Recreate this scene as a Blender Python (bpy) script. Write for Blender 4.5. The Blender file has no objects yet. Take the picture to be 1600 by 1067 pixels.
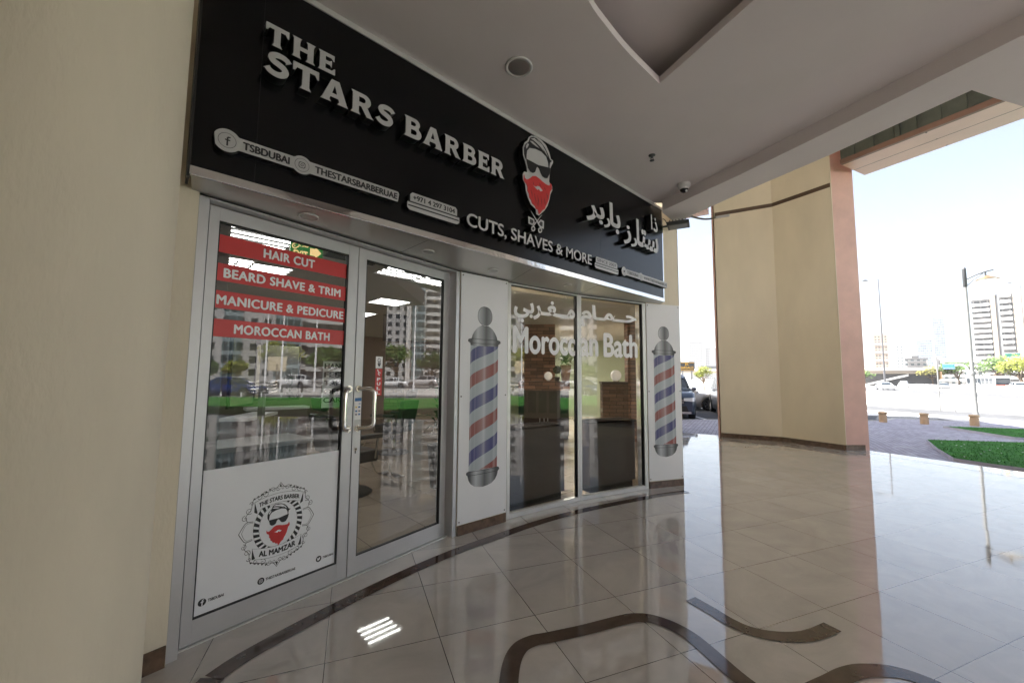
import bpy, bmesh, math, random
from mathutils import Vector, Matrix
from math import sin, cos, tan, radians, pi, sqrt, atan2
random.seed(7)
SC = bpy.context.scene
COL = SC.collection

# ------------------------------------------------------------------ camera
cam = bpy.data.cameras.new("camera")
cam.sensor_width = 36.0
cam.lens = 632.0 / 1600.0 * 36.0
cam.clip_start = 0.05
cam.clip_end = 6000.0
camo = bpy.data.objects.new("camera", cam)
COL.objects.link(camo)
_p, _r = radians(4.714), radians(0.442)
_f = Vector((0, cos(_p), sin(_p))); _u0 = Vector((0, -sin(_p), cos(_p))); _r0 = Vector((1, 0, 0))
_rt = _r0 * cos(_r) + _u0 * sin(_r); _up = -_r0 * sin(_r) + _u0 * cos(_r)
_m = Matrix((_rt, _up, -_f)).transposed().to_4x4()
_m.translation = Vector((0, 0, 1.5))
camo.matrix_world = _m
SC.camera = camo

# ------------------------------------------------------------------ sky, sun, exposure
SUN_AZ, SUN_EL = radians(-74.0), radians(56.0)
world = bpy.data.worlds.new("World")
SC.world = world
world.use_nodes = True
nt = world.node_tree
bg = nt.nodes["Background"]
sky = nt.nodes.new("ShaderNodeTexSky")
sky.sky_type = 'NISHITA'
sky.sun_disc = False
sky.sun_elevation = SUN_EL
sky.sun_rotation = SUN_AZ
sky.air_density = 1.0
sky.dust_density = 3.0
sky.ozone_density = 1.0
hs = nt.nodes.new("ShaderNodeHueSaturation")     # dusty desert air takes most of the blue out
hs.inputs["Saturation"].default_value = 0.68
nt.links.new(sky.outputs[0], hs.inputs["Color"])
nt.links.new(hs.outputs[0], bg.inputs[0])
bg.inputs[1].default_value = 0.055
sun = bpy.data.lights.new("sun", 'SUN')
sun.energy = 5.0
sun.angle = radians(0.5)
sun.color = (1.0, 0.985, 0.965)
suno = bpy.data.objects.new("sun", sun)
COL.objects.link(suno)
_sv = Vector((sin(SUN_AZ) * cos(SUN_EL), cos(SUN_AZ) * cos(SUN_EL), sin(SUN_EL)))
suno.rotation_euler = (-_sv).to_track_quat('-Z', 'Y').to_euler()
suno.location = (-30, 10, 60)
SC.view_settings.view_transform = 'Standard'
SC.view_settings.look = 'None'
SC.view_settings.exposure = 2.62
SC.view_settings.gamma = 1.0
SC.render.engine = 'CYCLES'
SC.cycles.use_denoising = True
SC.cycles.max_bounces = 10
SC.cycles.diffuse_bounces = 6
SC.cycles.glossy_bounces = 5
SC.cycles.transparent_max_bounces = 16
SC.cycles.sample_clamp_indirect = 12.0

# ------------------------------------------------------------------ materials
HAZE = 0.0002
MATS = {}
def lin(c):
    return tuple(((x / 12.92) if x <= 0.04045 else ((x + 0.055) / 1.055) ** 2.4) for x in c)

def mat(name, col, rough=0.5, metal=0.0, var=0.0, vscale=3.0, bump=0.0, bscale=40.0, spec=0.5, emit=None, estr=0.0, coat=0.0, stretch=None):
    """Principled material whose colour wanders a little with two octaves of noise in object space."""
    if name in MATS:
        return MATS[name]
    m = bpy.data.materials.new(name)
    m.use_nodes = True
    t = m.node_tree
    b = t.nodes["Principled BSDF"]
    b.inputs["Base Color"].default_value = (*col, 1)
    b.inputs["Roughness"].default_value = rough
    b.inputs["Metallic"].default_value = metal
    b.inputs["Specular IOR Level"].default_value = spec
    if coat:
        b.inputs["Coat Weight"].default_value = coat
        b.inputs["Coat Roughness"].default_value = 0.05
    if emit:
        b.inputs["Emission Color"].default_value = (*emit, 1)
        b.inputs["Emission Strength"].default_value = estr
    if var or bump:
        g = t.nodes.new("ShaderNodeNewGeometry")
        src = g.outputs["Position"]
        if stretch:
            mp = t.nodes.new("ShaderNodeMapping")
            mp.inputs["Scale"].default_value = stretch
            t.links.new(src, mp.inputs[0]); src = mp.outputs[0]
    if var:
        n = t.nodes.new("ShaderNodeTexNoise")
        n.inputs["Scale"].default_value = vscale
        n.inputs["Detail"].default_value = 6
        n.inputs["Roughness"].default_value = 0.6
        t.links.new(src, n.inputs["Vector"])
        r = t.nodes.new("ShaderNodeValToRGB")
        r.color_ramp.elements[0].position = 0.3
        r.color_ramp.elements[1].position = 0.7
        r.color_ramp.elements[0].color = (*[max(0, c * (1 - var)) for c in col], 1)
        r.color_ramp.elements[1].color = (*[min(1, c * (1 + var)) for c in col], 1)
        t.links.new(n.outputs["Fac"], r.inputs[0])
        t.links.new(r.outputs[0], b.inputs["Base Color"])
    if bump:
        n2 = t.nodes.new("ShaderNodeTexNoise")
        n2.inputs["Scale"].default_value = bscale
        n2.inputs["Detail"].default_value = 5
        t.links.new(src, n2.inputs["Vector"])
        bp = t.nodes.new("ShaderNodeBump")
        bp.inputs["Strength"].default_value = bump
        bp.inputs["Distance"].default_value = 0.01
        t.links.new(n2.outputs["Fac"], bp.inputs["Height"])
        t.links.new(bp.outputs[0], b.inputs["Normal"])
    MATS[name] = m
    return m

def dotn(t, src, vec, off):
    d = t.nodes.new("ShaderNodeVectorMath"); d.operation = 'DOT_PRODUCT'
    d.inputs[1].default_value = vec
    t.links.new(src, d.inputs[0])
    a = t.nodes.new("ShaderNodeMath"); a.operation = 'ADD'; a.inputs[1].default_value = off
    t.links.new(d.outputs["Value"], a.inputs[0])
    return a.outputs[0]

def tile_mat(name, col, size, az, o1, o2, rough, mortar, mcol, var=0.06, tilt=0.0, rowoff=0.0, bh=None, spec=0.5, bump=0.0, vein=True, coat=0.0):
    """Slabs laid on a grid in the ground plane (or any plane given by two axes)."""
    m = bpy.data.materials.new(name); m.use_nodes = True
    t = m.node_tree; b = t.nodes["Principled BSDF"]
    g = t.nodes.new("ShaderNodeNewGeometry")
    if isinstance(az, tuple):
        d, n = az
    else:
        d = (sin(az), cos(az), 0); n = (-cos(az), sin(az), 0)
    x = dotn(t, g.outputs["Position"], d, o1); y = dotn(t, g.outputs["Position"], n, o2)
    cb = t.nodes.new("ShaderNodeCombineXYZ")
    t.links.new(x, cb.inputs[0]); t.links.new(y, cb.inputs[1])
    br = t.nodes.new("ShaderNodeTexBrick")
    br.offset = rowoff; br.squash = 1.0
    br.inputs["Scale"].default_value = 1.0
    br.inputs["Brick Width"].default_value = size
    br.inputs["Row Height"].default_value = bh or size
    br.inputs["Mortar Size"].default_value = mortar
    br.inputs["Mortar Smooth"].default_value = 0.0
    br.inputs["Bias"].default_value = 0.0
    br.inputs["Color1"].default_value = (*[c * (1 - var) for c in col], 1)
    br.inputs["Color2"].default_value = (*[min(1, c * (1 + var)) for c in col], 1)
    br.inputs["Mortar"].default_value = (*mcol, 1)
    t.links.new(cb.outputs[0], br.inputs["Vector"])
    out = br.outputs["Color"]
    if vein:
        no = t.nodes.new("ShaderNodeTexNoise"); no.inputs["Scale"].default_value = 2.3; no.inputs["Detail"].default_value = 9; no.inputs["Roughness"].default_value = 0.65
        no.inputs["Distortion"].default_value = 1.2
        t.links.new(cb.outputs[0], no.inputs["Vector"])
        mr = t.nodes.new("ShaderNodeMapRange"); mr.inputs[1].default_value = 0.3; mr.inputs[2].default_value = 0.7; mr.inputs[3].default_value = 0.88; mr.inputs[4].default_value = 1.1
        t.links.new(no.outputs["Fac"], mr.inputs[0])
        mx = t.nodes.new("ShaderNodeVectorMath"); mx.operation = 'MULTIPLY'
        t.links.new(out, mx.inputs[0]); t.links.new(mr.outputs[0], mx.inputs[1])
        out = mx.outputs[0]
        ro = t.nodes.new("ShaderNodeMapRange"); ro.inputs[1].default_value = 0.35; ro.inputs[2].default_value = 0.75; ro.inputs[3].default_value = rough * 0.35; ro.inputs[4].default_value = rough * 2.4
        t.links.new(no.outputs["Fac"], ro.inputs[0]); t.links.new(ro.outputs[0], b.inputs["Roughness"])
    else:
        b.inputs["Roughness"].default_value = rough
    t.links.new(out, b.inputs["Base Color"])
    b.inputs["Specular IOR Level"].default_value = spec
    if coat:
        b.inputs["Coat Weight"].default_value = coat; b.inputs["Coat Roughness"].default_value = 0.025
    if tilt:
        dv = t.nodes.new("ShaderNodeVectorMath"); dv.operation = 'SCALE'; dv.inputs["Scale"].default_value = 1.0 / size
        t.links.new(cb.outputs[0], dv.inputs[0])
        fl = t.nodes.new("ShaderNodeVectorMath"); fl.operation = 'FLOOR'; t.links.new(dv.outputs[0], fl.inputs[0])
        wn = t.nodes.new("ShaderNodeTexWhiteNoise"); t.links.new(fl.outputs[0], wn.inputs["Vector"])
        sb = t.nodes.new("ShaderNodeVectorMath"); sb.operation = 'SUBTRACT'; sb.inputs[1].default_value = (0.5, 0.5, 0.5); t.links.new(wn.outputs["Color"], sb.inputs[0])
        sl = t.nodes.new("ShaderNodeVectorMath"); sl.operation = 'SCALE'; sl.inputs["Scale"].default_value = tilt; t.links.new(sb.outputs[0], sl.inputs[0])
        ad = t.nodes.new("ShaderNodeVectorMath"); ad.operation = 'ADD'; t.links.new(g.outputs["Normal"], ad.inputs[0]); t.links.new(sl.outputs[0], ad.inputs[1])
        nm = t.nodes.new("ShaderNodeVectorMath"); nm.operation = 'NORMALIZE'; t.links.new(ad.outputs[0], nm.inputs[0])
        t.links.new(nm.outputs[0], b.inputs["Normal"])
    elif bump:
        bp = t.nodes.new("ShaderNodeBump"); bp.inputs["Strength"].default_value = bump; bp.inputs["Distance"].default_value = 0.02
        n2 = t.nodes.new("ShaderNodeTexNoise"); n2.inputs["Scale"].default_value = 14; n2.inputs["Detail"].default_value = 8
        t.links.new(g.outputs["Position"], n2.inputs["Vector"])
        su = t.nodes.new("ShaderNodeMath"); su.operation = 'SUBTRACT'
        t.links.new(n2.outputs["Fac"], su.inputs[0]); t.links.new(br.outputs["Fac"], su.inputs[1])
        t.links.new(su.outputs[0], bp.inputs["Height"]); t.links.new(bp.outputs[0], b.inputs["Normal"])
    return m

def glass_mat(name, tint, gain=1.7, rough=0.0):
    m = bpy.data.materials.new(name); m.use_nodes = True
    t = m.node_tree
    for n in list(t.nodes):
        if n.type == 'BSDF_PRINCIPLED': t.nodes.remove(n)
    o = t.nodes["Material Output"]
    tr = t.nodes.new("ShaderNodeBsdfTransparent"); tr.inputs[0].default_value = (*tint, 1)
    gl = t.nodes.new("ShaderNodeBsdfGlossy"); gl.inputs["Roughness"].default_value = rough
    fr = t.nodes.new("ShaderNodeFresnel"); fr.inputs[0].default_value = 1.5
    mu = t.nodes.new("ShaderNodeMath"); mu.operation = 'MULTIPLY'; mu.inputs[1].default_value = gain; mu.use_clamp = True
    ge = t.nodes.new("ShaderNodeNewGeometry")
    inv = t.nodes.new("ShaderNodeMath"); inv.operation = 'SUBTRACT'; inv.inputs[0].default_value = 1.0
    t.links.new(ge.outputs["Backfacing"], inv.inputs[1])
    m2 = t.nodes.new("ShaderNodeMath"); m2.operation = 'MULTIPLY'
    t.links.new(fr.outputs[0], mu.inputs[0]); t.links.new(mu.outputs[0], m2.inputs[0]); t.links.new(inv.outputs[0], m2.inputs[1])
    mx = t.nodes.new("ShaderNodeMixShader")
    t.links.new(m2.outputs[0], mx.inputs[0]); t.links.new(tr.outputs[0], mx.inputs[1]); t.links.new(gl.outputs[0], mx.inputs[2])
    t.links.new(mx.outputs[0], o.inputs[0])
    return m

TAZ = radians(68.6)
M_FLOOR = tile_mat("polished_tile", (0.57, 0.53, 0.49), 0.6, TAZ, -0.52 + 60, -0.03 + 60, 0.035, 0.0022, (0.07, 0.055, 0.045), var=0.05, tilt=0.006, spec=0.8, coat=0.55)
M_INLAY = mat("brown_marble", (0.075, 0.046, 0.036), 0.07, var=0.3, vscale=9, spec=0.7)
M_SKIRT = mat("brown_skirting_marble", (0.12, 0.075, 0.05), 0.22, var=0.4, vscale=14)
M_CREAM = mat("cream_plaster", (0.72, 0.645, 0.505), 0.75, var=0.075, vscale=1.6, bump=0.25, bscale=60, stretch=(1.0, 1.0, 0.35))
M_CREAM2 = mat("pillar_plaster", (0.71, 0.62, 0.47), 0.8, var=0.085, vscale=1.0, bump=0.25, bscale=50, stretch=(1.0, 1.0, 0.4))
M_PINK = mat("salmon_paint", (0.64, 0.40, 0.335), 0.6, var=0.09, vscale=2.5, bump=0.1, bscale=50)
M_BEAM = mat("salmon_cladding", (0.66, 0.43, 0.33), 0.45, var=0.06, vscale=1.5)
M_BEAMD = mat("brown_lip", (0.20, 0.105, 0.07), 0.6, var=0.15, vscale=3)
M_BAND = mat("brown_band_paint", (0.10, 0.06, 0.035), 0.6, var=0.1)
M_CEIL = mat("ceiling_paint", (0.77, 0.71, 0.70), 0.85, var=0.045, vscale=0.9, bump=0.08, bscale=12)
M_SOFF = mat("soffit_panel", (0.50, 0.48, 0.46), 0.28, metal=0.55, var=0.05, vscale=2)
M_ALU = mat("grey_aluminium", (0.52, 0.515, 0.52), 0.34, metal=0.35, var=0.04, vscale=6)
M_ALU2 = mat("light_aluminium", (0.62, 0.62, 0.60), 0.3, metal=0.35, var=0.04, vscale=6)
M_CHROME = mat("mirror_trim", (0.80, 0.79, 0.77), 0.09, metal=1.0, bump=0.25, bscale=7)
M_LREF = mat("lamp_cup", (0.5, 0.5, 0.48), 0.45, metal=0.9)
M_STEEL = mat("polished_steel", (0.78, 0.75, 0.70), 0.12, metal=1.0)
M_GASKET = mat("black_gasket", (0.012, 0.012, 0.013), 0.5)
M_BLACK = mat("black_acrylic", (0.004, 0.004, 0.005), 0.22, var=0.2, vscale=2, spec=0.35)
M_BLACKSIDE = mat("black_return", (0.012, 0.012, 0.013), 0.4)
M_LETTER = mat("pale_letter_face", (0.47, 0.465, 0.46), 0.42, var=0.04, vscale=4)
M_RED = mat("red_letter_face", (0.56, 0.035, 0.035), 0.4, var=0.08, vscale=20)
M_FILM = mat("white_film", (0.80, 0.81, 0.83), 0.32, var=0.02, vscale=3)
M_STRIPE = mat("red_sticker", (0.60, 0.035, 0.035), 0.35, var=0.04, vscale=8)
M_STICK = mat("white_sticker", (0.86, 0.86, 0.86), 0.35)
M_PRINTBLK = mat("black_print", (0.012, 0.012, 0.014), 0.4)
M_PANEL = mat("white_panel", (0.80, 0.80, 0.81), 0.35, var=0.02, vscale=2)
M_SCREW = mat("dark_screw", (0.10, 0.095, 0.09), 0.4, metal=0.8)
M_GLASS = glass_mat("door_glass", (0.78, 0.79, 0.78), gain=2.1)
M_GLASSW = glass_mat("window_glass", (0.84, 0.85, 0.83), gain=2.1)
M_DARKG = mat("dark_lamp_glass", (0.03, 0.033, 0.03), 0.45)
M_GREYPL = mat("grey_plastic", (0.62, 0.61, 0.60), 0.45)
M_DKMETAL = mat("dark_painted_metal", (0.045, 0.047, 0.05), 0.45, var=0.1)
M_PAVE = tile_mat("block_paving", (0.40, 0.39, 0.46), 0.22, radians(30), 50, 50, 0.8, 0.006, (0.16, 0.15, 0.17), var=0.14, rowoff=0.5, bh=0.11, spec=0.2, bump=0.3, vein=True)
M_PAVEK = mat("paving_edge", (0.46, 0.45, 0.51), 0.8, var=0.12, vscale=3)
M_KERB = mat("kerb_concrete", (0.50, 0.49, 0.47), 0.8, var=0.1, vscale=2, bump=0.2)
M_ASPH = mat("asphalt", (0.065, 0.065, 0.067), 0.85, var=0.22, vscale=1.2, bump=0.4, bscale=80)
M_PARK = mat("parking_asphalt", (0.075, 0.077, 0.085), 0.85, var=0.2, vscale=1.5, bump=0.4, bscale=80)
M_ROAD = mat("pale_asphalt", (0.075, 0.075, 0.076), 0.85, var=0.15, vscale=0.3, bump=0.3, bscale=30)
M_SAND = mat("sand_ground", (0.50, 0.48, 0.45), 0.95, var=0.14, vscale=0.12, bump=0.5, bscale=3)
M_PAINT = mat("road_paint", (0.78, 0.78, 0.76), 0.7, var=0.12, vscale=6)
M_GRASS = mat("lawn_base", (0.045, 0.165, 0.03), 0.9, var=0.35, vscale=3.5, bump=0.6, bscale=30, spec=0.15)
M_BLADE = mat("grass_blade", (0.05, 0.18, 0.032), 0.7, var=0.45, vscale=2.0, spec=0.2)
M_ITILE = tile_mat("shop_tile", (0.50, 0.42, 0.34), 0.6, radians(47), 50, 50, 0.12, 0.003, (0.10, 0.085, 0.07), var=0.05, spec=0.6)
M_IWALL = mat("shop_wall_paint", (0.30, 0.285, 0.27), 0.8, var=0.03)
M_IGREEN = mat("pale_green_wall", (0.34, 0.38, 0.27), 0.8, var=0.04)
M_IPINK = mat("pale_pink_wall", (0.24, 0.18, 0.17), 0.8, var=0.04)
M_ICEIL = mat("shop_ceiling", (0.50, 0.49, 0.47), 0.85, var=0.03)
M_MAROON = mat("maroon_laminate", (0.028, 0.013, 0.013), 0.35, var=0.2, vscale=2)
M_WENGE = mat("dark_lacquer", (0.025, 0.013, 0.010), 0.4, var=0.3, vscale=4)
M_DKGREEN = mat("dark_glass_tile", (0.022, 0.03, 0.028), 0.12, var=0.3, vscale=5)
M_TUBE = mat("lit_tube", (0.9, 0.9, 0.9), 0.5, emit=(1.0, 0.98, 0.95), estr=5.5)
M_REFLECTOR = mat("lamp_reflector", (0.16, 0.16, 0.16), 0.5)
M_GLOBE = mat("opal_globe", (0.80, 0.77, 0.72), 0.25, emit=(1.0, 0.9, 0.8), estr=0.06)
M_VINYL = mat("black_vinyl", (0.014, 0.013, 0.013), 0.35, var=0.2)
M_LEAFD = mat("plant_leaf", (0.045, 0.085, 0.025), 0.5, var=0.4, vscale=9)
M_TERRA = mat("terracotta_planter", (0.34, 0.20, 0.13), 0.6, var=0.15, vscale=5)
M_EXITG = mat("exit_green", (0.02, 0.17, 0.04), 0.4, emit=(0.02, 0.2, 0.04), estr=0.15)
M_EXITT = mat("exit_text", (0.8, 0.62, 0.32), 0.5, emit=(0.9, 0.62, 0.28), estr=0.25)
def brick_mat(name, axes, bw, bh, c, mort):
    return tile_mat(name, c, bw, axes, 50.0, 50.0, 0.8, mort, (0.03, 0.02, 0.015), var=0.45, rowoff=0.5, bh=bh, spec=0.25, bump=0.8)

# ------------------------------------------------------------------ mesh building
class Ctx:
    origin = Vector((0, 0, 0))
ctx = Ctx()

def setp(o, label=None, cat=None, group=None, kind=None):
    if label: o["label"] = label
    if cat: o["category"] = cat
    if group: o["group"] = group
    if kind: o["kind"] = kind
    return o

def thing(name, label, cat, loc, group=None):
    o = bpy.data.objects.new(name, None)
    o.empty_display_size = 0.2
    COL.objects.link(o)
    o.location = loc
    ctx.origin = Vector(loc)
    return setp(o, label, cat, group)

class MB:
    """Collects faces (with a material slot each) in world coordinates."""
    def __init__(s):
        s.v = []; s.f = []; s.m = []; s.sm = []
    def add(s, vs, fs, mi=0, smooth=False):
        k = len(s.v)
        s.v += [tuple(v) for v in vs]
        for f in fs:
            s.f.append([i + k for i in f]); s.m.append(mi); s.sm.append(smooth)
    def hexa(s, p, mi=0):
        """p: 4 bottom corners (ccw) then 4 top corners."""
        s.add(p, [(0, 3, 2, 1), (4, 5, 6, 7), (0, 1, 5, 4), (1, 2, 6, 5), (2, 3, 7, 6), (3, 0, 4, 7)], mi)
    def box(s, x0, x1, y0, y1, z0, z1, mi=0):
        s.hexa([(x0, y0, z0), (x1, y0, z0), (x1, y1, z0), (x0, y1, z0), (x0, y0, z1), (x1, y0, z1), (x1, y1, z1), (x0, y1, z1)], mi)
    def prism(s, poly, z0, z1, mi=0, zf=None):
        """vertical prism over an xy polygon (ccw); zf(x,y) adds ground height."""
        n = len(poly); zf = zf or (lambda x, y: 0)
        vs = [(x, y, z0 + zf(x, y)) for x, y in poly] + [(x, y, z1 + zf(x, y)) for x, y in poly]
        s.add(vs, [tuple(range(n - 1, -1, -1)), tuple(range(n, 2 * n))] + [(i, (i + 1) % n, n + (i + 1) % n, n + i) for i in range(n)], mi)
    def tube(s, pts, r, n=10, mi=0, cap=True, smooth=True):
        pts = [Vector(p) for p in pts]
        rs = r if isinstance(r, (list, tuple)) else [r] * len(pts)
        rings = []
        prev = None
        for i, p in enumerate(pts):
            if i == 0: d = pts[1] - p
            elif i == len(pts) - 1: d = p - pts[-2]
            else: d = (pts[i + 1] - p).normalized() + (p - pts[i - 1]).normalized()
            d.normalize()
            a = prev if prev is not None else (Vector((0, 0, 1)) if abs(d.z) < 0.9 else Vector((1, 0, 0)))
            a = a - d * a.dot(d)
            if a.length < 1e-6: a = d.orthogonal()
            a.normalize(); prev = a
            b = d.cross(a)
            rings.append([p + (a * cos(2 * pi * k / n) + b * sin(2 * pi * k / n)) * rs[i] for k in range(n)])
        vs = [v for rg in rings for v in rg]
        fs = []
        for i in range(len(pts) - 1):
            for k in range(n):
                fs.append((i * n + k, i * n + (k + 1) % n, (i + 1) * n + (k + 1) % n, (i + 1) * n + k))
        s.add(vs, fs, mi, smooth)
        if cap:
            s.add(rings[0], [tuple(range(n - 1, -1, -1))], mi)
            s.add(rings[-1], [tuple(range(n))], mi)
    def lathe(s, cx, cy, prof, n=24, mi=0, smooth=True, tr=None):
        """prof: list of (radius, z). tr: optional function applied to each point."""
        vs = []
        for r, z in prof:
            for k in range(n):
                a = 2 * pi * k / n
                p = (cx + r * cos(a), cy + r * sin(a), z)
                vs.append(tr(p) if tr else p)
        fs = []
        for i in range(len(prof) - 1):
            for k in range(n):
                fs.append((i * n + k, i * n + (k + 1) % n, (i + 1) * n + (k + 1) % n, (i + 1) * n + k))
        s.add(vs, fs, mi, smooth)
        if prof[0][0] > 1e-4: s.add(vs[:n], [tuple(range(n - 1, -1, -1))], mi)
        if prof[-1][0] > 1e-4: s.add(vs[-n:], [tuple(range(n))], mi)
    def build(s, name, mats, parent=None, bevel=0.0, fixn=True):
        if not isinstance(mats, (list, tuple)): mats = [mats]
        o0 = ctx.origin if parent is not None else (ctx.origin if s.__dict__.get('top') else Vector((0, 0, 0)))
        me = bpy.data.meshes.new(name)
        me.from_pydata([tuple(Vector(v) - o0) for v in s.v], [], s.f)
        for m in mats: me.materials.append(m)
        me.polygons.foreach_set("material_index", s.m)
        me.polygons.foreach_set("use_smooth", s.sm)
        if fixn:
            bm = bmesh.new(); bm.from_mesh(me)
            bmesh.ops.recalc_face_normals(bm, faces=bm.faces)
            bm.to_mesh(me); bm.free()
        me.update()
        o = bpy.data.objects.new(name, me)
        COL.objects.link(o)
        if parent is not None: o.parent = parent
        if bevel:
            bv = o.modifiers.new("bevel", 'BEVEL'); bv.width = bevel; bv.segments = 2; bv.limit_method = 'ANGLE'
        return o
    def top(s): return s

def single(mb, name, mats, label, cat, loc, group=None, bevel=0.0, fixn=True):
    """a thing that is one mesh, origin at loc"""
    ctx.origin = Vector(loc)
    me = mb.build(name, mats, None, bevel, fixn)
    L = Vector(loc)
    me.data.transform(Matrix.Translation(-L)); me.location = L
    return setp(me, label, cat, group)

def struct(mb, name, mats, kind="structure", fixn=True):
    o = mb.build(name, mats, None, 0.0, fixn)
    o["kind"] = kind
    return o

def copy_tree(o, parent=None):
    c = o.copy(); COL.objects.link(c)
    if parent is not None:
        c.parent = parent
    for ch in list(o.children):
        copy_tree(ch, c)
    return c

class Fr:
    """A vertical plane: u along, z up, off outwards (towards the walkway)."""
    def __init__(s, a, b):
        a = Vector((a[0], a[1])); b = Vector((b[0], b[1]))
        s.o = a; s.L = (b - a).length; s.d = (b - a).normalized(); s.n = Vector((s.d.y, -s.d.x))
    def P(s, u, z, off=0.0):
        q = s.o + s.d * u + s.n * off
        return (q.x, q.y, z)
    def box(s, mb, u0, u1, z0, z1, f0, f1, mi=0):
        mb.hexa([s.P(u0, z0, f1), s.P(u1, z0, f1), s.P(u1, z0, f0), s.P(u0, z0, f0), s.P(u0, z1, f1), s.P(u1, z1, f1), s.P(u1, z1, f0), s.P(u0, z1, f0)], mi)

def curve_mesh(splines, ext, bevel=0.0):
    """2-D outlines (even-odd filled) to mesh arrays, depth -ext..ext."""
    c = bpy.data.curves.new("outline", 'CURVE'); c.dimensions = '2D'; c.fill_mode = 'BOTH'; c.extrude = ext
    for sp in splines:
        s = c.splines.new('POLY'); s.points.add(len(sp) - 1); s.use_cyclic_u = True
        for p, q in zip(s.points, sp): p.co = (q[0], q[1], 0, 1)
    o = bpy.data.objects.new("outline", c)
    me = bpy.data.meshes.new_from_object(o)
    out = ([tuple(v.co) for v in me.vertices], [tuple(p.vertices) for p in me.polygons], [p.normal.z for p in me.polygons])
    bpy.data.meshes.remove(me); bpy.data.objects.remove(o); bpy.data.curves.remove(c)
    return out

def text_mesh(body, ext=0.0, bold=0.0, space=1.0):
    c = bpy.data.curves.new("words", 'FONT'); c.body = body; c.extrude = ext; c.offset = bold; c.space_character = space
    c.resolution_u = 5
    o = bpy.data.objects.new("words", c)
    me = bpy.data.meshes.new_from_object(o)
    out = ([tuple(v.co) for v in me.vertices], [tuple(p.vertices) for p in me.polygons], [p.normal.z for p in me.polygons])
    bpy.data.meshes.remove(me); bpy.data.objects.remove(o); bpy.data.curves.remove(c)
    return out

def put(mb, fr, arr, su, sz, u0, z0, off, depth=None, mi=0, mside=None, warp=None):
    """place mesh arrays (x,y,depth) on a frame: x*su+u0 along, y*sz+z0 up; depth 0..1 scaled."""
    vs, fs, nz = arr
    zs = [v[2] for v in vs]; zl, zh = min(zs), max(zs)
    out = []
    for x, y, z in vs:
        k = 0 if zh - zl < 1e-9 else (z - zl) / (zh - zl)
        uu, zz = x * su + u0, y * sz + z0
        if warp: uu, zz = warp(uu, zz)
        out.append(fr.P(uu, zz, off + (depth or 0) * k))
    k = len(mb.v); mb.v += out
    for f, n in zip(fs, nz):
        mb.f.append([i + k for i in f]); mb.sm.append(False)
        mb.m.append(mi if (mside is None or abs(n) > 0.5) else mside)

def fit_text(mb, fr, body, u0, u1, z0, z1, off, bold=0.0, space=1.0, depth=0.0, mi=0, mside=None, warp=None):
    extra = ()
    if bold > .018 and all(ord(ch) < 128 for ch in body):     # heavy weight: thin outset plus two sideways copies
        e = bold * 1.45; extra = ((-e, 0), (e, 0), (0, e * .7), (0, -e * .7)); bold = 0.0
    arr = text_mesh(body, 0.05 if depth else 0.0, bold, space)
    xs = [v[0] for v in arr[0]]; ys = [v[1] for v in arr[0]]
    su = (u1 - u0) / (max(xs) - min(xs)); sz = (z1 - z0) / (max(ys) - min(ys))
    put(mb, fr, arr, su, sz, u0 - min(xs) * su, z0 - min(ys) * sz, off, depth, mi, mside, warp)
    for k, (dx, dy) in enumerate(extra):
        put(mb, fr, arr, su, sz, u0 - min(xs) * su + dx * su, z0 - min(ys) * sz + dy * sz, off + .0002 * (k + 1), depth, mi, mside, warp)

def put_poly(mb, fr, splines, off, depth=0.0, mi=0, mside=None, warp=None):
    arr = curve_mesh(splines, 0.05 if depth else 0.0)
    put(mb, fr, arr, 1, 1, 0, 0, off, depth, mi, mside, warp)

def stroke(pts, w):
    """outline of a thin line along 2-D points"""
    L = []; R = []
    for i, p in enumerate(pts):
        a = pts[max(0, i - 1)]; b = pts[min(len(pts) - 1, i + 1)]
        dx, dy = b[0] - a[0], b[1] - a[1]; l = sqrt(dx * dx + dy * dy) or 1
        ww = w[i] if isinstance(w, list) else w
        L.append((p[0] - dy / l * ww, p[1] + dx / l * ww)); R.append((p[0] + dy / l * ww, p[1] - dx / l * ww))
    return L + R[::-1]

def smooth_pts(pts, n=6, closed=False):
    out = []; N = len(pts)
    for i in range(N if closed else N - 1):
        g = (lambda k: pts[k % N]) if closed else (lambda k: pts[min(max(k, 0), N - 1)])
        p0, p1, p2, p3 = g(i - 1), g(i), g(i + 1), g(i + 2)
        for k in range(n):
            t = k / n
            out.append(tuple(0.5 * (2 * p1[j] + (p2[j] - p0[j]) * t + (2 * p0[j] - 5 * p1[j] + 4 * p2[j] - p3[j]) * t * t + (3 * p1[j] - p0[j] - 3 * p2[j] + p3[j]) * t ** 3) for j in range(len(p1))))
    if not closed: out.append(pts[-1])
    return out

def circle_pts(cx, cy, rx, ry=None, n=28, a0=0, a1=2 * pi):
    ry = ry or rx
    return [(cx + rx * cos(a0 + (a1 - a0) * k / n), cy + ry * sin(a0 + (a1 - a0) * k / n)) for k in range(n if abs(a1 - a0 - 2 * pi) < 1e-6 else n + 1)]

# ================================================================== the ground
def gz(x, y):
    """the land falls very gently away from the building"""
    return -0.2 - 0.0068 * max(0.0, min(sqrt(x * x + y * y), 600.0) - 15.0)

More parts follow.
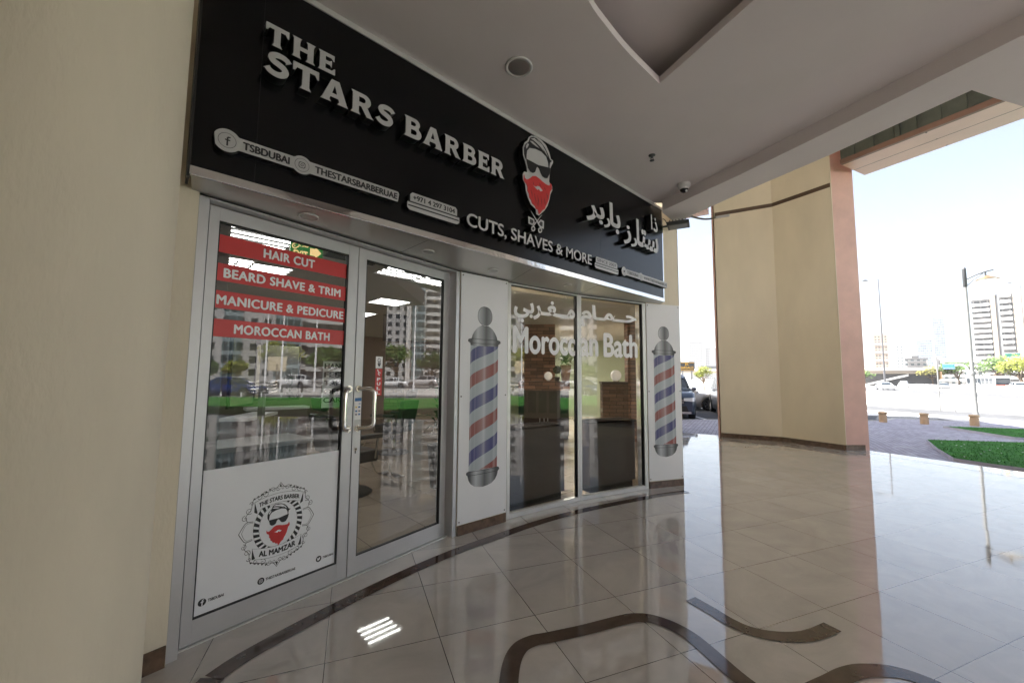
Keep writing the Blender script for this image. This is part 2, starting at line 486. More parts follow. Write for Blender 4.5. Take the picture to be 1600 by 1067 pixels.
mb = MB()
radii = [0.01, 4, 8, 12, 15, 18, 21, 25, 30, 36, 44, 54, 66, 80, 100, 125, 160, 210, 280, 380, 520, 600, 900, 1500, 2200]
NA = 96
vs = [(r * cos(2 * pi * k / NA), r * sin(2 * pi * k / NA), gz(r, 0) - 0.02) for r in radii for k in range(NA)]
fs = [(i * NA + k, i * NA + (k + 1) % NA, (i + 1) * NA + (k + 1) % NA, (i + 1) * NA + k) for i in range(len(radii) - 1) for k in range(NA)]
mb.add(vs, fs, 0)
struct(mb, "ground", M_SAND)

def sheet(poly, dz, zf=gz, step=3.0):
    """triangulated sheet over a polygon, following the ground at height dz (subdivided so it follows it)."""
    bm = bmesh.new()
    bv = [bm.verts.new((x, y, 0)) for x, y in poly]
    bm.faces.new(bv)
    x0, x1 = min(p[0] for p in poly), max(p[0] for p in poly)
    y0, y1 = min(p[1] for p in poly), max(p[1] for p in poly)
    sx = max(step, (x1 - x0) / 30); sy = max(step, (y1 - y0) / 30)
    k = x0 + sx
    while k < x1:
        bmesh.ops.bisect_plane(bm, geom=bm.verts[:] + bm.edges[:] + bm.faces[:], plane_co=(k, 0, 0), plane_no=(1, 0, 0)); k += sx
    k = y0 + sy
    while k < y1:
        bmesh.ops.bisect_plane(bm, geom=bm.verts[:] + bm.edges[:] + bm.faces[:], plane_co=(0, k, 0), plane_no=(0, 1, 0)); k += sy
    bmesh.ops.triangulate(bm, faces=bm.faces[:])
    bm.verts.index_update()
    m = MB()
    m.add([(v.co.x, v.co.y, zf(v.co.x, v.co.y) + dz) for v in bm.verts], [tuple(v.index for v in f.verts) for f in bm.faces])
    bm.free()
    return m

def offset_line(pts, o):
    out = []
    for i, p in enumerate(pts):
        a = pts[max(0, i - 1)]; b = pts[min(len(pts) - 1, i + 1)]
        dx, dy = b[0] - a[0], b[1] - a[1]; l = sqrt(dx * dx + dy * dy)
        out.append((p[0] - dy / l * o, p[1] + dx / l * o))
    return out

def strip(pts, o0, o1, dz, dz1=None, zf=gz):
    """a ribbon between two offsets of a line (right side positive because the line runs southwards)"""
    A = offset_line(pts, o0); B = offset_line(pts, o1); n = len(pts)
    m = MB()
    K = 4
    vs = []
    for k in range(K + 1):
        t = k / K
        for p, q in zip(A, B):
            x, y = p[0] + (q[0] - p[0]) * t, p[1] + (q[1] - p[1]) * t
            vs.append((x, y, zf(x, y) + dz))
    fs = [(k * n + i, k * n + i + 1, (k + 1) * n + i + 1, (k + 1) * n + i) for k in range(K) for i in range(n - 1)]
    m.add(vs, fs)
    return m

# highway: its near edge, listed from far to near to behind
EDGE = smooth_pts([(120, 190), (95, 150), (75, 108), (60, 76), (50, 48), (45, 28), (46, 8), (52, -14), (64, -40), (88, -84), (130, -140)], 5)
EDGE = EDGE[::-1]
# (reversed: running northwards, so negative offsets lie on the far, +x side)
struct(strip(EDGE, 0, -17, 0.012), "highway_near_carriageway", M_ROAD)
struct(strip(EDGE, -33, -62, 0.012), "highway_far_carriageway", M_ROAD)
mb = MB()
for off in (-0.5, -16.5, -33.5, -61.5):
    s = strip(EDGE, off, off - 0.16, 0.02); mb.add(s.v, s.f)
for off in (-5.6, -11.2, -42, -51):
    A = offset_line(EDGE, off); 
    for i in range(0, len(A) - 1):
        (xa, ya), (xb, yb) = A[i], A[i + 1]
        L = sqrt((xb - xa) ** 2 + (yb - ya) ** 2); k = 0.0
        while k + 3 < L:
            t0, t1 = k / L, (k + 3) / L
            dx, dy = (yb - ya) / L * 0.09, -(xb - xa) / L * 0.09
            q = [(xa + (xb - xa) * t0 - dx, ya + (yb - ya) * t0 - dy), (xa + (xb - xa) * t1 - dx, ya + (yb - ya) * t1 - dy), (xa + (xb - xa) * t1 + dx, ya + (yb - ya) * t1 + dy), (xa + (xb - xa) * t0 + dx, ya + (yb - ya) * t0 + dy)]
            mb.add([(x, y, gz(x, y) + 0.02) for x, y in q], [(0, 1, 2, 3)])
            k += 9
struct(mb, "road_markings", M_PAINT)

# service road between the lawn and the sand: straight, heading 163 degrees
SRD = Vector((sin(radians(163)), cos(radians(163)))); SRN = Vector((SRD.y * -1, SRD.x))  # SRN points to +x side
def sr(c, s):
    """c metres out from the camera across the road, s along it (towards -y)"""
    v = Vector((cos(radians(17)), sin(radians(17)))) * c + SRD * s
    return (v.x, v.y)
struct(sheet([sr(24.2, -40), sr(24.2, 70), sr(30.2, 70), sr(30.2, -40)], 0.006), "road", M_ASPH)
mb = MB()
for c0 in (24.05, 30.2):
    a, b = [sr(c0, -40 + k * 5) for k in range(23)], [sr(c0 + 0.15, -40 + k * 5) for k in range(23)]
    for i in range(22):
        mb.hexa([(*a[i], gz(*a[i]) - 0.1), (*b[i], gz(*b[i]) - 0.1), (*b[i + 1], gz(*b[i + 1]) - 0.1), (*a[i + 1], gz(*a[i + 1]) - 0.1),
                 (*a[i], gz(*a[i]) + 0.11), (*b[i], gz(*b[i]) + 0.11), (*b[i + 1], gz(*b[i + 1]) + 0.11), (*a[i + 1], gz(*a[i + 1]) + 0.11)])
struct(mb, "kerb", M_KERB)
mb = MB()   # low wall at the far end of the sand lot
for i in range(len(EDGE) - 1):
    a, b = offset_line(EDGE, 2.0)[i], offset_line(EDGE, 2.0)[i + 1]
    c, d = offset_line(EDGE, 1.7)[i], offset_line(EDGE, 1.7)[i + 1]
    P = lambda q, h: (q[0], q[1], gz(*q) + h)
    mb.hexa([P(a, -.2), P(c, -.2), P(d, -.2), P(b, -.2), P(a, .22), P(c, .22), P(d, .22), P(b, .22)])
struct(mb, "highway_kerb", M_KERB)

# parking asphalt beyond the left corner, pavement, lawns
struct(sheet([(-2, 15.6), (14.6, 15.9), (15.2, 21.5), (18, 34), (-2, 40)], 0.008, lambda x, y: gz(x, y)), "parking_area", M_PARK)
mb = MB()
def ground_rect(mb, a, b, w, dz):
    a = Vector(a); b = Vector(b); n = Vector((-(b - a).y, (b - a).x)).normalized() * w / 2
    q = [a - n, b - n, b + n, a + n]
    mb.add([(p.x, p.y, gz(p.x, p.y) + dz) for p in q], [(0, 1, 2, 3)])
for x in (2.6, 5.1, 7.75, 10.3, 12.8):
    ground_rect(mb, (x, 16.2), (x + 0.45, 20.8), 0.11, 0.014)
struct(mb, "parking_lines", M_PAINT)
PZ = -0.15
EDGE_A = [(4.59, 10.93), (5.38, 10.45), (6.2, 9.95), (7.0, 9.2), (7.4, 8.49), (7.85, 7.62), (8.28, 6.67), (8.9, 5.3), (9.55, 3.9), (10.2, 2.5), (11.2, 0.3), (13.0, -3.7), (15.0, -8.0)]
pav = [(1.5, 12.3)] + EDGE_A + [(19.5, -8.0), sr(23.2, 3), sr(24.0, 3), sr(24.0, -2.0), sr(24.0, -17), (14.4, 15.75), (6, 15.6), (1.5, 15.5)]
pav = [(2.0, 12.6), (4.59, 10.93), (5.38, 10.45), (6.2, 9.95), (7.0, 9.2), (7.4, 8.49), (7.85, 7.62), (8.28, 6.67), (8.9, 5.3), (9.55, 3.9), (10.2, 2.5), (11.2, 0.3), (13.0, -3.7), (15.0, -8.0),
       (27.2, -8.0), sr(24.02, 0), sr(24.02, -9), (18.2, 15.4), (15.6, 16.6), (14.4, 15.75), (6, 15.6), (2.0, 15.5)]
m = sheet(pav, PZ, lambda x, y: 0.0); struct(m, "pavement", M_PAVE)
mb = MB()   # pavement kerb face towards the parking and hatch
edge = [(2.0, 15.5), (6, 15.6), (14.4, 15.75), (15.6, 16.6), (18.2, 15.4)]
for a, b in zip(edge[:-1], edge[1:]):
    dx, dy = b[0] - a[0], b[1] - a[1]; l = sqrt(dx * dx + dy * dy); nx, ny = -dy / l * 0.13, dx / l * 0.13
    mb.hexa([(a[0], a[1], -0.5), (b[0], b[1], -0.5), (b[0] + nx, b[1] + ny, -0.5), (a[0] + nx, a[1] + ny, -0.5), (a[0], a[1], PZ + .006), (b[0], b[1], PZ + .006), (b[0] + nx, b[1] + ny, PZ + .006), (a[0] + nx, a[1] + ny, PZ + .006)])
struct(mb, "pavement_kerb", M_KERB)
# hatched no-parking asphalt past the bollards
hp = [(14.8, 16.4), (15.6, 16.9), (18.6, 15.5), (22.5, 14.6), (22.0, 20.0), (15.6, 22.0)]
struct(sheet(hp, 0.012), "road_hatch_area", M_PARK)
mb = MB()
for k in range(8):
    x = 15.3 + k * 0.42
    ground_rect(mb, (x, 17.15 + 0.5 * k - 0.02 * k * k), (x + 2.2, 16.6 + 0.5 * k), 0.14, 0.018)
struct(mb, "hatch_markings", M_PAINT)

L1 = [(10.81, 10.68), (9.7, 9.35), (8.87, 8.25), (9.0, 7.75), (9.28, 7.2), (9.75, 6.1), (10.4, 4.65), (11.1, 3.15), (12.1, 1.0), (13.9, -3.0), (16.0, -7.6), (27.0, -7.6), sr(23.8, 2), sr(23.85, -3.6), (18.5, 8.4), (12.9, 10.35)]
L2 = [(14.4, 13.65), (13.75, 11.2), (19.2, 9.1), sr(23.85, -4.9), sr(23.85, -8.2), (19.5, 11.9), (16.4, 13.1)]
for L in (L1, L2):
    o = struct(sheet(L, -0.09, lambda x, y: 0.0, 1.5), "grass", M_GRASS, "stuff")
def inside(p, poly):
    c = False; n = len(poly)
    for i in range(n):
        (xa, ya), (xb, yb) = poly[i], poly[(i + 1) % n]
        if (ya > p[1]) != (yb > p[1]) and p[0] < (xb - xa) * (p[1] - ya) / (yb - ya) + xa: c = not c
    return c
mb = MB()
rg = random.Random(3)
cnt = 0
while cnt < 26000:
    x = 8.8 + 10.5 * rg.random() ** 1.5; y = rg.uniform(-3.5, 13.8)
    if not (inside((x, y), L1) or inside((x, y), L2)): continue
    a = rg.uniform(0, 2 * pi); h = rg.uniform(0.014, 0.034); w = rg.uniform(0.006, 0.011); lx, ly = rg.gauss(0, .02), rg.gauss(0, .02)
    mb.add([(x - w * cos(a), y - w * sin(a), -.092), (x + w * cos(a), y + w * sin(a), -.092), (x + lx, y + ly, -.09 + h)], [(0, 1, 2)])
    cnt += 1
struct(mb, "grass_blades", M_BLADE, "stuff", fixn=False)
mb = MB()   # fallen white petals on the near lawn
cnt = 0
while cnt < 130:
    x = rg.uniform(8.9, 13.5); y = rg.uniform(3, 10.6)
    if not inside((x, y), L1): continue
    a = rg.uniform(0, 6.28); r = rg.uniform(.012, .026)
    mb.add([(x + r * cos(a + k * 1.57), y + r * sin(a + k * 1.57), -.04 + .012 * (k % 2)) for k in range(4)], [(0, 1, 2, 3)]); cnt += 1
struct(mb, "fallen_petals_litter", M_PAINT, "stuff", fixn=False)

# raised edging round the lawns
for L in (L1, L2):
    mb = MB()
    n = len(L); C = L + [L[0]]
    A_, B_ = offset_line(C, .08), offset_line(C, -.02)
    for i in range(n):
        mb.hexa([(*A_[i], -.3), (*B_[i], -.3), (*B_[i + 1], -.3), (*A_[i + 1], -.3), (*A_[i], -.128), (*B_[i], -.085), (*B_[i + 1], -.085), (*A_[i + 1], -.128)])
    struct(mb, "lawn_kerb", M_PAVEK)

# ================================================================== the arcade floor
FLO = [(-5.5, -6), (8.6, -6), (15.0, -8.0)][:1] + [(14.0, -6.0)] + EDGE_A[::-1][1:] + [(2.3, 12.3), (2.4, 5.8), (2.5, 5.7), (-2.2, 1.4), (-5.5, -1)]
mb = sheet([(-5.5, -6), (13.95, -6.0)] + EDGE_A[::-1][1:] + [(2.3, 12.3), (-0.5, 12.5), (-6.0, 2.0)], 0.0, lambda x, y: 0.0)
struct(mb, "floor", M_FLOOR)
# stone edge and riser
mb = MB()
for a, b in zip(EDGE_A[:-1], EDGE_A[1:]):
    dx, dy = b[0] - a[0], b[1] - a[1]; l = sqrt(dx * dx + dy * dy); nx, ny = -dy / l, dx / l
    # outward side
    ox, oy = (nx, ny) if nx > 0 else (-nx, -ny)
    mb.hexa([(a[0], a[1], -.4), (b[0], b[1], -.4), (b[0] + ox * .03, b[1] + oy * .03, -.4), (a[0] + ox * .03, a[1] + oy * .03, -.4),
             (a[0], a[1], -.001), (b[0], b[1], -.001), (b[0] + ox * .03, b[1] + oy * .03, -.001), (a[0] + ox * .03, a[1] + oy * .03, -.001)])
struct(mb, "floor_edge", mat("pale_stone_edge", (0.52, 0.49, 0.45), 0.5, var=0.08))
mb = MB()   # dark joint line 0.27 m inside the edge
J = [(5.2, 10.2), (6.85, 8.95), (7.17, 8.21), (7.37, 7.5), (7.58, 6.72), (7.80, 6.2), (8.6, 4.45), (9.9, 1.65), (12.6, -4.2)]
for a, b in zip(J[:-1], J[1:]):
    q = stroke([a, b], 0.006); mb.add([(x, y, .003) for x, y in q], [tuple(range(len(q)))])
struct(mb, "floor_joint", M_SKIRT)

def inlay(pts, w, sm=5, cap=None):
    c = smooth_pts(pts, sm) if sm > 1 else pts
    mb = MB()
    L = offset_line(c, w / 2); R = offset_line(c, -w / 2); n = len(c)
    mb.add([(x, y, .004) for x, y in L] + [(x, y, .004) for x, y in R], [(i, i + 1, n + i + 1, n + i) for i in range(n - 1)])
    return mb
for pts, w, s in (
    ([(-1.46, 1.95), (-1.46, 2.12)], .12, 1),
    ([(-1.46, 2.12), (-1.39, 2.30), (-1.155, 2.685), (-0.80, 3.18), (-0.45, 3.585), (-0.15, 3.87), (0.21, 4.2), (0.625, 4.525), (1.09, 4.815), (1.58, 5.085), (1.93, 5.27), (2.30, 5.42)], .105, 5),
    ([(1.17, 1.5), (0.2, 1.55), (0.06, 1.7), (0.0, 1.95), (0.005, 2.2), (0.05, 2.35), (0.13, 2.42), (0.24, 2.455), (0.46, 2.53), (0.70, 2.625), (0.80, 2.648), (0.88, 2.635), (0.97, 2.575), (1.04, 2.48), (1.085, 2.36), (1.15, 2.14), (1.24, 1.98), (1.36, 2.02), (1.47, 2.075), (1.60, 2.13), (1.70, 2.175), (1.80, 2.205), (1.88, 2.21), (1.97, 2.2), (2.05, 2.155), (2.12, 2.05), (2.2, 1.8)], .095, 6),
    ([(1.22, 2.865), (1.29, 2.735), (1.34, 2.625), (1.40, 2.545), (1.47, 2.50), (1.57, 2.475), (1.69, 2.475), (1.80, 2.505), (1.945, 2.57)], .095, 6)):
    struct(inlay(pts, w, s), "floor_inlay", M_INLAY)

# ================================================================== the shop building
DOORF = Fr((-1.773, 2.213), (-.51, 3.903))
LEAF = Fr((-1.788, 2.311), (-.614, 3.901))
PAN1 = Fr((-.501, 3.896), (-.048, 4.292))
WIN1 = Fr((-.046, 4.339), (.833, 4.992))
WIN2 = Fr((.833, 4.992), (1.843, 5.54))
PAN2 = Fr((1.851, 5.54), (2.39, 5.731))
SIGN = Fr((-1.657, 1.997), (2.086, 5.483))
ZS, ZC = 2.512, 3.84

bld = thing("shop_building", "cream arcade building over the barber shop with grey soffit and pale ceiling", "building", (0, 5, 0))
# walls
mb = MB()
WL = Fr((-1.90, 2.045), (-1.775, 2.210)); WL.box(mb, -0.5, WL.L, 0, 3.9, -0.30, 0.012)
DOORF.box(mb, -0.02, DOORF.L, 2.505, 3.9, -0.3, -0.05)
PAN1.box(mb, 0, PAN1.L, 0, 3.9, -0.25, -0.012)
WIN1.box(mb, 0.0, WIN1.L, 2.505, 3.9, -0.3, -0.08)
WIN2.box(mb, 0.02, WIN2.L, 2.505, 3.9, -0.3, -0.08)
PAN2.box(mb, 0.0, PAN2.L, 0, 3.9, -0.25, -0.010)
mb.hexa([(2.30, 5.97, 0), (2.392, 5.735, 0), (5.2, 14.55, 0), (4.95, 14.6, 0), (2.30, 5.97, 6.9), (2.392, 5.735, 6.9), (5.2, 14.55, 6.9), (4.95, 14.6, 6.9)])
mb.build("wall", M_CREAM, bld)
mb = MB()
mb.prism([(-9.5, 7.5), (-1.0, -6), (7.0, 22), (-9.5, 26)], 6.9, 18.2)  # unseen upper floors, shaped so their shadow edge falls across the paving
mb.build("shadow_casting_storeys", M_CREAM, bld)
# skirting
mb = MB(); WL.box(mb, -0.5, WL.L - 0.004, 0, 0.105, 0.014, 0.024); mb.build("skirting", M_SKIRT, bld)
mb = MB(); PAN1.box(mb, 0.004, PAN1.L - 0.004, 0, 0.088, -0.010, 0.004); mb.build("skirting", M_SKIRT, bld)
mb = MB(); PAN2.box(mb, 0.004, PAN2.L, 0, 0.088, -0.008, 0.004); mb.build("skirting", M_SKIRT, bld)
# unseen walls added behind the walkway to block light coming from the back
mb = MB()
mb.prism([(-6.0, -12.4), (5.6, -12.4), (5.6, -12.9), (-6.0, -12.9)][::-1], 0, 6.9)
mb.prism([(-5.6, -1.2), (-5.2, -1.0), (-5.2, -12.39), (-5.6, -12.39)][::-1], 0, 6.9)
mb.prism([(-5.2, -1.0), (-1.95, 1.95), (-2.1, 2.1), (-5.5, -.9)][::-1], 0, 3.9)
mb.prism([(-5.19, -2.6), (3.0, -2.6), (3.0, -2.9), (-5.19, -2.9)][::-1], 0, 3.69)
mb.build("rear_light_block", M_CREAM, bld)
# ceiling with the pointed recess, stepped outer band
COFF = [(1.17, 3.07)] + [(x, y) for x, y in smooth_pts([(1.17, 3.07), (.85, 2.78), (.63, 2.55), (.44, 2.32), (.12, 1.8), (-.1, 1.2), (-.2, .4)], 4)[1:]] + [(2.35, .4)]
INN = [(2.03, 5.32), (1.995, 5.24), (2.49, 4.24), (2.99, 3.10), (3.27, 2.43), (5.1, -1.7), (6.8, -6)]
OUT = [(2.36, 5.69), (2.49, 5.31), (2.75, 4.69), (3.15, 3.84), (3.51, 2.93), (3.80, 3.02), (4.13, 3.11), (8.6, 4.45), (9.6, 2.2), (13.4, -6)]
def slab(poly, holes, z0, z1, m, name, parent):
    arr = curve_mesh([poly] + holes, 0.5)
    mb = MB()
    mb.add([(x, y, z0 if z < 0 else z1) for x, y, z in arr[0]], arr[1])
    return mb.build(name, m, parent)
slab([(-5.5, -6)] + INN[::-1] + [(1.9, 5.32), (-1.9, 1.8), (-5.5, -1)], [COFF], ZC, ZC + .06, M_CEIL, "ceiling", bld)
big = [(x * 1.0, y) for x, y in COFF]
cx_, cy_ = 1.0, 1.4
big = [((x - cx_) * 1.40 + cx_, (y - cy_) * 1.34 + cy_) for x, y in COFF]
mb = MB()
n = len(big)
for i in range(n):
    a, b = big[i], big[(i + 1) % n]
    mb.add([(*a, ZC + .06), (*b, ZC + .06), (*b, ZC + .20), (*a, ZC + .20)], [(0, 1, 2, 3)])
mb.add([(*p, ZC + .20) for p in big], [tuple(range(n))])
mb.build("ceiling_recess", M_CEIL, bld)
slab(INN + [(13.4, -6)] + OUT[::-1][1:], [], 3.70, 4.15, M_CEIL, "ceiling_edge_band", bld)
mb = MB()
mb.prism([(-5.5, -6), (6.8, -6), (5.1, -1.7), (3.27, 2.43), (2.03, 5.32), (-1.9, 1.8), (-5.5, -1)], ZC + .26, ZC + .4)
mb.build("ceiling_deck", M_CEIL, bld)
# soffit under the sign: panels with seams, down to the facade line
mb = MB()
back = [(-1.80, 2.19)] + [WL.P(WL.L, 0, 0)[:2]] + [DOORF.P(DOORF.L, 0, -.02)[:2], PAN1.P(0, 0, -.005)[:2], PAN1.P(PAN1.L, 0, -.005)[:2], WIN1.P(0, 0, -.05)[:2], WIN1.P(WIN1.L, 0, -.05)[:2], WIN2.P(WIN2.L, 0, -.05)[:2], PAN2.P(PAN2.L * .45, 0, -.005)[:2]]
front = [SIGN.P(SIGN.L - .005, 0, -.004)[:2], SIGN.P(0.005, 0, -.004)[:2]]
poly = [back[0]] + back[2:] + front
mb.prism(poly, ZS, ZS + .03)
sof = mb.build("soffit", M_SOFF, bld)
mb = MB()
for u, (bx, by) in ((1.42, (-.95, 3.32)), (2.55, (-.02, 4.33)), (3.6, (.83, 5.0))):
    a = SIGN.P(u, 0, -.01)[:2]; q = stroke([a, (bx, by)], .0025)
    mb = MB(); mb.add([(x, y, ZS - .0015) for x, y in q], [tuple(range(len(q)))])
    mb.build("soffit_seam", M_GASKET, bld)
mb = MB()   # shadow gap between soffit and facade
for fr in (DOORF, PAN1, WIN1, WIN2):
    fr.box(mb, 0.0, fr.L, ZS - .010, ZS - .002, 0.000 if fr in (DOORF,) else 0.0, 0.006)
mb.build("soffit_gap", M_GASKET, bld)
# unseen roof added over the void by the fascia beam to shut out sky light
mb = MB()
mb.prism([(2.2, 6.1), (4.0, 3.2), (5.5, 3.2), (12.0, -6.0), (12.2, -6), (8.9, 6.7), (7.7, 9.2), (5.3, 10.75), (3.1, 11.9), (2.5, 9.0)], 7.3, 7.5)
mb.build("sky_blocking_roof", M_CEIL, bld)

# --- door frame and the two leaves
mb = MB()
DOORF.box(mb, 0.0, 0.05, 0, 2.50, -.10, 0.0)
DOORF.box(mb, 2.058, 2.108, 0, 2.50, -.10, 0.0)
DOORF.box(mb, 0.05, 2.058, 2.494, 2.503, -.10, -.001)
frame = mb.build("door_frame", M_ALU, bld, bevel=.002)
mb = MB(); DOORF.box(mb, 0.048, 2.06, -.002, .008, -.11, -.055); mb.build("threshold", M_ALU2, frame)

def leaf(u0, u1, g0, g1, lock):
    mb = MB()
    zb, zt = .010, 2.488
    LEAF.box(mb, u0, g0, zb, zt, -.05, 0); LEAF.box(mb, g1, u1, zb, zt, -.05, 0)
    LEAF.box(mb, g0, g1, zb, .134, -.05, -.001); LEAF.box(mb, g0, g1, 2.408, zt, -.05, -.001)
    d = mb.build("door", M_ALU, bld, bevel=.0015)
    d["label"] = "left door leaf with white lower film and red service stickers" if u0 < .5 else "right clear glass door leaf with keyhole"
    mb = MB()
    t = .010
    for a in ((g0, g0 + .007, .134, 2.408), (g1 - .010, g1, .134, 2.408), (g0 + .007, g1 - .010, .134, .142), (g0 + .007, g1 - .010, 2.398, 2.408)):
        LEAF.box(mb, *a, -.030, -.004)
    mb.build("gasket", M_GASKET, d)
    mb = MB(); LEAF.box(mb, g0 + .001, g1 - .001, .136, 2.406, -.026, -.018)
    mb.build("door_glass", M_GLASS, d)
    return d
dl = leaf(.003, .981, .055, .903, False)
dr = leaf(.989, 1.973, 1.056, 1.905, True)
def handle(d, u_mount, u_grip):
    zt, zb = 1.385, 1.085
    for side in (1,):
        o0, o1 = 0.0, .075
        mid = (u_mount * .35 + u_grip * .65)
        pts = [LEAF.P(u_mount, zt, o0), LEAF.P(u_mount * .75 + u_grip * .25, zt, .028), LEAF.P(mid, zt - .004, o1 * .75), LEAF.P(u_grip * .93 + u_mount * .07, zt - .018, o1 * .95), LEAF.P(u_grip, zt - .045, o1), LEAF.P(u_grip, (zt + zb) / 2, o1), LEAF.P(u_grip, zb + .045, o1), LEAF.P(u_grip * .93 + u_mount * .07, zb + .018, o1 * .95), LEAF.P(mid, zb + .004, o1 * .75), LEAF.P(u_mount * .75 + u_grip * .25, zb, .028), LEAF.P(u_mount, zb, o0)]
        mb = MB(); mb.tube(smooth_pts(pts, 4), .0155, 14)
        for z in (zt, zb):
            mb.tube([LEAF.P(u_mount, z, -.001), LEAF.P(u_mount, z, .010)], .025, 16)
        mb.build("handle", M_STEEL, d)
    # inner pull, behind the glass
handle(dl, .945, .872)
handle(dr, 1.022, 1.118)
mb = MB()
mb.tube([LEAF.P(1.017, .93, -.002), LEAF.P(1.017, .93, .008)], .011, 14, 0)
mb.tube([LEAF.P(1.017, .93, .008), LEAF.P(1.017, .93, .009)], .006, 10, 1)
LEAF.box(mb, 1.0135, 1.0205, .898, .925, -.002, .004, 1)
mb.build("keyhole", [M_STEEL, M_GASKET], dr)

# stickers on the left leaf
SO = -.0165
for words, z0, z1, a, b in (("HAIR CUT", 2.222, 2.330, .313, .645), ("BEARD SHAVE & TRIM", 2.049, 2.155, .10, .850), ("MANICURE & PEDICURE", 1.884, 1.990, .073, .880), ("MOROCCAN BATH", 1.714, 1.820, .173, .780)):
    mb = MB()
    LEAF.box(mb, .063, .893, z0, z1, SO, SO + .0008, 0)
    fit_text(mb, LEAF, words, a, b, z0 + .024, z1 - .027, SO + .0016, bold=.030, space=1.08, mi=1)
    o = mb.build("service_sticker", [M_STRIPE, M_STICK], dl)
    o["label"] = "red sticker reading " + words.lower()

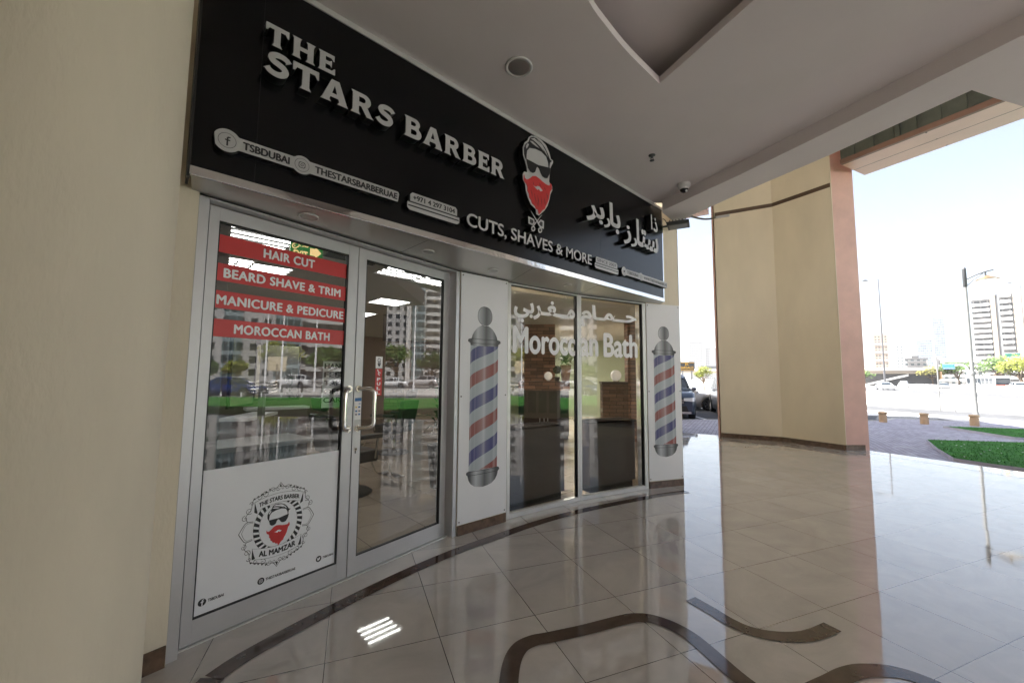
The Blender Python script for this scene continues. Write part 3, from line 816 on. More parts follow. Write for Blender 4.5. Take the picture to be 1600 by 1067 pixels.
# ------------------------------------------------------------------ emblem of the shop: outlines in sign coordinates (u, z)
EMB = {
    'plate': [(2.437, 3.731), (2.492, 3.746), (2.570, 3.744), (2.640, 3.719), (2.687, 3.664), (2.710, 3.607), (2.741, 3.602), (2.741, 3.578), (2.710, 3.525), (2.691, 3.436), (2.684, 3.372), (2.698, 3.349), (2.729, 3.338), (2.731, 3.295), (2.703, 3.249), (2.689, 3.192), (2.663, 3.119), (2.617, 3.058), (2.539, 2.988), (2.506, 2.995), (2.495, 3.038), (2.430, 3.065), (2.394, 3.115), (2.366, 3.175), (2.357, 3.233), (2.328, 3.269), (2.324, 3.310), (2.344, 3.347), (2.382, 3.354), (2.375, 3.401), (2.352, 3.454), (2.328, 3.499), (2.324, 3.566), (2.344, 3.621), (2.384, 3.661), (2.401, 3.700)],
    'hair': [(2.418, 3.702), (2.459, 3.727), (2.503, 3.730), (2.564, 3.717), (2.621, 3.687), (2.665, 3.639), (2.694, 3.593), (2.725, 3.589), (2.694, 3.561), (2.686, 3.508), (2.675, 3.438), (2.663, 3.434), (2.675, 3.512), (2.668, 3.555), (2.640, 3.604), (2.571, 3.626), (2.492, 3.622), (2.410, 3.598), (2.378, 3.557), (2.372, 3.516), (2.370, 3.477), (2.360, 3.470), (2.341, 3.512), (2.338, 3.569), (2.359, 3.615), (2.397, 3.651)],
    'st1': [(2.427, 3.693), (2.470, 3.718), (2.525, 3.704), (2.582, 3.671), (2.605, 3.640), (2.559, 3.665), (2.503, 3.684), (2.459, 3.693)],
    'st2': [(2.410, 3.667), (2.448, 3.677), (2.503, 3.663), (2.541, 3.646), (2.492, 3.647), (2.444, 3.655)],
    'st3': [(2.514, 3.720), (2.582, 3.695), (2.633, 3.651), (2.663, 3.605), (2.616, 3.644), (2.559, 3.686)],
    'st4': [(2.359, 3.593), (2.380, 3.628), (2.401, 3.629), (2.384, 3.594), (2.368, 3.572)],
    'glasses': [(2.364, 3.474), (2.428, 3.475), (2.493, 3.473), (2.526, 3.473), (2.605, 3.489), (2.698, 3.507), (2.684, 3.442), (2.651, 3.388), (2.617, 3.379), (2.583, 3.383), (2.560, 3.405), (2.537, 3.442), (2.515, 3.453), (2.498, 3.434), (2.482, 3.390), (2.454, 3.371), (2.418, 3.370), (2.386, 3.397)],
    'beard': [(2.361, 3.330), (2.344, 3.313), (2.349, 3.287), (2.376, 3.281), (2.412, 3.304), (2.450, 3.340), (2.493, 3.356), (2.542, 3.348), (2.594, 3.331), (2.640, 3.324), (2.679, 3.325), (2.698, 3.337), (2.698, 3.357), (2.717, 3.344), (2.722, 3.303), (2.694, 3.269), (2.689, 3.243), (2.675, 3.187), (2.654, 3.141), (2.633, 3.110), (2.620, 3.075), (2.583, 3.051), (2.568, 3.028), (2.539, 2.999), (2.523, 3.042), (2.499, 3.039), (2.482, 3.065), (2.447, 3.076), (2.434, 3.105), (2.408, 3.123), (2.404, 3.157), (2.383, 3.181), (2.385, 3.212), (2.370, 3.238), (2.345, 3.252), (2.336, 3.277), (2.336, 3.307)],
    'mouth': [(2.459, 3.252), (2.494, 3.250), (2.516, 3.267), (2.542, 3.269), (2.587, 3.243), (2.556, 3.226), (2.534, 3.244), (2.516, 3.226), (2.494, 3.237)],
    'b0': [(2.429, 3.204), (2.438, 3.168), (2.447, 3.132), (2.444, 3.170)],
    'b1': [(2.472, 3.187), (2.481, 3.135), (2.490, 3.083), (2.488, 3.137)],
    'b2': [(2.516, 3.185), (2.525, 3.125), (2.534, 3.065), (2.532, 3.127)],
    'b3': [(2.561, 3.183), (2.570, 3.131), (2.579, 3.078), (2.576, 3.133)],
    'b4': [(2.606, 3.182), (2.615, 3.145), (2.624, 3.108), (2.622, 3.147)],
    'b5': [(2.450, 3.288), (2.459, 3.272), (2.468, 3.255), (2.465, 3.274)],
    'b6': [(2.538, 3.310), (2.547, 3.290), (2.556, 3.269), (2.554, 3.292)],
    'b7': [(2.606, 3.285), (2.615, 3.272), (2.624, 3.259), (2.622, 3.275)],
    'b8': [(2.499, 3.133), (2.508, 3.100), (2.517, 3.068), (2.514, 3.102)],
    'b9': [(2.640, 3.241), (2.649, 3.211), (2.659, 3.182), (2.656, 3.214)],
    'sc1': [(2.432, 3.012), (2.445, 3.005), (2.575, 2.892), (2.561, 2.879)],
    'sc2': [(2.597, 3.017), (2.583, 3.007), (2.448, 2.853), (2.461, 2.847)],
    'rz1': [(2.414, 2.952), (2.495, 2.945), (2.500, 2.908), (2.474, 2.881), (2.416, 2.885)],
    'rz2': [(2.530, 2.911), (2.583, 2.969), (2.629, 2.963), (2.624, 2.886), (2.552, 2.889)],
    'rg1': [(2.498, 2.853), (2.494, 2.839), (2.484, 2.827), (2.470, 2.820), (2.456, 2.820), (2.446, 2.827), (2.442, 2.839), (2.445, 2.853), (2.456, 2.865), (2.469, 2.872), (2.483, 2.872), (2.494, 2.865)],
    'rg2': [(2.590, 2.861), (2.587, 2.847), (2.576, 2.835), (2.561, 2.828), (2.547, 2.828), (2.537, 2.835), (2.533, 2.847), (2.536, 2.861), (2.547, 2.873), (2.561, 2.881), (2.576, 2.881), (2.587, 2.874)],
}

# lower white film with the printed badge
mb = MB()
LEAF.box(mb, .062, .893, .143, .938, SO, SO + .0008, 0)
mb.build("lower_film", M_FILM, dl)
def face(mb, fr, warp, off, black, red, white, step=.0006):
    """bearded face with sunglasses; white gaps are separate pieces on top"""
    put_poly(mb, fr, [EMB['hair']], off, mi=black, warp=warp)
    for k in ('st1', 'st2', 'st3', 'st4'): put_poly(mb, fr, [EMB[k]], off + step, mi=white, warp=warp)
    put_poly(mb, fr, [EMB['glasses']], off + step * 2, mi=black, warp=warp)
    put_poly(mb, fr, [EMB['beard']], off + step, mi=red, warp=warp)
    put_poly(mb, fr, [EMB['mouth']], off + step * 2, mi=white, warp=warp)
mb = MB()
C0 = (.494, .525)
o1 = SO + .0014
# striped oval at both sides
for s in (-1, 1):
    for k in range(-5, 6):
        a0 = radians(k * 12.2 - 3.6); a1 = radians(k * 12.2 + 3.4)
        ro, ri = (.150, .172), (.118, .140)
        tw = radians(4) * s
        q = [(C0[0] + s * ro[0] * cos(a0), C0[1] + ro[1] * sin(a0)), (C0[0] + s * ro[0] * cos(a1), C0[1] + ro[1] * sin(a1)), (C0[0] + s * ri[0] * cos(a1 + tw), C0[1] + ri[1] * sin(a1 + tw)), (C0[0] + s * ri[0] * cos(a0 + tw), C0[1] + ri[1] * sin(a0 + tw))]
        mb.add([LEAF.P(u, z, o1) for u, z in q], [(0, 1, 2, 3)], 0)
for rr in ((.117, .139), (.151, .173)):
    q = circle_pts(*C0, *rr, n=60); put_poly(mb, LEAF, [q, circle_pts(*C0, rr[0] - .0012, rr[1] - .0012, n=60)], o1 + .0002)
# ribbons
def ribbon(zc, h, half, sag):
    top = [(C0[0] + half * t / 8, zc + h / 2 + sag * (1 - (t / 8) ** 2)) for t in range(-8, 9)]
    bot = [(u, z - h) for u, z in top]
    out = top + bot[::-1]
    put_poly(mb, LEAF, [out], o1 + .0006, mi=0)
    ins = [(C0[0] + (u - C0[0]) * .988, z + (.0016 if i >= 17 else -.0016)) for i, (u, z) in enumerate(out)]
    put_poly(mb, LEAF, [ins], o1 + .0010, mi=1)
    for s in (-1, 1):   # folded tails
        tail = [(C0[0] + s * half, zc + h / 2), (C0[0] + s * half, zc - h / 2), (C0[0] + s * (half - .018), zc - h / 2 - .012 * (1 if sag > 0 else -1)), (C0[0] + s * (half - .018), zc - h / 2)]
        put_poly(mb, LEAF, [tail], o1 + .0012, mi=0)
    return lambda u, z: (u, z + sag * (1 - ((u - C0[0]) / half) ** 2))
w1 = ribbon(.665, .062, .150, .028)
fit_text(mb, LEAF, "THE STARS BARBER", .370, .618, .650, .676, o1 + .0016, bold=.035, mi=0, warp=w1)
w2 = ribbon(.385, .066, .150, -.026)
fit_text(mb, LEAF, "AL MAMZAR", .385, .605, .370, .402, o1 + .0016, bold=.035, mi=0, warp=w2)
# scrollwork
def curl(cx, cz, r, a0, turns, s, w=.0016):
    pts = []
    for k in range(26):
        t = k / 25; a = a0 + s * turns * 2 * pi * t; rr = r * (1 - .85 * t)
        pts.append((cx + rr * cos(a), cz + rr * sin(a)))
    put_poly(mb, LEAF, [stroke(pts, [w * (1 - .5 * k / 25) for k in range(26)])], o1 + .0004)
for sx in (-1, 1):
    for sz in (-1, 1):
        X = lambda d: C0[0] + sx * d
        Zq = lambda d: C0[1] + sz * d
        put_poly(mb, LEAF, [stroke(smooth_pts([(X(.02), Zq(.236)), (X(.06), Zq(.222)), (X(.11), Zq(.206)), (X(.158), Zq(.185)), (X(.168), Zq(.13)), (X(.196), Zq(.095)), (X(.185), Zq(.06))], 5), .0015)], o1 + .0004)
        for cx, cz, r, a0, tn, s in ((.045, .224, .018, 0, 1.2, 1), (.085, .208, .020, 1, 1.3, -1), (.125, .196, .017, 2, 1.2, 1), (.178, .125, .020, 4, 1.4, 1), (.200, .085, .018, 1.5, 1.3, -1), (.165, .165, .013, 0, 1.2, 1)):
            curl(X(cx), Zq(cz), r, a0 if sx > 0 else pi - a0, tn, s * sx * sz)
        for k in range(5):   # leaf ticks
            u0, z0 = .055 + k * .022, .232 - k * .010
            put_poly(mb, LEAF, [[(X(u0), Zq(z0 - .004)), (X(u0 + .012), Zq(z0 + .006)), (X(u0 + .018), Zq(z0 - .006))]], o1 + .0004)
        put_poly(mb, LEAF, [stroke(smooth_pts([(X(.152), Zq(.055)), (X(.190), Zq(.058)), (X(.210), Zq(.035)), (X(.230), Zq(.0))], 5), .0018)], o1 + .0004)
        put_poly(mb, LEAF, [stroke(smooth_pts([(X(.152), Zq(.048)), (X(.184), Zq(.050)), (X(.202), Zq(.030)), (X(.214), Zq(.0))], 5), .0010)], o1 + .0004)
for sz in (-1, 1):
    put_poly(mb, LEAF, [stroke([(C0[0] - .022, C0[1] + sz * .232), (C0[0], C0[1] + sz * .264), (C0[0] + .022, C0[1] + sz * .232)], .0018)], o1 + .0004)
    put_poly(mb, LEAF, [[(C0[0] - .008, C0[1] + sz * .235), (C0[0], C0[1] + sz * .258), (C0[0] + .008, C0[1] + sz * .235)]], o1 + .0004)
    for s in (-1, 1):
        curl(C0[0] + s * .016, C0[1] + sz * .226, .013, 0, 1.2, s)
# face, scaled from the sign emblem
fw = lambda u, z: (.495 + (u - 2.535) * .37, .522 + (z - 3.36) * .365)
face(mb, LEAF, fw, o1 + .0006, 0, 2, 1, .0004)
mb.build("badge", [M_PRINTBLK, M_FILM, M_RED], dl)
def dot_logo(mb, fr, cu, cz, r, off, kind, c_dark=0, c_light=1):
    put_poly(mb, fr, [circle_pts(cu, cz, r)], off, mi=c_dark)
    if kind == 'f':
        put_poly(mb, fr, [[(cu - .10 * r, cz - .95 * r), (cu + .16 * r, cz - .95 * r), (cu + .16 * r, cz - .02 * r), (cu + .42 * r, cz - .02 * r), (cu + .46 * r, cz + .22 * r), (cu + .16 * r, cz + .22 * r), (cu + .16 * r, cz + .42 * r), (cu + .24 * r, cz + .52 * r), (cu + .46 * r, cz + .52 * r), (cu + .46 * r, cz + .76 * r), (cu + .12 * r, cz + .76 * r), (cu - .10 * r, cz + .55 * r), (cu - .10 * r, cz + .22 * r), (cu - .34 * r, cz + .22 * r), (cu - .34 * r, cz - .02 * r), (cu - .10 * r, cz - .02 * r)]], off + .0004, mi=c_light)
    elif kind == 'i':
        s = .52 * r
        sq = lambda h: [(cu - h, cz - h * .6), (cu - h * .6, cz - h), (cu + h * .6, cz - h), (cu + h, cz - h * .6), (cu + h, cz + h * .6), (cu + h * .6, cz + h), (cu - h * .6, cz + h), (cu - h, cz + h * .6)]
        put_poly(mb, fr, [sq(s), sq(s * .78)], off + .0004, mi=c_light)
        put_poly(mb, fr, [circle_pts(cu, cz, s * .46), circle_pts(cu, cz, s * .26)], off + .0004, mi=c_light)
        put_poly(mb, fr, [circle_pts(cu + s * .52, cz + s * .52, s * .10, n=10)], off + .0004, mi=c_light)
    elif kind == 't':
        b = [(-.6, -.42), (-.2, -.5), (.2, -.38), (.46, -.02), (.5, .22), (.64, .42), (.44, .4), (.26, .5), (.06, .42), (.0, .2), (-.3, .24), (-.52, .46), (-.56, .16), (-.5, -.02), (-.36, -.2)]
        put_poly(mb, fr, [[(cu + x * r, cz + y * r) for x, y in b]], off + .0004, mi=c_light)
mb = MB()
dot_logo(mb, LEAF, .100, .206, .020, o1, 'f'); fit_text(mb, LEAF, "TSBDUBAI", .128, .205, .199, .214, o1, bold=.03)
mb.build("social_print", [M_PRINTBLK, M_FILM], dl); mb = MB()
dot_logo(mb, LEAF, .405, .204, .020, o1, 'i'); fit_text(mb, LEAF, "THESTARSBARBERUAE", .433, .615, .197, .212, o1, bold=.03)
mb.build("social_print", [M_PRINTBLK, M_FILM], dl); mb = MB()
dot_logo(mb, LEAF, .775, .210, .020, o1, 't'); fit_text(mb, LEAF, "TSBDUBAI", .803, .880, .203, .217, o1, bold=.03)
mb.build("social_print", [M_PRINTBLK, M_FILM], dl)
# pull sticker and payment sticker on the right leaf
mb = MB()
U0, U1 = 1.182, 1.246
LEAF.box(mb, U0, U1, 1.545, 1.640, SO, SO + .0006, 0)
LEAF.box(mb, U0, U1, 1.480, 1.540, SO, SO + .0006, 1)
LEAF.box(mb, U0, U1, 1.325, 1.475, SO, SO + .0006, 1)
for i, ch in enumerate("PULL"):
    fit_text(mb, LEAF, ch, U0 + .018, U1 - .018, 1.444 - i * .036, 1.468 - i * .036, SO + .0012, bold=.03, mi=0)
put_poly(mb, LEAF, [stroke([(U0 + .018, 1.530), (U0 + .030, 1.515), (U0 + .046, 1.505)], .004)], SO + .0012, mi=0)
put_poly(mb, LEAF, [stroke([(U0 + .030, 1.516), (U0 + .026, 1.500), (U0 + .040, 1.488)], .0045)], SO + .0012, mi=0)
put_poly(mb, LEAF, [circle_pts(U0 + .020, 1.533, .004, n=12)], SO + .0013, mi=0)
pw = lambda u, z: (.5 * (U0 + U1) + (u - 2.535) * .085, 1.592 + (z - 3.36) * .10)
face(mb, LEAF, pw, SO + .0012, 2, 2, 0, .0003)
mb.build("pull_sticker", [M_STICK, M_STRIPE, M_PRINTBLK], dr)
mb = MB()
LEAF.box(mb, .997, 1.052, 1.150, 1.315, .0004, .0010, 0)
LEAF.box(mb, .997, 1.052, 1.290, 1.315, .0010, .0014, 1)
LEAF.box(mb, 1.030, 1.048, 1.267, 1.273, .0010, .0014, 1)
for i, (cu, cz, c) in enumerate(((1.010, 1.245, 2), (1.036, 1.245, 1), (1.012, 1.215, 1), (1.038, 1.215, 3), (1.012, 1.190, 3), (1.038, 1.190, 1))):
    LEAF.box(mb, cu - .008, cu + .008, cz - .006, cz + .006, .0010, .0014, c)
mb.build("payment_sticker", [M_STICK, mat("sticker_blue", (.03, .16, .42), .4), mat("sticker_yellow", (.75, .6, .15), .4), mat("sticker_grey", (.2, .2, .24), .4)], dr)

# ------------------------------------------------------------------ the two windows
def window(fr, u0, u1, lab):
    mb = MB()
    fr.box(mb, 0.0, u0, 0.0, 2.503, -.06, 0.0); fr.box(mb, u1, fr.L - .003, 0.0, 2.503, -.06, 0.0)
    fr.box(mb, u0, u1, 0.002, .050, -.06, -.001); fr.box(mb, u0, u1, 2.486, 2.503, -.06, -.001)
    w = mb.build("window", M_ALU2, bld, bevel=.0015)
    w["label"] = lab
    mb = MB()
    for a in ((u0, u0 + .006, .05, 2.486), (u1 - .012, u1, .05, 2.486), (u0 + .006, u1 - .012, 2.478, 2.486)): fr.box(mb, *a, -.05, -.008)
    mb.build("gasket", M_GASKET, w)
    mb = MB(); fr.box(mb, u0 + .001, u1 - .001, .051, 2.485, -.038, -.030)
    mb.build("glass_pane", M_GLASSW, w)
    return w
w1 = window(WIN1, .042, 1.062, "left window pane with the first half of the bath lettering")
w2 = window(WIN2, .034, 1.088, "right window pane with the last half of the bath lettering")
WO = -.0285
def wl(fr, body, u0, u1, z0, z1, bold, par):
    mb = MB(); fit_text(mb, fr, body, u0, u1, z0, z1, WO, bold=bold, mi=0)
    mb.build("window_lettering", M_STICK, par)
wl(WIN1, "Morocc", .100, 1.050, 1.745, 2.032, .024, w1)
wl(WIN1, "\uFEF2\uFE91\uFEAE\u0640\uFED0\u0640\u0640\uFEE3", .100, 1.050, 2.085, 2.375, .034, w1)
wl(WIN2, "an", .040, .315, 1.745, 1.955, .024, w2)
wl(WIN2, "Bath", .425, 1.005, 1.745, 2.042, .024, w2)
wl(WIN2, "\uFEE1\uFE8E\u0640\uFEE4\u0640\u0640\uFEA3", .045, 1.005, 2.115, 2.40, .034, w2)
# ------------------------------------------------------------------ printed barber-pole boards
def pole_mats():
    m = bpy.data.materials.new("printed_metal"); m.use_nodes = True     # the picture's own grey gradient, printed on the board
    t = m.node_tree; b = t.nodes["Principled BSDF"]; b.inputs["Roughness"].default_value = .35
    a = t.nodes.new("ShaderNodeAttribute"); a.attribute_name = "print_u"
    r = t.nodes.new("ShaderNodeValToRGB"); e = r.color_ramp.elements
    e[0].position = 0; e[0].color = (.05, .055, .062, 1); e[1].position = 1; e[1].color = (.045, .05, .055, 1)
    for p, c in ((.10, .10), (.28, .85), (.38, .60), (.54, .17), (.74, .50), (.88, .10)):
        c *= .62; x = e.new(p); x.color = (c, c * 1.03, c * 1.07, 1)
    t.links.new(a.outputs["Fac"], r.inputs[0]); t.links.new(r.outputs[0], b.inputs["Base Color"])
    m2 = bpy.data.materials.new("printed_stripes"); m2.use_nodes = True
    t = m2.node_tree; b = t.nodes["Principled BSDF"]; b.inputs["Roughness"].default_value = .35
    au = t.nodes.new("ShaderNodeAttribute"); au.attribute_name = "print_u"
    av = t.nodes.new("ShaderNodeAttribute"); av.attribute_name = "print_v"
    # diagonal helix: phase = v - f(u)
    mp = t.nodes.new("ShaderNodeMapRange"); mp.interpolation_type = 'LINEAR'; mp.inputs[3].default_value = -1; mp.inputs[4].default_value = 1
    t.links.new(au.outputs["Fac"], mp.inputs[0])
    asn = t.nodes.new("ShaderNodeMath"); asn.operation = 'ARCSINE'; t.links.new(mp.outputs[0], asn.inputs[0])
    ml = t.nodes.new("ShaderNodeMath"); ml.operation = 'MULTIPLY_ADD'; ml.inputs[1].default_value = .42 / pi; t.links.new(asn.outputs[0], ml.inputs[0]); t.links.new(av.outputs["Fac"], ml.inputs[2])
    wr = t.nodes.new("ShaderNodeMath"); wr.operation = 'WRAP'; wr.inputs[1].default_value = 1; wr.inputs[2].default_value = 0
    t.links.new(ml.outputs[0], wr.inputs[0])
    r = t.nodes.new("ShaderNodeValToRGB"); r.color_ramp.interpolation = 'CONSTANT'; e = r.color_ramp.elements
    blue, white, red = (.036, .036, .165, 1), (.36, .40, .43, 1), (.24, .05, .04, 1)
    e[0].position = 0; e[0].color = blue; e[1].position = .25; e[1].color = white
    x = e.new(.5); x.color = red; x = e.new(.75); x.color = white
    t.links.new(wr.outputs[0], r.inputs[0])
    r2 = t.nodes.new("ShaderNodeValToRGB"); e = r2.color_ramp.elements
    e[0].position = 0; e[0].color = (.05, .05, .05, 1); e[1].position = 1; e[1].color = (.04, .04, .04, 1)
    for p, c in ((.05, .35), (.06, .05), (.16, .03), (.17, .22), (.22, .05), (.42, .25), (.5, .55), (.58, .12), (.78, .0), (.84, .05), (.845, .30), (.93, .22), (.935, .03)):
        x = e.new(p); x.color = (c, c, c, 1)
    t.links.new(au.outputs["Fac"], r2.inputs[0])
    mx = t.nodes.new("ShaderNodeMix"); mx.data_type = 'RGBA'; mx.blend_type = 'SCREEN'; mx.inputs[0].default_value = .55
    t.links.new(r.outputs[0], mx.inputs[6]); t.links.new(r2.outputs[0], mx.inputs[7])
    t.links.new(mx.outputs[2], b.inputs["Base Color"])
    return m, m2
M_PMETAL, M_PSTR = pole_mats()
def print_attr(o, fr, uc, half, zt, per):
    me = o.data
    A = me.attributes.new("print_u", 'FLOAT', 'POINT'); B = me.attributes.new("print_v", 'FLOAT', 'POINT')
    for i, v in enumerate(me.vertices):
        w = v.co + ctx.origin
        u = (Vector((w.x, w.y)) - fr.o).dot(fr.d)
        A.data[i].value = (u - uc) / (2 * half) + .5
        B.data[i].value = (zt - w.z) / per
def pole_board(fr, uc, label):
    t = thing("barber_pole_poster", label, "poster", fr.P(fr.L / 2, .09, 0), "printed barber pole boards beside the windows")
    mb = MB(); fr.box(mb, 0.002, fr.L - .001, .095, 2.502, -.008, .0)
    mb.build("board", M_PANEL, t, bevel=.001)
    o2 = .0015
    mb = MB(); N = 24
    def lathe_print(prof):      # flat print of a turned profile: rows of (half width, z)
        k0 = len(mb.v)
        vs = []
        for h, z in prof:
            for k in range(N + 1):
                s = -1 + 2 * k / N
                vs.append(fr.P(uc + h * s, z - .004 * (1 - s * s), o2))
        fs = [(i * (N + 1) + k, i * (N + 1) + k + 1, (i + 1) * (N + 1) + k + 1, (i + 1) * (N + 1) + k) for i in range(len(prof) - 1) for k in range(N)]
        mb.add(vs, fs)
    mb = MB()
    lathe_print([(.175, .572), (.198, .566), (.206, .552), (.200, .538), (.188, .532), (.186, .520), (.175, .486), (.150, .450), (.105, .420), (.05, .408), (.004, .405)])
    p = mb.build("pole_cap_print", M_PMETAL, t, fixn=True)
    print_attr(p, fr, uc, .20, 2, 1)
    mb = MB()
    lathe_print([(.020, 1.996), (.045, 1.992), (.066, 1.984), (.096, 1.965), (.130, 1.930), (.154, 1.890), (.163, 1.858), (.200, 1.850), (.208, 1.836), (.204, 1.822), (.180, 1.815), (.176, 1.790)])
    p = mb.build("pole_cap_print", M_PMETAL, t, fixn=True)
    print_attr(p, fr, uc, .20, 2, 1)
    mb = MB()
    lathe_print([(.030, 2.000), (.062, 2.020), (.086, 2.055), (.090, 2.092), (.084, 2.130), (.066, 2.162), (.036, 2.182), (.004, 2.188)])
    p = mb.build("pole_cap_print", M_PMETAL, t, fixn=True)
    print_attr(p, fr, uc, .20, 2, 1)
    mb = MB(); R = 14; vs = []
    for j in range(R + 1):
        for k in range(N + 1):
            s = -1 + 2 * k / N
            vs.append(fr.P(uc + .175 * s, .57 + (1.79 - .57) * j / R, o2 - .0004))
    mb.add(vs, [(i * (N + 1) + k, i * (N + 1) + k + 1, (i + 1) * (N + 1) + k + 1, (i + 1) * (N + 1) + k) for i in range(R) for k in range(N)])
    p = mb.build("pole_stripe_print", M_PSTR, t)
    print_attr(p, fr, uc, .1755, 1.814, .49)
    for z0_, h_ in ((1.857, .165), (1.814, .190), (.567, .188), (.532, .190), (1.994, .045)):
        mb = MB(); put_poly(mb, fr, [stroke([(uc + h_ * k / 10, z0_ - .004 * (1 - (k / 10) ** 2)) for k in range(-10, 11)], .0022)], o2 + .0006); mb.build("pole_line_print", M_PRINTBLK, t)
    mb = MB(); put_poly(mb, fr, [stroke([(uc + a_, b_) for a_, b_ in smooth_pts([(-.030, 2.000), (-.062, 2.020), (-.086, 2.055), (-.090, 2.092), (-.084, 2.130), (-.066, 2.162), (-.036, 2.182), (0, 2.188), (.036, 2.182), (.066, 2.162), (.084, 2.130), (.090, 2.092), (.086, 2.055), (.062, 2.020), (.030, 2.000)], 3)], .0022)], o2 + .0006)
    mb.build("pole_line_print", M_PRINTBLK, t)
    for u in (.022, fr.L - .024):
        for z in (.122, 1.29, 2.475):
            mb = MB(); mb.tube([fr.P(u, z, -.001), fr.P(u, z, .004)], .007, 10)
            mb.build("screw", M_SCREW, t)
    return t
pole_board(PAN1, .298, "tall white board with a printed barber pole between the doors and windows")
pole_board(PAN2, .285, "narrow white board with a printed barber pole at the building corner")

# ------------------------------------------------------------------ the shop sign
sg = thing("shop_sign", "long black fascia sign with pale raised barber shop lettering and red bearded emblem", "sign", SIGN.P(0, ZS, 0))
SL = SIGN.L
mb = MB(); SIGN.box(mb, .0, SL - .026, 2.561, 3.800, -.10, -.002)
for u in (.281, 2.62, 3.62): SIGN.box(mb, u - .001, u + .001, 2.562, 3.799, -.002, -.0012, 1)
SIGN.box(mb, -.012, .0, 2.50, 3.83, -.12, -.004, 1)
mb.build("sign_board", [M_BLACK, M_GASKET], sg)
mb = MB()
SIGN.box(mb, -.004, SL, ZS, 2.560, -.012, .004); mb.build("bottom_trim", M_CHROME, sg, bevel=.002)
mb = MB(); SIGN.box(mb, SL - .026, SL, 2.5605, 3.800, -.10, .002); mb.build("end_trim", M_CHROME, sg)
mb = MB(); SIGN.box(mb, -.004, SL, 3.8005, ZC - .002, -.10, .006); mb.build("top_trim", M_ALU2, sg)
GL = {}
GL['T'] = (.97, [[(0, 1), (.97, 1), (.97, .64), (.91, .64), (.82, .79), (.62, .79), (.62, .14), (.70, 0), (.27, 0), (.35, .14), (.35, .79), (.15, .79), (.06, .64), (0, .64)]])
GL['H'] = (1.06, [[(0, 1), (.44, 1), (.36, .88), (.36, .61), (.70, .61), (.70, .88), (.62, 1), (1.06, 1), (.98, .88), (.98, .12), (1.06, 0), (.62, 0), (.70, .12), (.70, .41), (.36, .41), (.36, .12), (.44, 0), (0, 0), (.08, .12), (.08, .88)]])
GL['E'] = (.84, [[(0, 1), (.79, 1), (.79, .69), (.74, .69), (.65, .81), (.36, .81), (.36, .61), (.56, .61), (.63, .69), (.67, .69), (.67, .34), (.63, .34), (.56, .42), (.36, .42), (.36, .19), (.68, .19), (.79, .33), (.84, .33), (.84, 0), (0, 0), (.08, .12), (.08, .88)]])
GL['A'] = (1.12, [[(.40, 1), (.72, 1), (1.06, .11), (1.12, 0), (.66, 0), (.74, .11), (.70, .23), (.38, .23), (.34, .11), (.42, 0), (-.02, 0), (.06, .11)], [(.54, .76), (.44, .41), (.64, .41)]])
arc = lambda cx, cy, r, a, b, n=10, ry=None: [(cx + r * cos(radians(a + (b - a) * k / n)), cy + (ry or r) * sin(radians(a + (b - a) * k / n))) for k in range(n + 1)]
GL['R'] = (1.06, [[(0, 1), (.56, 1)] + arc(.58, .705, .31, 88, -60, ry=.295) + [(.94, .10), (1.06, 0), (.72, 0), (.46, .39), (.36, .39), (.36, .12), (.44, 0), (0, 0), (.08, .12), (.08, .88)], [(.36, .82), (.54, .82)] + arc(.55, .705, .10, 85, -85, 6, ry=.115) + [(.36, .59)]])
GL['B'] = (.94, [[(0, 1), (.55, 1)] + arc(.56, .76, .28, 88, -40, ry=.24) + arc(.60, .275, .34, 55, -88, ry=.275) + [(0, 0), (.08, .12), (.08, .88)], [(.36, .82), (.52, .82)] + arc(.53, .72, .09, 85, -85, 6) + [(.36, .62)], [(.36, .43), (.55, .43)] + arc(.56, .31, .115, 85, -85, 6) + [(.36, .19)]])
_sc = smooth_pts([(.80, .74), (.72, .835), (.58, .885), (.40, .885), (.24, .81), (.20, .70), (.28, .60), (.46, .535), (.62, .455), (.69, .33), (.62, .19), (.46, .115), (.28, .12), (.14, .18), (.05, .28)], 5)
_w = [(.155 - .02 * abs(i / (len(_sc) - 1) - .5) * 2 + (.05 if i in (0, len(_sc) - 1) else 0.02 if i in (1, len(_sc) - 2) else 0)) * .80 for i in range(len(_sc))]
GL['S'] = (.84, [stroke(_sc, _w)])
def word(txt, u0, u1, z0, z1, gap=.10, depth=.06, sp=.42):
    adv = 0; xs = []
    for ch in txt:
        if ch == ' ': adv += sp; xs.append(None); continue
        xs.append(adv); adv += GL[ch][0] + gap
    tot = adv - gap
    su = (u1 - u0) / tot; sz = z1 - z0
    for ch, x in zip(txt, xs):
        if x is None: continue
        mb = MB()
        arr = curve_mesh(GL[ch][1], .05)
        put(mb, SIGN, arr, su, sz, u0 + x * su, z0, .0, depth + .015, 0, 1)
        mb.build("letter", [M_LETTER, M_BLACKSIDE], sg, fixn=False)
word("THE", .278, .660, 3.357, 3.482, gap=.13)
word("STARS", .285, 1.060, 3.180, 3.328, gap=.10)
word("BARBER", 1.140, 2.092, 3.180, 3.330, gap=.10)
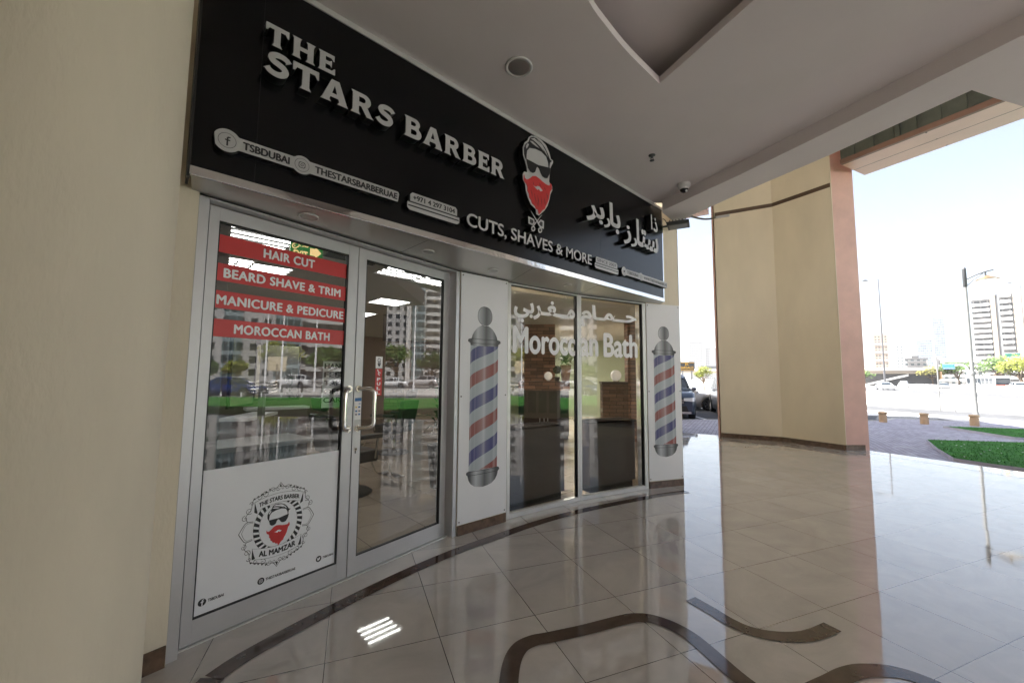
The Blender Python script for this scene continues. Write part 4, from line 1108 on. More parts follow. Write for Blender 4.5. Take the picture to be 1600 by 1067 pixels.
def text_letters(body, u0, u1, z0, z1, off, depth, wt, name="letter", mats=None, fr=SIGN, parent=None):
    bold = 0
    full = text_mesh(body, 0, bold)
    xs = [v[0] for v in full[0]]; ys = [v[1] for v in full[0]]
    su = (u1 - u0) / (max(xs) - min(xs)); sz = (z1 - z0) / (max(ys) - min(ys))
    xm, ym = min(xs), min(ys)
    for i, ch in enumerate(body):
        if ch == ' ': continue
        xr = max(v[0] for v in text_mesh(body[:i + 1], 0, bold)[0])
        arr = text_mesh(ch, .05, 0); xo = max(v[0] for v in arr[0])
        mb = MB(); put(mb, fr, arr, su, sz, u0 + (xr - xo - xm) * su, z0 - ym * sz, off, depth, 0, 1)
        for kk, (ex, ey) in enumerate(((-1, 0), (1, 0), (0, .7), (0, -.7))):
            put(mb, fr, arr, su, sz, u0 + (xr - xo - xm + ex * wt) * su, z0 - ym * sz + ey * wt * sz, off, depth + .0002 * (kk + 1), 0, 1)
        mb.build(name, mats or [M_LETTER, M_BLACKSIDE], parent or sg, fixn=False)
text_letters("CUTS, SHAVES & MORE", 1.722, 3.385, 2.668, 2.790, 0, .045, .022)
# Arabic lettering: each joined cluster is one raised piece
for clusters, z0 in (
        ((("\uFEAE\uFE91", 3.262, 3.60, 3.150, 3.365), ("\u0631", 3.585, 3.715, 3.150, 3.275), ("\uFE8E\uFE91", 3.700, 3.925, 3.135, 3.475)), 0),
        ((("\u0632", 3.990, 4.160, 3.060, 3.300), ("\u0631", 4.150, 4.300, 3.060, 3.185), ("\uFE8E\uFE98\uFEB3", 4.285, 4.835, 3.105, 3.440)), 0),
        ((("\u0627", 4.655, 4.690, 3.400, 3.600), ("\u0630", 4.715, 4.830, 3.390, 3.580)), 0)):
    for s, a, b, c, d in clusters:
        mb = MB(); fit_text(mb, SIGN, s, a, b, c, d, 0, bold=.028, depth=.07, mi=0, mside=1)
        o = mb.build("arabic_letter", [M_LETTER, M_BLACKSIDE], sg, fixn=False)
# emblem
mb = MB()
put_poly(mb, SIGN, [EMB['plate']], .0, .060, 0, 1)
em = mb.build("emblem", [M_LETTER, M_BLACKSIDE], sg, fixn=False)
mb = MB(); put_poly(mb, SIGN, [EMB['hair']], .0605, .003, 0, 0)
for k in ('st1', 'st2', 'st3', 'st4'): put_poly(mb, SIGN, [EMB[k]], .0640, .001, 1, 1)
mb.build("hair", [M_PRINTBLK, M_LETTER], em, fixn=False)
mb = MB(); put_poly(mb, SIGN, [EMB['glasses']], .0645, .003, 0, 0); mb.build("sunglasses", M_PRINTBLK, em, fixn=False)
mb = MB(); put_poly(mb, SIGN, [EMB['beard']], .0605, .004, 0, 0); put_poly(mb, SIGN, [EMB['mouth']], .0650, .001, 1, 1)
for k in range(10): put_poly(mb, SIGN, [EMB['b%d' % k]], .0650, .0006, 2, 2)
mb.build("beard", [M_RED, M_LETTER, M_PRINTBLK], em, fixn=False)
for k in ('rz1', 'rz2', 'sc1', 'sc2', 'rg1', 'rg2'):
    mb = MB()
    dd = {'rz1': .045, 'rz2': .045, 'sc1': .055, 'sc2': .052, 'rg1': .056, 'rg2': .0565}[k]
    put_poly(mb, SIGN, [EMB[k]], 0, dd, 0, 1)
    q = EMB[k]; cu = sum(p[0] for p in q) / len(q); cz = sum(p[1] for p in q) / len(q)
    if k[:2] != 'sc': put_poly(mb, SIGN, [[(cu + (u - cu) * .55, cz + (z - cz) * .55) for u, z in q]], dd + .001, 0, 1)
    mb.build("scissor_blade" if k[:2] == 'sc' else "razor_plate" if k[:2] == 'rz' else "scissor_ring", [M_LETTER, M_BLACKSIDE], em, fixn=False)
# name plaques along the bottom
def plaque(parts, label):
    """parts: (outline, raised) ; returns the plaque mesh"""
    mb = MB()
    put_poly(mb, SIGN, [parts], 0, .040, 0, 1)
    o = mb.build("plaque", [M_LETTER, M_BLACKSIDE], sg, fixn=False)
    o["label"] = label
    return o
def keyhole_outline(segs):
    """union of circles and bars given as a top profile function sampled along u; symmetric about zc"""
    u0, u1 = segs['u0'], segs['u1']; zc = segs['zc']; top = []
    N = 150
    for i in range(N + 1):
        u = u0 + (u1 - u0) * i / N; h = 0
        for cu, r in segs['circles']:
            if abs(u - cu) < r: h = max(h, sqrt(r * r - (u - cu) ** 2))
        for a, b, hh in segs['bars']:
            if a <= u <= b: h = max(h, min(hh, hh - .014 + sqrt(max(0, .014 ** 2 - max(0, u - b + .014) ** 2))))
        top.append((u, zc + h))
    return top + [(u, 2 * zc - z) for u, z in top[::-1][1:-1]]
zc = 2.733
pl1 = plaque(keyhole_outline(dict(u0=.083, u1=1.135, zc=zc, circles=[(.140, .062), (.508, .055)], bars=[(.14, .55, .036), (.55, 1.135, .036)])), "social media plaque")
for cu, k, r in ((.140, 'f', .041), (.508, 'i', .040)):
    mb = MB()
    put_poly(mb, SIGN, [circle_pts(cu, zc, r), circle_pts(cu, zc, r - .0022)], .0412)
    if k == 'f': dot_logo(mb, SIGN, cu, zc, .030, .0404, 'f', 1, 0)
    else: dot_logo(mb, SIGN, cu, zc, .036, .0404, 'i', 1, 0)
    mb.build("icon_print", [M_PRINTBLK, M_LETTER], pl1)
mb = MB()
fit_text(mb, SIGN, "TSBDUBAI", .212, .440, zc - .021, zc + .020, .0412, bold=.032)
mb.build("lettering", M_PRINTBLK, pl1); mb = MB()
fit_text(mb, SIGN, "THESTARSBARBERUAE", .582, 1.120, zc - .021, zc + .020, .0412, bold=.032)
mb.build("lettering", M_PRINTBLK, pl1)
def step_outline(u0, u1, z0, z1, st):
    return [(u0 + .02, z0), (u1 - .02, z0), (u1, z0 + .016), (u1, z0 + .058), (u1 - st, z0 + .062), (u1 - st, z1 - .016), (u1 - st - .016, z1), (u0 + st + .016, z1), (u0 + st, z1 - .016), (u0 + st, z0 + .062), (u0, z0 + .058), (u0, z0 + .016)]
for (u0, u1, tx, lab) in ((1.200, 1.650, "+971 4 297 3104", "telephone number plaque"), (3.450, 3.915, "SINCE 2007", "founding year plaque")):
    p = plaque(step_outline(u0, u1, 2.668, 2.800, .022), lab)
    mb = MB()
    fit_text(mb, SIGN, tx, u0 + .045, u1 - .045, 2.748, 2.784, .0412, bold=.028 if tx[0] == '+' else .012)
    for z in (2.724, 2.696): SIGN.box(mb, u0 + .006, u1 - .006, z, z + .010, .0404, .0412)
    mb.build("lettering", M_PRINTBLK, p)
pl4 = plaque(keyhole_outline(dict(u0=3.985, u1=5.128, zc=2.735, circles=[(4.040, .055), (4.430, .050)], bars=[(4.04, 4.46, .036), (4.46, 5.128, .036)])), "web address plaque overhanging the sign end")
mb = MB()
for cu, k in ((4.040, 't'), (4.430, 'w')):
    put_poly(mb, SIGN, [circle_pts(cu, 2.735, .037), circle_pts(cu, 2.735, .0348)], .0405)
    if k == 't': dot_logo(mb, SIGN, cu, 2.735, .034, .0404, 't', 1, 0)
    else: put_poly(mb, SIGN, [circle_pts(cu, 2.735, .022), circle_pts(cu, 2.735, .019)], .0405); put_poly(mb, SIGN, [circle_pts(cu, 2.735, .009, .022), circle_pts(cu, 2.735, .007, .0195)], .0408)
fit_text(mb, SIGN, "TSBDUBAI", 4.105, 4.360, 2.716, 2.754, .0412, bold=.02)
fit_text(mb, SIGN, "WWW.THESTARSBARBER.AE", 4.495, 5.110, 2.716, 2.754, .0412, bold=.02)
mb.build("lettering", [M_PRINTBLK, M_LETTER], pl4)

# ------------------------------------------------------------------ small fixtures on ceiling, soffit and wall
def downlight(x, y, z, r, label, name="downlight", group=None, deep=.05):
    t = thing(name, label, "ceiling light", (x, y, z), group)
    mb = MB(); mb.lathe(x, y, [(r, z), (r * 1.02, z - .006), (r * .93, z - .010), (r * .80, z - .006), (r * .76, z + .0)], 40)
    mb.build("trim_ring", M_GREYPL, t)
    mb = MB(); mb.lathe(x, y, [(r * .77, z - .006), (r * .74, z - .003), (r * .62, z - .0015), (r * .60, z - .001)], 40)
    mb.build("reflector", M_LREF, t)
    mb = MB(); mb.lathe(x, y, [(r * .62, z - .0035), (r * .3, z - .0025), (.001, z - .002)], 40)
    mb.build("lamp_glass", M_DARKG, t)
downlight(.035, 2.905, ZC, .105, "large recessed round downlight in the pale ceiling above the emblem")
downlight(-1.325, 2.545, ZS, .062, "small round downlight in the soffit over the left door leaf", "soffit_downlight", "soffit downlights")
downlight(-.70, 3.27, ZS, .052, "small round downlight in the soffit over the right door leaf", "soffit_downlight", "soffit downlights")
downlight(-.19, 3.85, ZS, .052, "small round downlight in the soffit over the first barber pole board", "soffit_downlight", "soffit downlights")
downlight(.62, 4.47, ZS, .045, "small round downlight in the soffit over the window lettering", "soffit_downlight", "soffit downlights")

t = thing("fire_sprinkler", "dark pendant fire sprinkler on the pale ceiling", "sprinkler", (1.475, 4.13, ZC))
mb = MB(); mb.lathe(1.475, 4.13, [(.036, ZC), (.034, ZC - .006), (.012, ZC - .010), (.010, ZC - .030)], 20); mb.build("escutcheon", M_DKMETAL, t)
mb = MB()
for s in (-1, 1): mb.tube([(1.475 + s * .010, 4.13, ZC - .028), (1.475 + s * .016, 4.13, ZC - .042), (1.475 + s * .004, 4.13, ZC - .058)], .003, 8)
mb.tube([(1.475, 4.13, ZC - .028), (1.475, 4.13, ZC - .056)], .0035, 8); mb.build("yoke", M_SCREW, t)
mb = MB(); mb.lathe(1.475, 4.13, [(.004, ZC - .056), (.024, ZC - .058), (.024, ZC - .061), (.001, ZC - .062)], 16); mb.build("deflector", M_DKMETAL, t)

x, y = 2.085, 4.765
t = thing("security_camera", "grey dome security camera under the ceiling near the sign end", "camera", (x, y, ZC))
mb = MB(); mb.lathe(x, y, [(.074, ZC), (.076, ZC - .02), (.072, ZC - .045), (.056, ZC - .060), (.050, ZC - .061)], 32); mb.build("housing", M_GREYPL, t)
mb = MB(); mb.lathe(x, y, [(.050, ZC - .060), (.049, ZC - .075), (.040, ZC - .095), (.022, ZC - .108), (.001, ZC - .112)], 28); mb.build("dome", M_GASKET, t)
mb = MB()
mb.lathe(x, y, [(.051, ZC - .058), (.053, ZC - .066), (.050, ZC - .074)], 28)
mb.tube([(x + .012, y - .03, ZC - .103), (x + .016, y - .042, ZC - .108)], .014, 12); mb.build("lens_ring", M_GREYPL, t)

# floodlight on a bracket at the sign's far end
t = thing("floodlight", "black box floodlight on a bracket at the far end of the black sign", "floodlight", SIGN.P(SIGN.L + .02, 3.60, -.04))
B0 = Vector(SIGN.P(SIGN.L + .06, 3.585, .02)); ax = Vector((SIGN.d.x, SIGN.d.y, 0)); nx = Vector((SIGN.n.x, SIGN.n.y, 0)); ax2 = (ax * .35 + nx * .94).normalized(); ay = Vector((0, 0, 1)).cross(ax2)
def fb(mb, a0, a1, b0, b1, c0, c1, mi=0):
    q = lambda a, b, c: tuple(B0 + ax2 * a + ay * b + Vector((0, 0, 1)) * (c - .12 * a * 0))
    mb.hexa([q(a0, b0, c0), q(a1, b0, c0), q(a1, b1, c0), q(a0, b1, c0), q(a0, b0, c1), q(a1, b0, c1), q(a1, b1, c1), q(a0, b1, c1)], mi)
mb = MB(); fb(mb, .02, .30, -.11, .11, -.028, .022)
for k in range(6): fb(mb, .05 + k * .04, .062 + k * .04, -.10, .10, .022, .045)
mb.build("housing", M_DKMETAL, t, bevel=.004)
mb = MB(); fb(mb, .045, .275, -.085, .085, -.0300, -.0285); mb.build("lamp_glass", mat("grey_lens", (.16, .16, .16), .3), t)
mb = MB(); mb.tube([tuple(B0 + ax2 * -.07), tuple(B0 + ax2 * .03)], .014, 8); fb(mb, -.08, -.065, -.05, .05, -.05, .05); mb.build("bracket", M_DKMETAL, t)
mb = MB(); c = tuple(B0 + ax2 * .02 + Vector((0, 0, .01)))
mb.tube(smooth_pts([c, tuple(B0 + ax2 * -.01 + Vector((0, 0, .09))), tuple(B0 + ax2 * -.06 + Vector((0, 0, .13)))], 4), .005, 6); mb.build("cable", M_GASKET, t)

# ------------------------------------------------------------------ round column at the near left
t = thing("round_column", "big round cream column at the left edge beside the doors", "column", (-1.80, 1.40, 0))
mb = MB(); mb.lathe(-1.80, 1.40, [(.46, 0), (.46, 3.86)], 96); mb.build("shaft", M_CREAM, t)
mb = MB(); mb.lathe(-1.80, 1.40, [(.468, .001), (.468, .10), (.461, .101)], 96); mb.build("skirting", M_SKIRT, t)

# ------------------------------------------------------------------ the big angled pillar and the fascia beam
PA, PK, PB, PO = (5.225, 10.218), (6.339, 9.591), (6.928, 8.514), (7.432, 8.535)
PO2, PA2 = (7.20, 9.95), (5.75, 10.95)
t = thing("angled_pillar", "tall cream pillar with a salmon end and brown band, at the edge of the tiled floor", "pillar", (6.3, 9.6, 0))
ZP = 7.28
mb = MB(); mb.prism([PA, PK, PB, (7.0, 9.2), (6.4, 10.2), (5.6, 10.75)], 0, ZP); mb.build("shaft", M_CREAM2, t)
mb = MB(); mb.prism([(6.93, 8.513), PO, PO2, (6.65, 10.38), (6.405, 10.206), (7.005, 9.2)], -.3, ZP + .001); mb.prism([(5.208, 10.24), (5.6, 10.76), (6.4, 10.21), (6.6, 10.40), (5.75, 11.0), (5.185, 10.275)], -.3, ZP + .002); mb.build("salmon_end", M_PINK, t)
mb = MB(); mb.tube([(PB[0], PB[1] - .004, 0), (PB[0], PB[1] - .004, ZP)], .009, 8); mb.build("corner_bead", M_CREAM, t)
fa, fb_ = Fr(PA, PK), Fr(PK, PB)
mb = MB()
for z0, z1 in ((0, .105),):
    fa.box(mb, 0.0, fa.L, z0, z1, 0, .015); fb_.box(mb, .003, fb_.L, z0, z1, 0, .015)
fo = Fr(PB, PO); fo.box(mb, -.010, fo.L * .80, .001, .11, 0, .017)
mb.build("skirting", M_SKIRT, t)
mb = MB(); fa.box(mb, .02, fa.L, 5.64, 5.73, 0, .01); fb_.box(mb, .003, fb_.L - .01, 5.64, 5.73, 0, .01)
mb.build("painted_band", M_BAND, t)
mb = MB(); fa.box(mb, .02, .36, 5.575, 5.625, 0, .03); mb.tube([fa.P(.03, 5.6, .04), fa.P(.34, 5.6, .04)], .012, 8); mb.build("cable_bracket", M_ALU, t)
ca = Vector(fa.P(.03, 5.6, .03)); cb_ = Vector((2.60, 5.95, 3.95))
mbc = MB(); mbc.tube([tuple(ca.lerp(cb_, k / 12) + Vector((0, 0, -.25 * (k / 12) * (1 - k / 12)))) for k in range(13)], .02, 8)
single(mbc, "overhead_cable", M_GASKET, "black cable running from the angled pillar to the building", "cable", tuple(ca))

BD = Vector((sin(radians(153.5)), cos(radians(153.5)), 0)); BN = Vector((-BD.y, BD.x, 0)) * 1.0
if BN.x < 0: BN = -BN
def beam(a, L, width, z0, z1, d, n, label, name="fascia_beam"):
    t = thing(name, label, "beam", (a.x, a.y, z0))
    q = lambda s, w, z: tuple(a + d * s + n * w + Vector((0, 0, z)))
    mb = MB()
    mb.hexa([q(0, .02, z0), q(L, .02, z0), q(L, width, z0), q(0, width, z0), q(0, .02, z1), q(L, .02, z1), q(L, width, z1), q(0, width, z1)])
    mb.build("cladding", M_BEAM, t)
    mb = MB()
    mb.hexa([q(0, width * .495, z0 - .002), q(L, width * .495, z0 - .002), q(L, width * .505, z0 - .002), q(0, width * .505, z0 - .002), q(0, width * .495, z0 + .01), q(L, width * .495, z0 + .01), q(L, width * .505, z0 + .01), q(0, width * .505, z0 + .01)])
    k = 1.3
    while k < L:
        for w in (.03, .495, .97):
            p = q(k, width * w, z0 - .003); mb.tube([p, (p[0], p[1], p[2] + .01)], .014, 8)
        k += 2.1
    mb.build("panel_joint", M_GASKET, t)
    mb = MB(); mb.hexa([q(0, -.06, z0 + .0), q(L, -.06, z0 + .0), q(L, .018, z0 + .0), q(0, .018, z0 + .0), q(0, -.06, z0 + .10), q(L, -.06, z0 + .10), q(L, .018, z0 + .10), q(0, .018, z0 + .10)])
    mb.build("inner_lip", M_BEAMD, t)
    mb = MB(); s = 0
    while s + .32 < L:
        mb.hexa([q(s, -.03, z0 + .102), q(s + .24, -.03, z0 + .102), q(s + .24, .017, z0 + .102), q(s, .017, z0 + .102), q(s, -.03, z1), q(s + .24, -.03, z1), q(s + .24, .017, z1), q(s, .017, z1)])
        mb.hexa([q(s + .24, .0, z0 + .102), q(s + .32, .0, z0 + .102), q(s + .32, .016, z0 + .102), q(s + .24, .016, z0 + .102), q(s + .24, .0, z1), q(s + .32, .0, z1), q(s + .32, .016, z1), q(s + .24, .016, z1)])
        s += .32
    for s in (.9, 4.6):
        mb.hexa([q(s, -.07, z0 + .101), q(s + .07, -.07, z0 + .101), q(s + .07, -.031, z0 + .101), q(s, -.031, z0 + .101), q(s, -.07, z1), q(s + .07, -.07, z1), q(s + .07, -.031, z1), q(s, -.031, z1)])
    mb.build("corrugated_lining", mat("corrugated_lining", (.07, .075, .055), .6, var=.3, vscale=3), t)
    return t
beam(Vector((6.97, 8.06, 0)) - BD * .13, 16, .95, 5.95, 7.28, BD, BN, "salmon clad fascia beam spanning from the angled pillar towards the near right")
BD2 = Vector((sin(radians(-60)), cos(radians(-60)), 0)); BN2 = Vector((sin(radians(30)), cos(radians(30)), 0))
beam(Vector((5.2, 10.5, 0)), 3.2, .6, 6.02, 7.28, BD2, BN2, "short salmon fascia beam behind the angled pillar, running back to the building")
# second pillar farther along the arcade edge, seen in the shop glass
t = thing("square_pillar", "cream pillar at the walkway edge mirrored dimly in the right door glass", "pillar", (9.0, 2.75, 0))
mb = MB(); mb.prism([(8.75, 2.2), (9.35, 2.2), (9.35, 3.3), (8.75, 3.3)], 0, ZP); mb.build("shaft", M_CREAM2, t)
mb = MB(); mb.prism([(8.735, 2.185), (9.365, 2.185), (9.365, 3.315), (8.735, 3.315)], 0.001, .105); mb.build("skirting", M_SKIRT, t)
mb = MB(); mb.prism([(8.74, 2.19), (9.36, 2.19), (9.36, 3.31), (8.74, 3.31)], 5.64, 5.73); mb.build("painted_band", M_BAND, t)

# ================================================================== inside the shop
ctx.origin = Vector((0, 5, 0))
mb = sheet([(-1.83, 2.45), (-.60, 4.02), (-.08, 4.46), (.80, 5.13), (1.83, 5.72), (2.28, 5.98), (4.95, 14.4), (-3.0, 17.0), (-9.0, 8.6)], .0045, lambda x, y: 0.0)
struct(mb, "shop_floor", M_ITILE)
mb = MB()
mb.prism([(-9.0, 8.5), (-1.95, 2.35), (-1.80, 2.52), (-8.8, 8.7)], 0.006, 2.78)
mb.build("interior_wall", M_IWALL, bld)
mb = MB(); mb.prism([(-9.1, 8.5), (-8.9, 8.4), (-2.9, 16.8), (-3.1, 17.1)], 0.006, 2.78); mb.build("interior_wall", M_IPINK, bld)
mb = MB(); mb.prism([(-3.1, 17.1), (-3.0, 16.85), (4.9, 14.3), (5.0, 14.55)], 0.006, 2.78); mb.build("interior_wall", M_IGREEN, bld)
mb = MB()
mb.prism([(-9.1, 8.4), (-1.95, 2.30), (-1.74, 2.52), (-.55, 4.12), (-.02, 4.56), (.80, 5.20), (1.80, 5.75), (2.30, 5.98), (5.0, 14.5), (-3.0, 17.2)], 2.781, 2.85)
mb.build("interior_ceiling", M_ICEIL, bld)
# partition between salon and bath reception
mb = MB(); mb.prism([(-.62, 4.35), (-.47, 4.22), (-.17, 6.1), (-.35, 6.12)], 0.006, 2.78); mb.build("partition_wall", M_IWALL, bld)
mb = MB(); mb.prism([(-.35, 7.6), (-.17, 7.57), (.55, 12.0), (.37, 12.1)], 0.006, 2.78); mb.build("partition_wall", M_IGREEN, bld)

# ceiling troffers: one built, others copied
cu, cv = Vector((sin(radians(47)), cos(radians(47)), 0)), Vector((sin(radians(-43)), cos(radians(-43)), 0))
def troffer(x, y, lab):
    t = thing("ceiling_troffer", lab, "ceiling light", (x, y, 2.78), "lit square ceiling lights in the salon")
    q = lambda a, b, z: tuple(Vector((x, y, z)) + cu * a + cv * b)
    def bx(mb, a0, a1, b0, b1, z0, z1, mi=0): mb.hexa([q(a0, b0, z0), q(a1, b0, z0), q(a1, b1, z0), q(a0, b1, z0), q(a0, b0, z1), q(a1, b0, z1), q(a1, b1, z1), q(a0, b1, z1)], mi)
    mb = MB()
    for a in ((-.30, .30, -.30, -.28), (-.30, .30, .28, .30), (-.30, -.28, -.28, .28), (.28, .30, -.28, .28)): bx(mb, *a, 2.768, 2.779)
    mb.build("frame", M_GREYPL, t)
    mb = MB(); bx(mb, -.28, .28, -.28, .28, 2.7775, 2.7785)
    for k in range(3): bx(mb, -.28, .28, -.147 + k * .14, -.133 + k * .14, 2.766, 2.7774)
    mb.build("reflector", M_REFLECTOR, t)
    for k in range(4):
        mb = MB(); b = -.21 + k * .14
        bx(mb, -.27, .27, b - .013, b + .013, 2.770, 2.7772); mb.build("lit_tube", M_TUBE, t)
    return t
tro = [(-2.42, 3.75, "lit ceiling light nearest the left door leaf, above the hair cut sticker"), (-3.35, 4.56, "lit ceiling light behind the beard shave sticker, left of two"), (-3.1, 4.92, "lit ceiling light behind the beard shave sticker, right of two"),
       (-1.35, 5.02, "lit ceiling light just inside the right door leaf"), (-1.0, 5.45, "lit ceiling light at the top right corner of the right door leaf"), (-2.2, 7.15, "small looking lit ceiling light deep in the salon behind the right door leaf"), (-4.6, 7.2, "lit ceiling light deep in the salon behind the manicure sticker"), (-3.3, 8.6, "lit ceiling light farthest back in the salon"), (-5.9, 6.9, "lit ceiling light deep in the salon behind the left door stile")]
t0 = troffer(*tro[0])
for x, y, lab in tro[1:]:
    c = copy_tree(t0); c.location = (x, y, 2.78); c["label"] = lab
M_SPOT = mat("fill_spot", (.9, .9, .9), .5, emit=(1.0, .93, .84), estr=230.0)  # unseen lamps added to brighten the brick and walls of the bath reception
for x, y, lab in ((.08, 4.80, "added fill spot just inside the left bath window, hidden above its head"), (.40, 5.04, "added fill spot just inside the left bath window, nearer the middle bar"), (1.9, 11.6, "added fill spot before the pale green wall"), (1.0, 12.9, "added fill spot farthest left before the pale green wall")):
    t = thing("added_fill_spot", lab, "ceiling light", (x, y, 2.78), "added fill spots in the bath reception")
    mb = MB(); mb.lathe(x, y, [(.125, 2.779), (.125, 2.772), (.098, 2.770), (.096, 2.774)], 24); mb.build("trim_ring", M_GREYPL, t)
    mb = MB(); mb.lathe(x, y, [(.095, 2.773), (.001, 2.7725)], 20); mb.build("lamp", M_SPOT, t)

# exit sign hanging inside
EX = Fr((-2.08, 3.70), (-1.865, 3.885))
t = thing("exit_sign", "green exit sign with Arabic and English words and an arrow, behind the hair cut sticker", "sign", EX.P(.14, 2.64, 0))
mb = MB(); EX.box(mb, 0, .285, 2.575, 2.755, -.02, 0); mb.build("sign_box", M_EXITG, t, bevel=.003)
mb = MB()
fit_text(mb, EX, "\u062C\uFEAE\uFEA8\uFEE3", .012, .155, 2.667, 2.747, .0012, bold=.03)
fit_text(mb, EX, "EXIT", .030, .150, 2.589, 2.655, .0012, bold=.03)
mb.build("lettering", M_EXITT, t)
mb = MB(); put_poly(mb, EX, [[(.170, 2.700), (.215, 2.700), (.215, 2.725), (.272, 2.665), (.215, 2.605), (.215, 2.630), (.170, 2.630)]], .0012); mb.build("arrow", M_EXITT, t)
mb = MB()
for u in (.05, .235): mb.tube([EX.P(u, 2.755, -.01), EX.P(u, 2.78, -.01)], .004, 6)
mb.build("hanger", M_ALU, t)
# ceiling grille
t = thing("air_grille", "grey slatted air grille in the salon ceiling right of the exit sign", "vent", (-1.72, 4.35, 2.78))
mb = MB()
for k in range(9):
    p = Vector((-1.72, 4.35, 0)) + cv * (-.2 + k * .05)
    q = [p - cu * .28 - cv * .012, p + cu * .28 - cv * .012, p + cu * .28 + cv * .012, p - cu * .28 + cv * .012]
    mb.hexa([(v.x, v.y, 2.772) for v in q] + [(v.x, v.y, 2.7795) for v in q])
mb.build("slats", M_DKMETAL, t)
mb = MB()
for s in (-1, 1):
    p = Vector((-1.72, 4.35, 0)) + cv * (s * .24); q = [p - cu * .30 - cv * .02, p + cu * .30 - cv * .02, p + cu * .30 + cv * .02, p - cu * .30 + cv * .02]
    mb.hexa([(v.x, v.y, 2.768) for v in q] + [(v.x, v.y, 2.7794) for v in q])
mb.build("frame", M_GREYPL, t)

# barber chairs
def barber_chair(x, y, rz, label):
    t = thing("barber_chair", label, "barber chair", (x, y, 0), "barber chairs in the salon")
    t.rotation_euler.z = rz
    # built around the origin with the chair facing -y in its own frame
    old = ctx.origin.copy(); ctx.origin = Vector((0, 0, 0))
    mb = MB(); mb.lathe(0, 0, [(.29, .008), (.30, .02), (.27, .045), (.10, .06), (.05, .075)], 36); mb.build("base_plate", M_DKMETAL, t)
    mb = MB(); mb.lathe(0, 0, [(.045, .07), (.045, .28), (.032, .29), (.032, .40)], 20); mb.build("column", M_STEEL, t)
    def pad(x0, x1, y0, y1, z0, z1, name, tilt=0, m=M_VINYL):
        mb = MB(); mb.box(x0, x1, y0, y1, z0, z1)
        if tilt:
            mb.v = [(a, y1 + (b - y1) * cos(tilt) + (c - z0) * sin(tilt), z0 + (c - z0) * cos(tilt)) for a, b, c in mb.v]
        return mb.build(name, m, t, bevel=.03)
    pad(-.26, .26, -.27, .25, .40, .55, "seat")
    pad(-.25, .25, .20, .32, .54, 1.02, "backrest", .22)
    pad(-.14, .14, .33, .42, 1.05, 1.22, "headrest", .2)
    for s in (-1, 1):
        mb = MB(); mb.box(s * .30 - .045, s * .30 + .045, -.28, .24, .70, .755); mb.build("armrest", M_VINYL, t, bevel=.02)
        mb = MB(); mb.tube([(s * .28, -.2, .45), (s * .30, -.22, .70)], .014, 10); mb.tube([(s * .28, .18, .45), (s * .30, .18, .70)], .014, 10); mb.build("arm_support", M_STEEL, t)
    mb = MB()
    mb.tube(smooth_pts([(-.2, -.25, .42), (-.2, -.42, .34), (-.2, -.52, .14), (-.2, -.70, .12)], 4), .013, 8)
    mb.tube(smooth_pts([(.2, -.25, .42), (.2, -.42, .34), (.2, -.52, .14), (.2, -.70, .12)], 4), .013, 8)
    mb.tube([(-.2, -.70, .12), (.2, -.70, .12)], .014, 8); mb.box(-.2, .2, -.66, -.54, .115, .13); mb.build("footrest", M_STEEL, t)
    ctx.origin = old
    return t
barber_chair(-2.26, 7.85, radians(-110), "black barber chair in plain view behind the right door leaf")
barber_chair(-2.05, 5.2, radians(140), "black barber chair standing behind the door handles")
barber_chair(-1.35, 9.9, radians(-60), "black barber chair farthest back behind the right door leaf")
# styling stations
def station(x, y, rz, label, name="styling_station"):
    t = thing(name, label, "counter", (x, y, 0)); t.rotation_euler.z = rz
    old = ctx.origin.copy(); ctx.origin = Vector((0, 0, 0))
    mb = MB(); mb.box(-.55, .55, -.2, .2, .78, .83); mb.build("counter_top", M_PANEL, t, bevel=.004)
    mb = MB(); mb.box(-.52, .52, -.16, .19, .008, .779); mb.build("cabinet", M_IPINK, t, bevel=.004)
    mb = MB(); mb.box(-.42, .42, .150, .185, .95, 2.1); mb.build("mirror_frame", M_WENGE, t, bevel=.004)
    mb = MB(); mb.box(-.38, .38, .143, .1495, .99, 2.06); mb.build("mirror", mat("mirror", (.8, .8, .8), .02, metal=1.0), t)
    ctx.origin = old
    return t
station(-4.2, 6.6, radians(100), "mirror station with pale counter side on behind the left door leaf")
station(-4.7, 8.2, radians(40), "second mirror station farther back in the salon")
# stone clad post
t = thing("stone_post", "narrow stone clad post behind the right door handle", "post", (-2.55, 8.75, 0))
M_STONE = brick_mat("stone_cladding", ((cos(0.3), sin(0.3), .0), (0, 0, 1)), .16, .07, (.15, .105, .075), .004)
mb = MB(); mb.prism([(-2.72, 8.7), (-2.42, 8.62), (-2.35, 8.9), (-2.65, 8.98)], .006, 2.2); mb.build("cladding", M_STONE, t)
mb = MB(); mb.prism([(-2.78, 8.66), (-2.40, 8.56), (-2.30, 8.94), (-2.68, 9.04)], 2.2, 2.779); mb.build("capital", M_WENGE, t)
# white post with slatted trays behind the left leaf
t = thing("product_stand", "slim white stand with wire trays behind the left door leaf", "stand", (-2.62, 4.3, 0))
mb = MB(); mb.box(-2.655, -2.605, 4.275, 4.325, .006, 1.95); mb.build("post", M_IWALL, t)
for k in range(4):
    for s in (-1, 1):
        mb = MB(); z = 1.30 + k * .035
        mb.tube(smooth_pts([(-2.62 + s * .045, 4.28, z), (-2.62 + s * .10, 4.24, z - .008), (-2.62 + s * .16, 4.28, z + .012)], 4), .006, 6); mb.build("wire_tray", M_STEEL, t)
mb = MB(); mb.box(-2.80, -2.44, 4.12, 4.48, .0065, .03); mb.build("base", M_GREYPL, t)
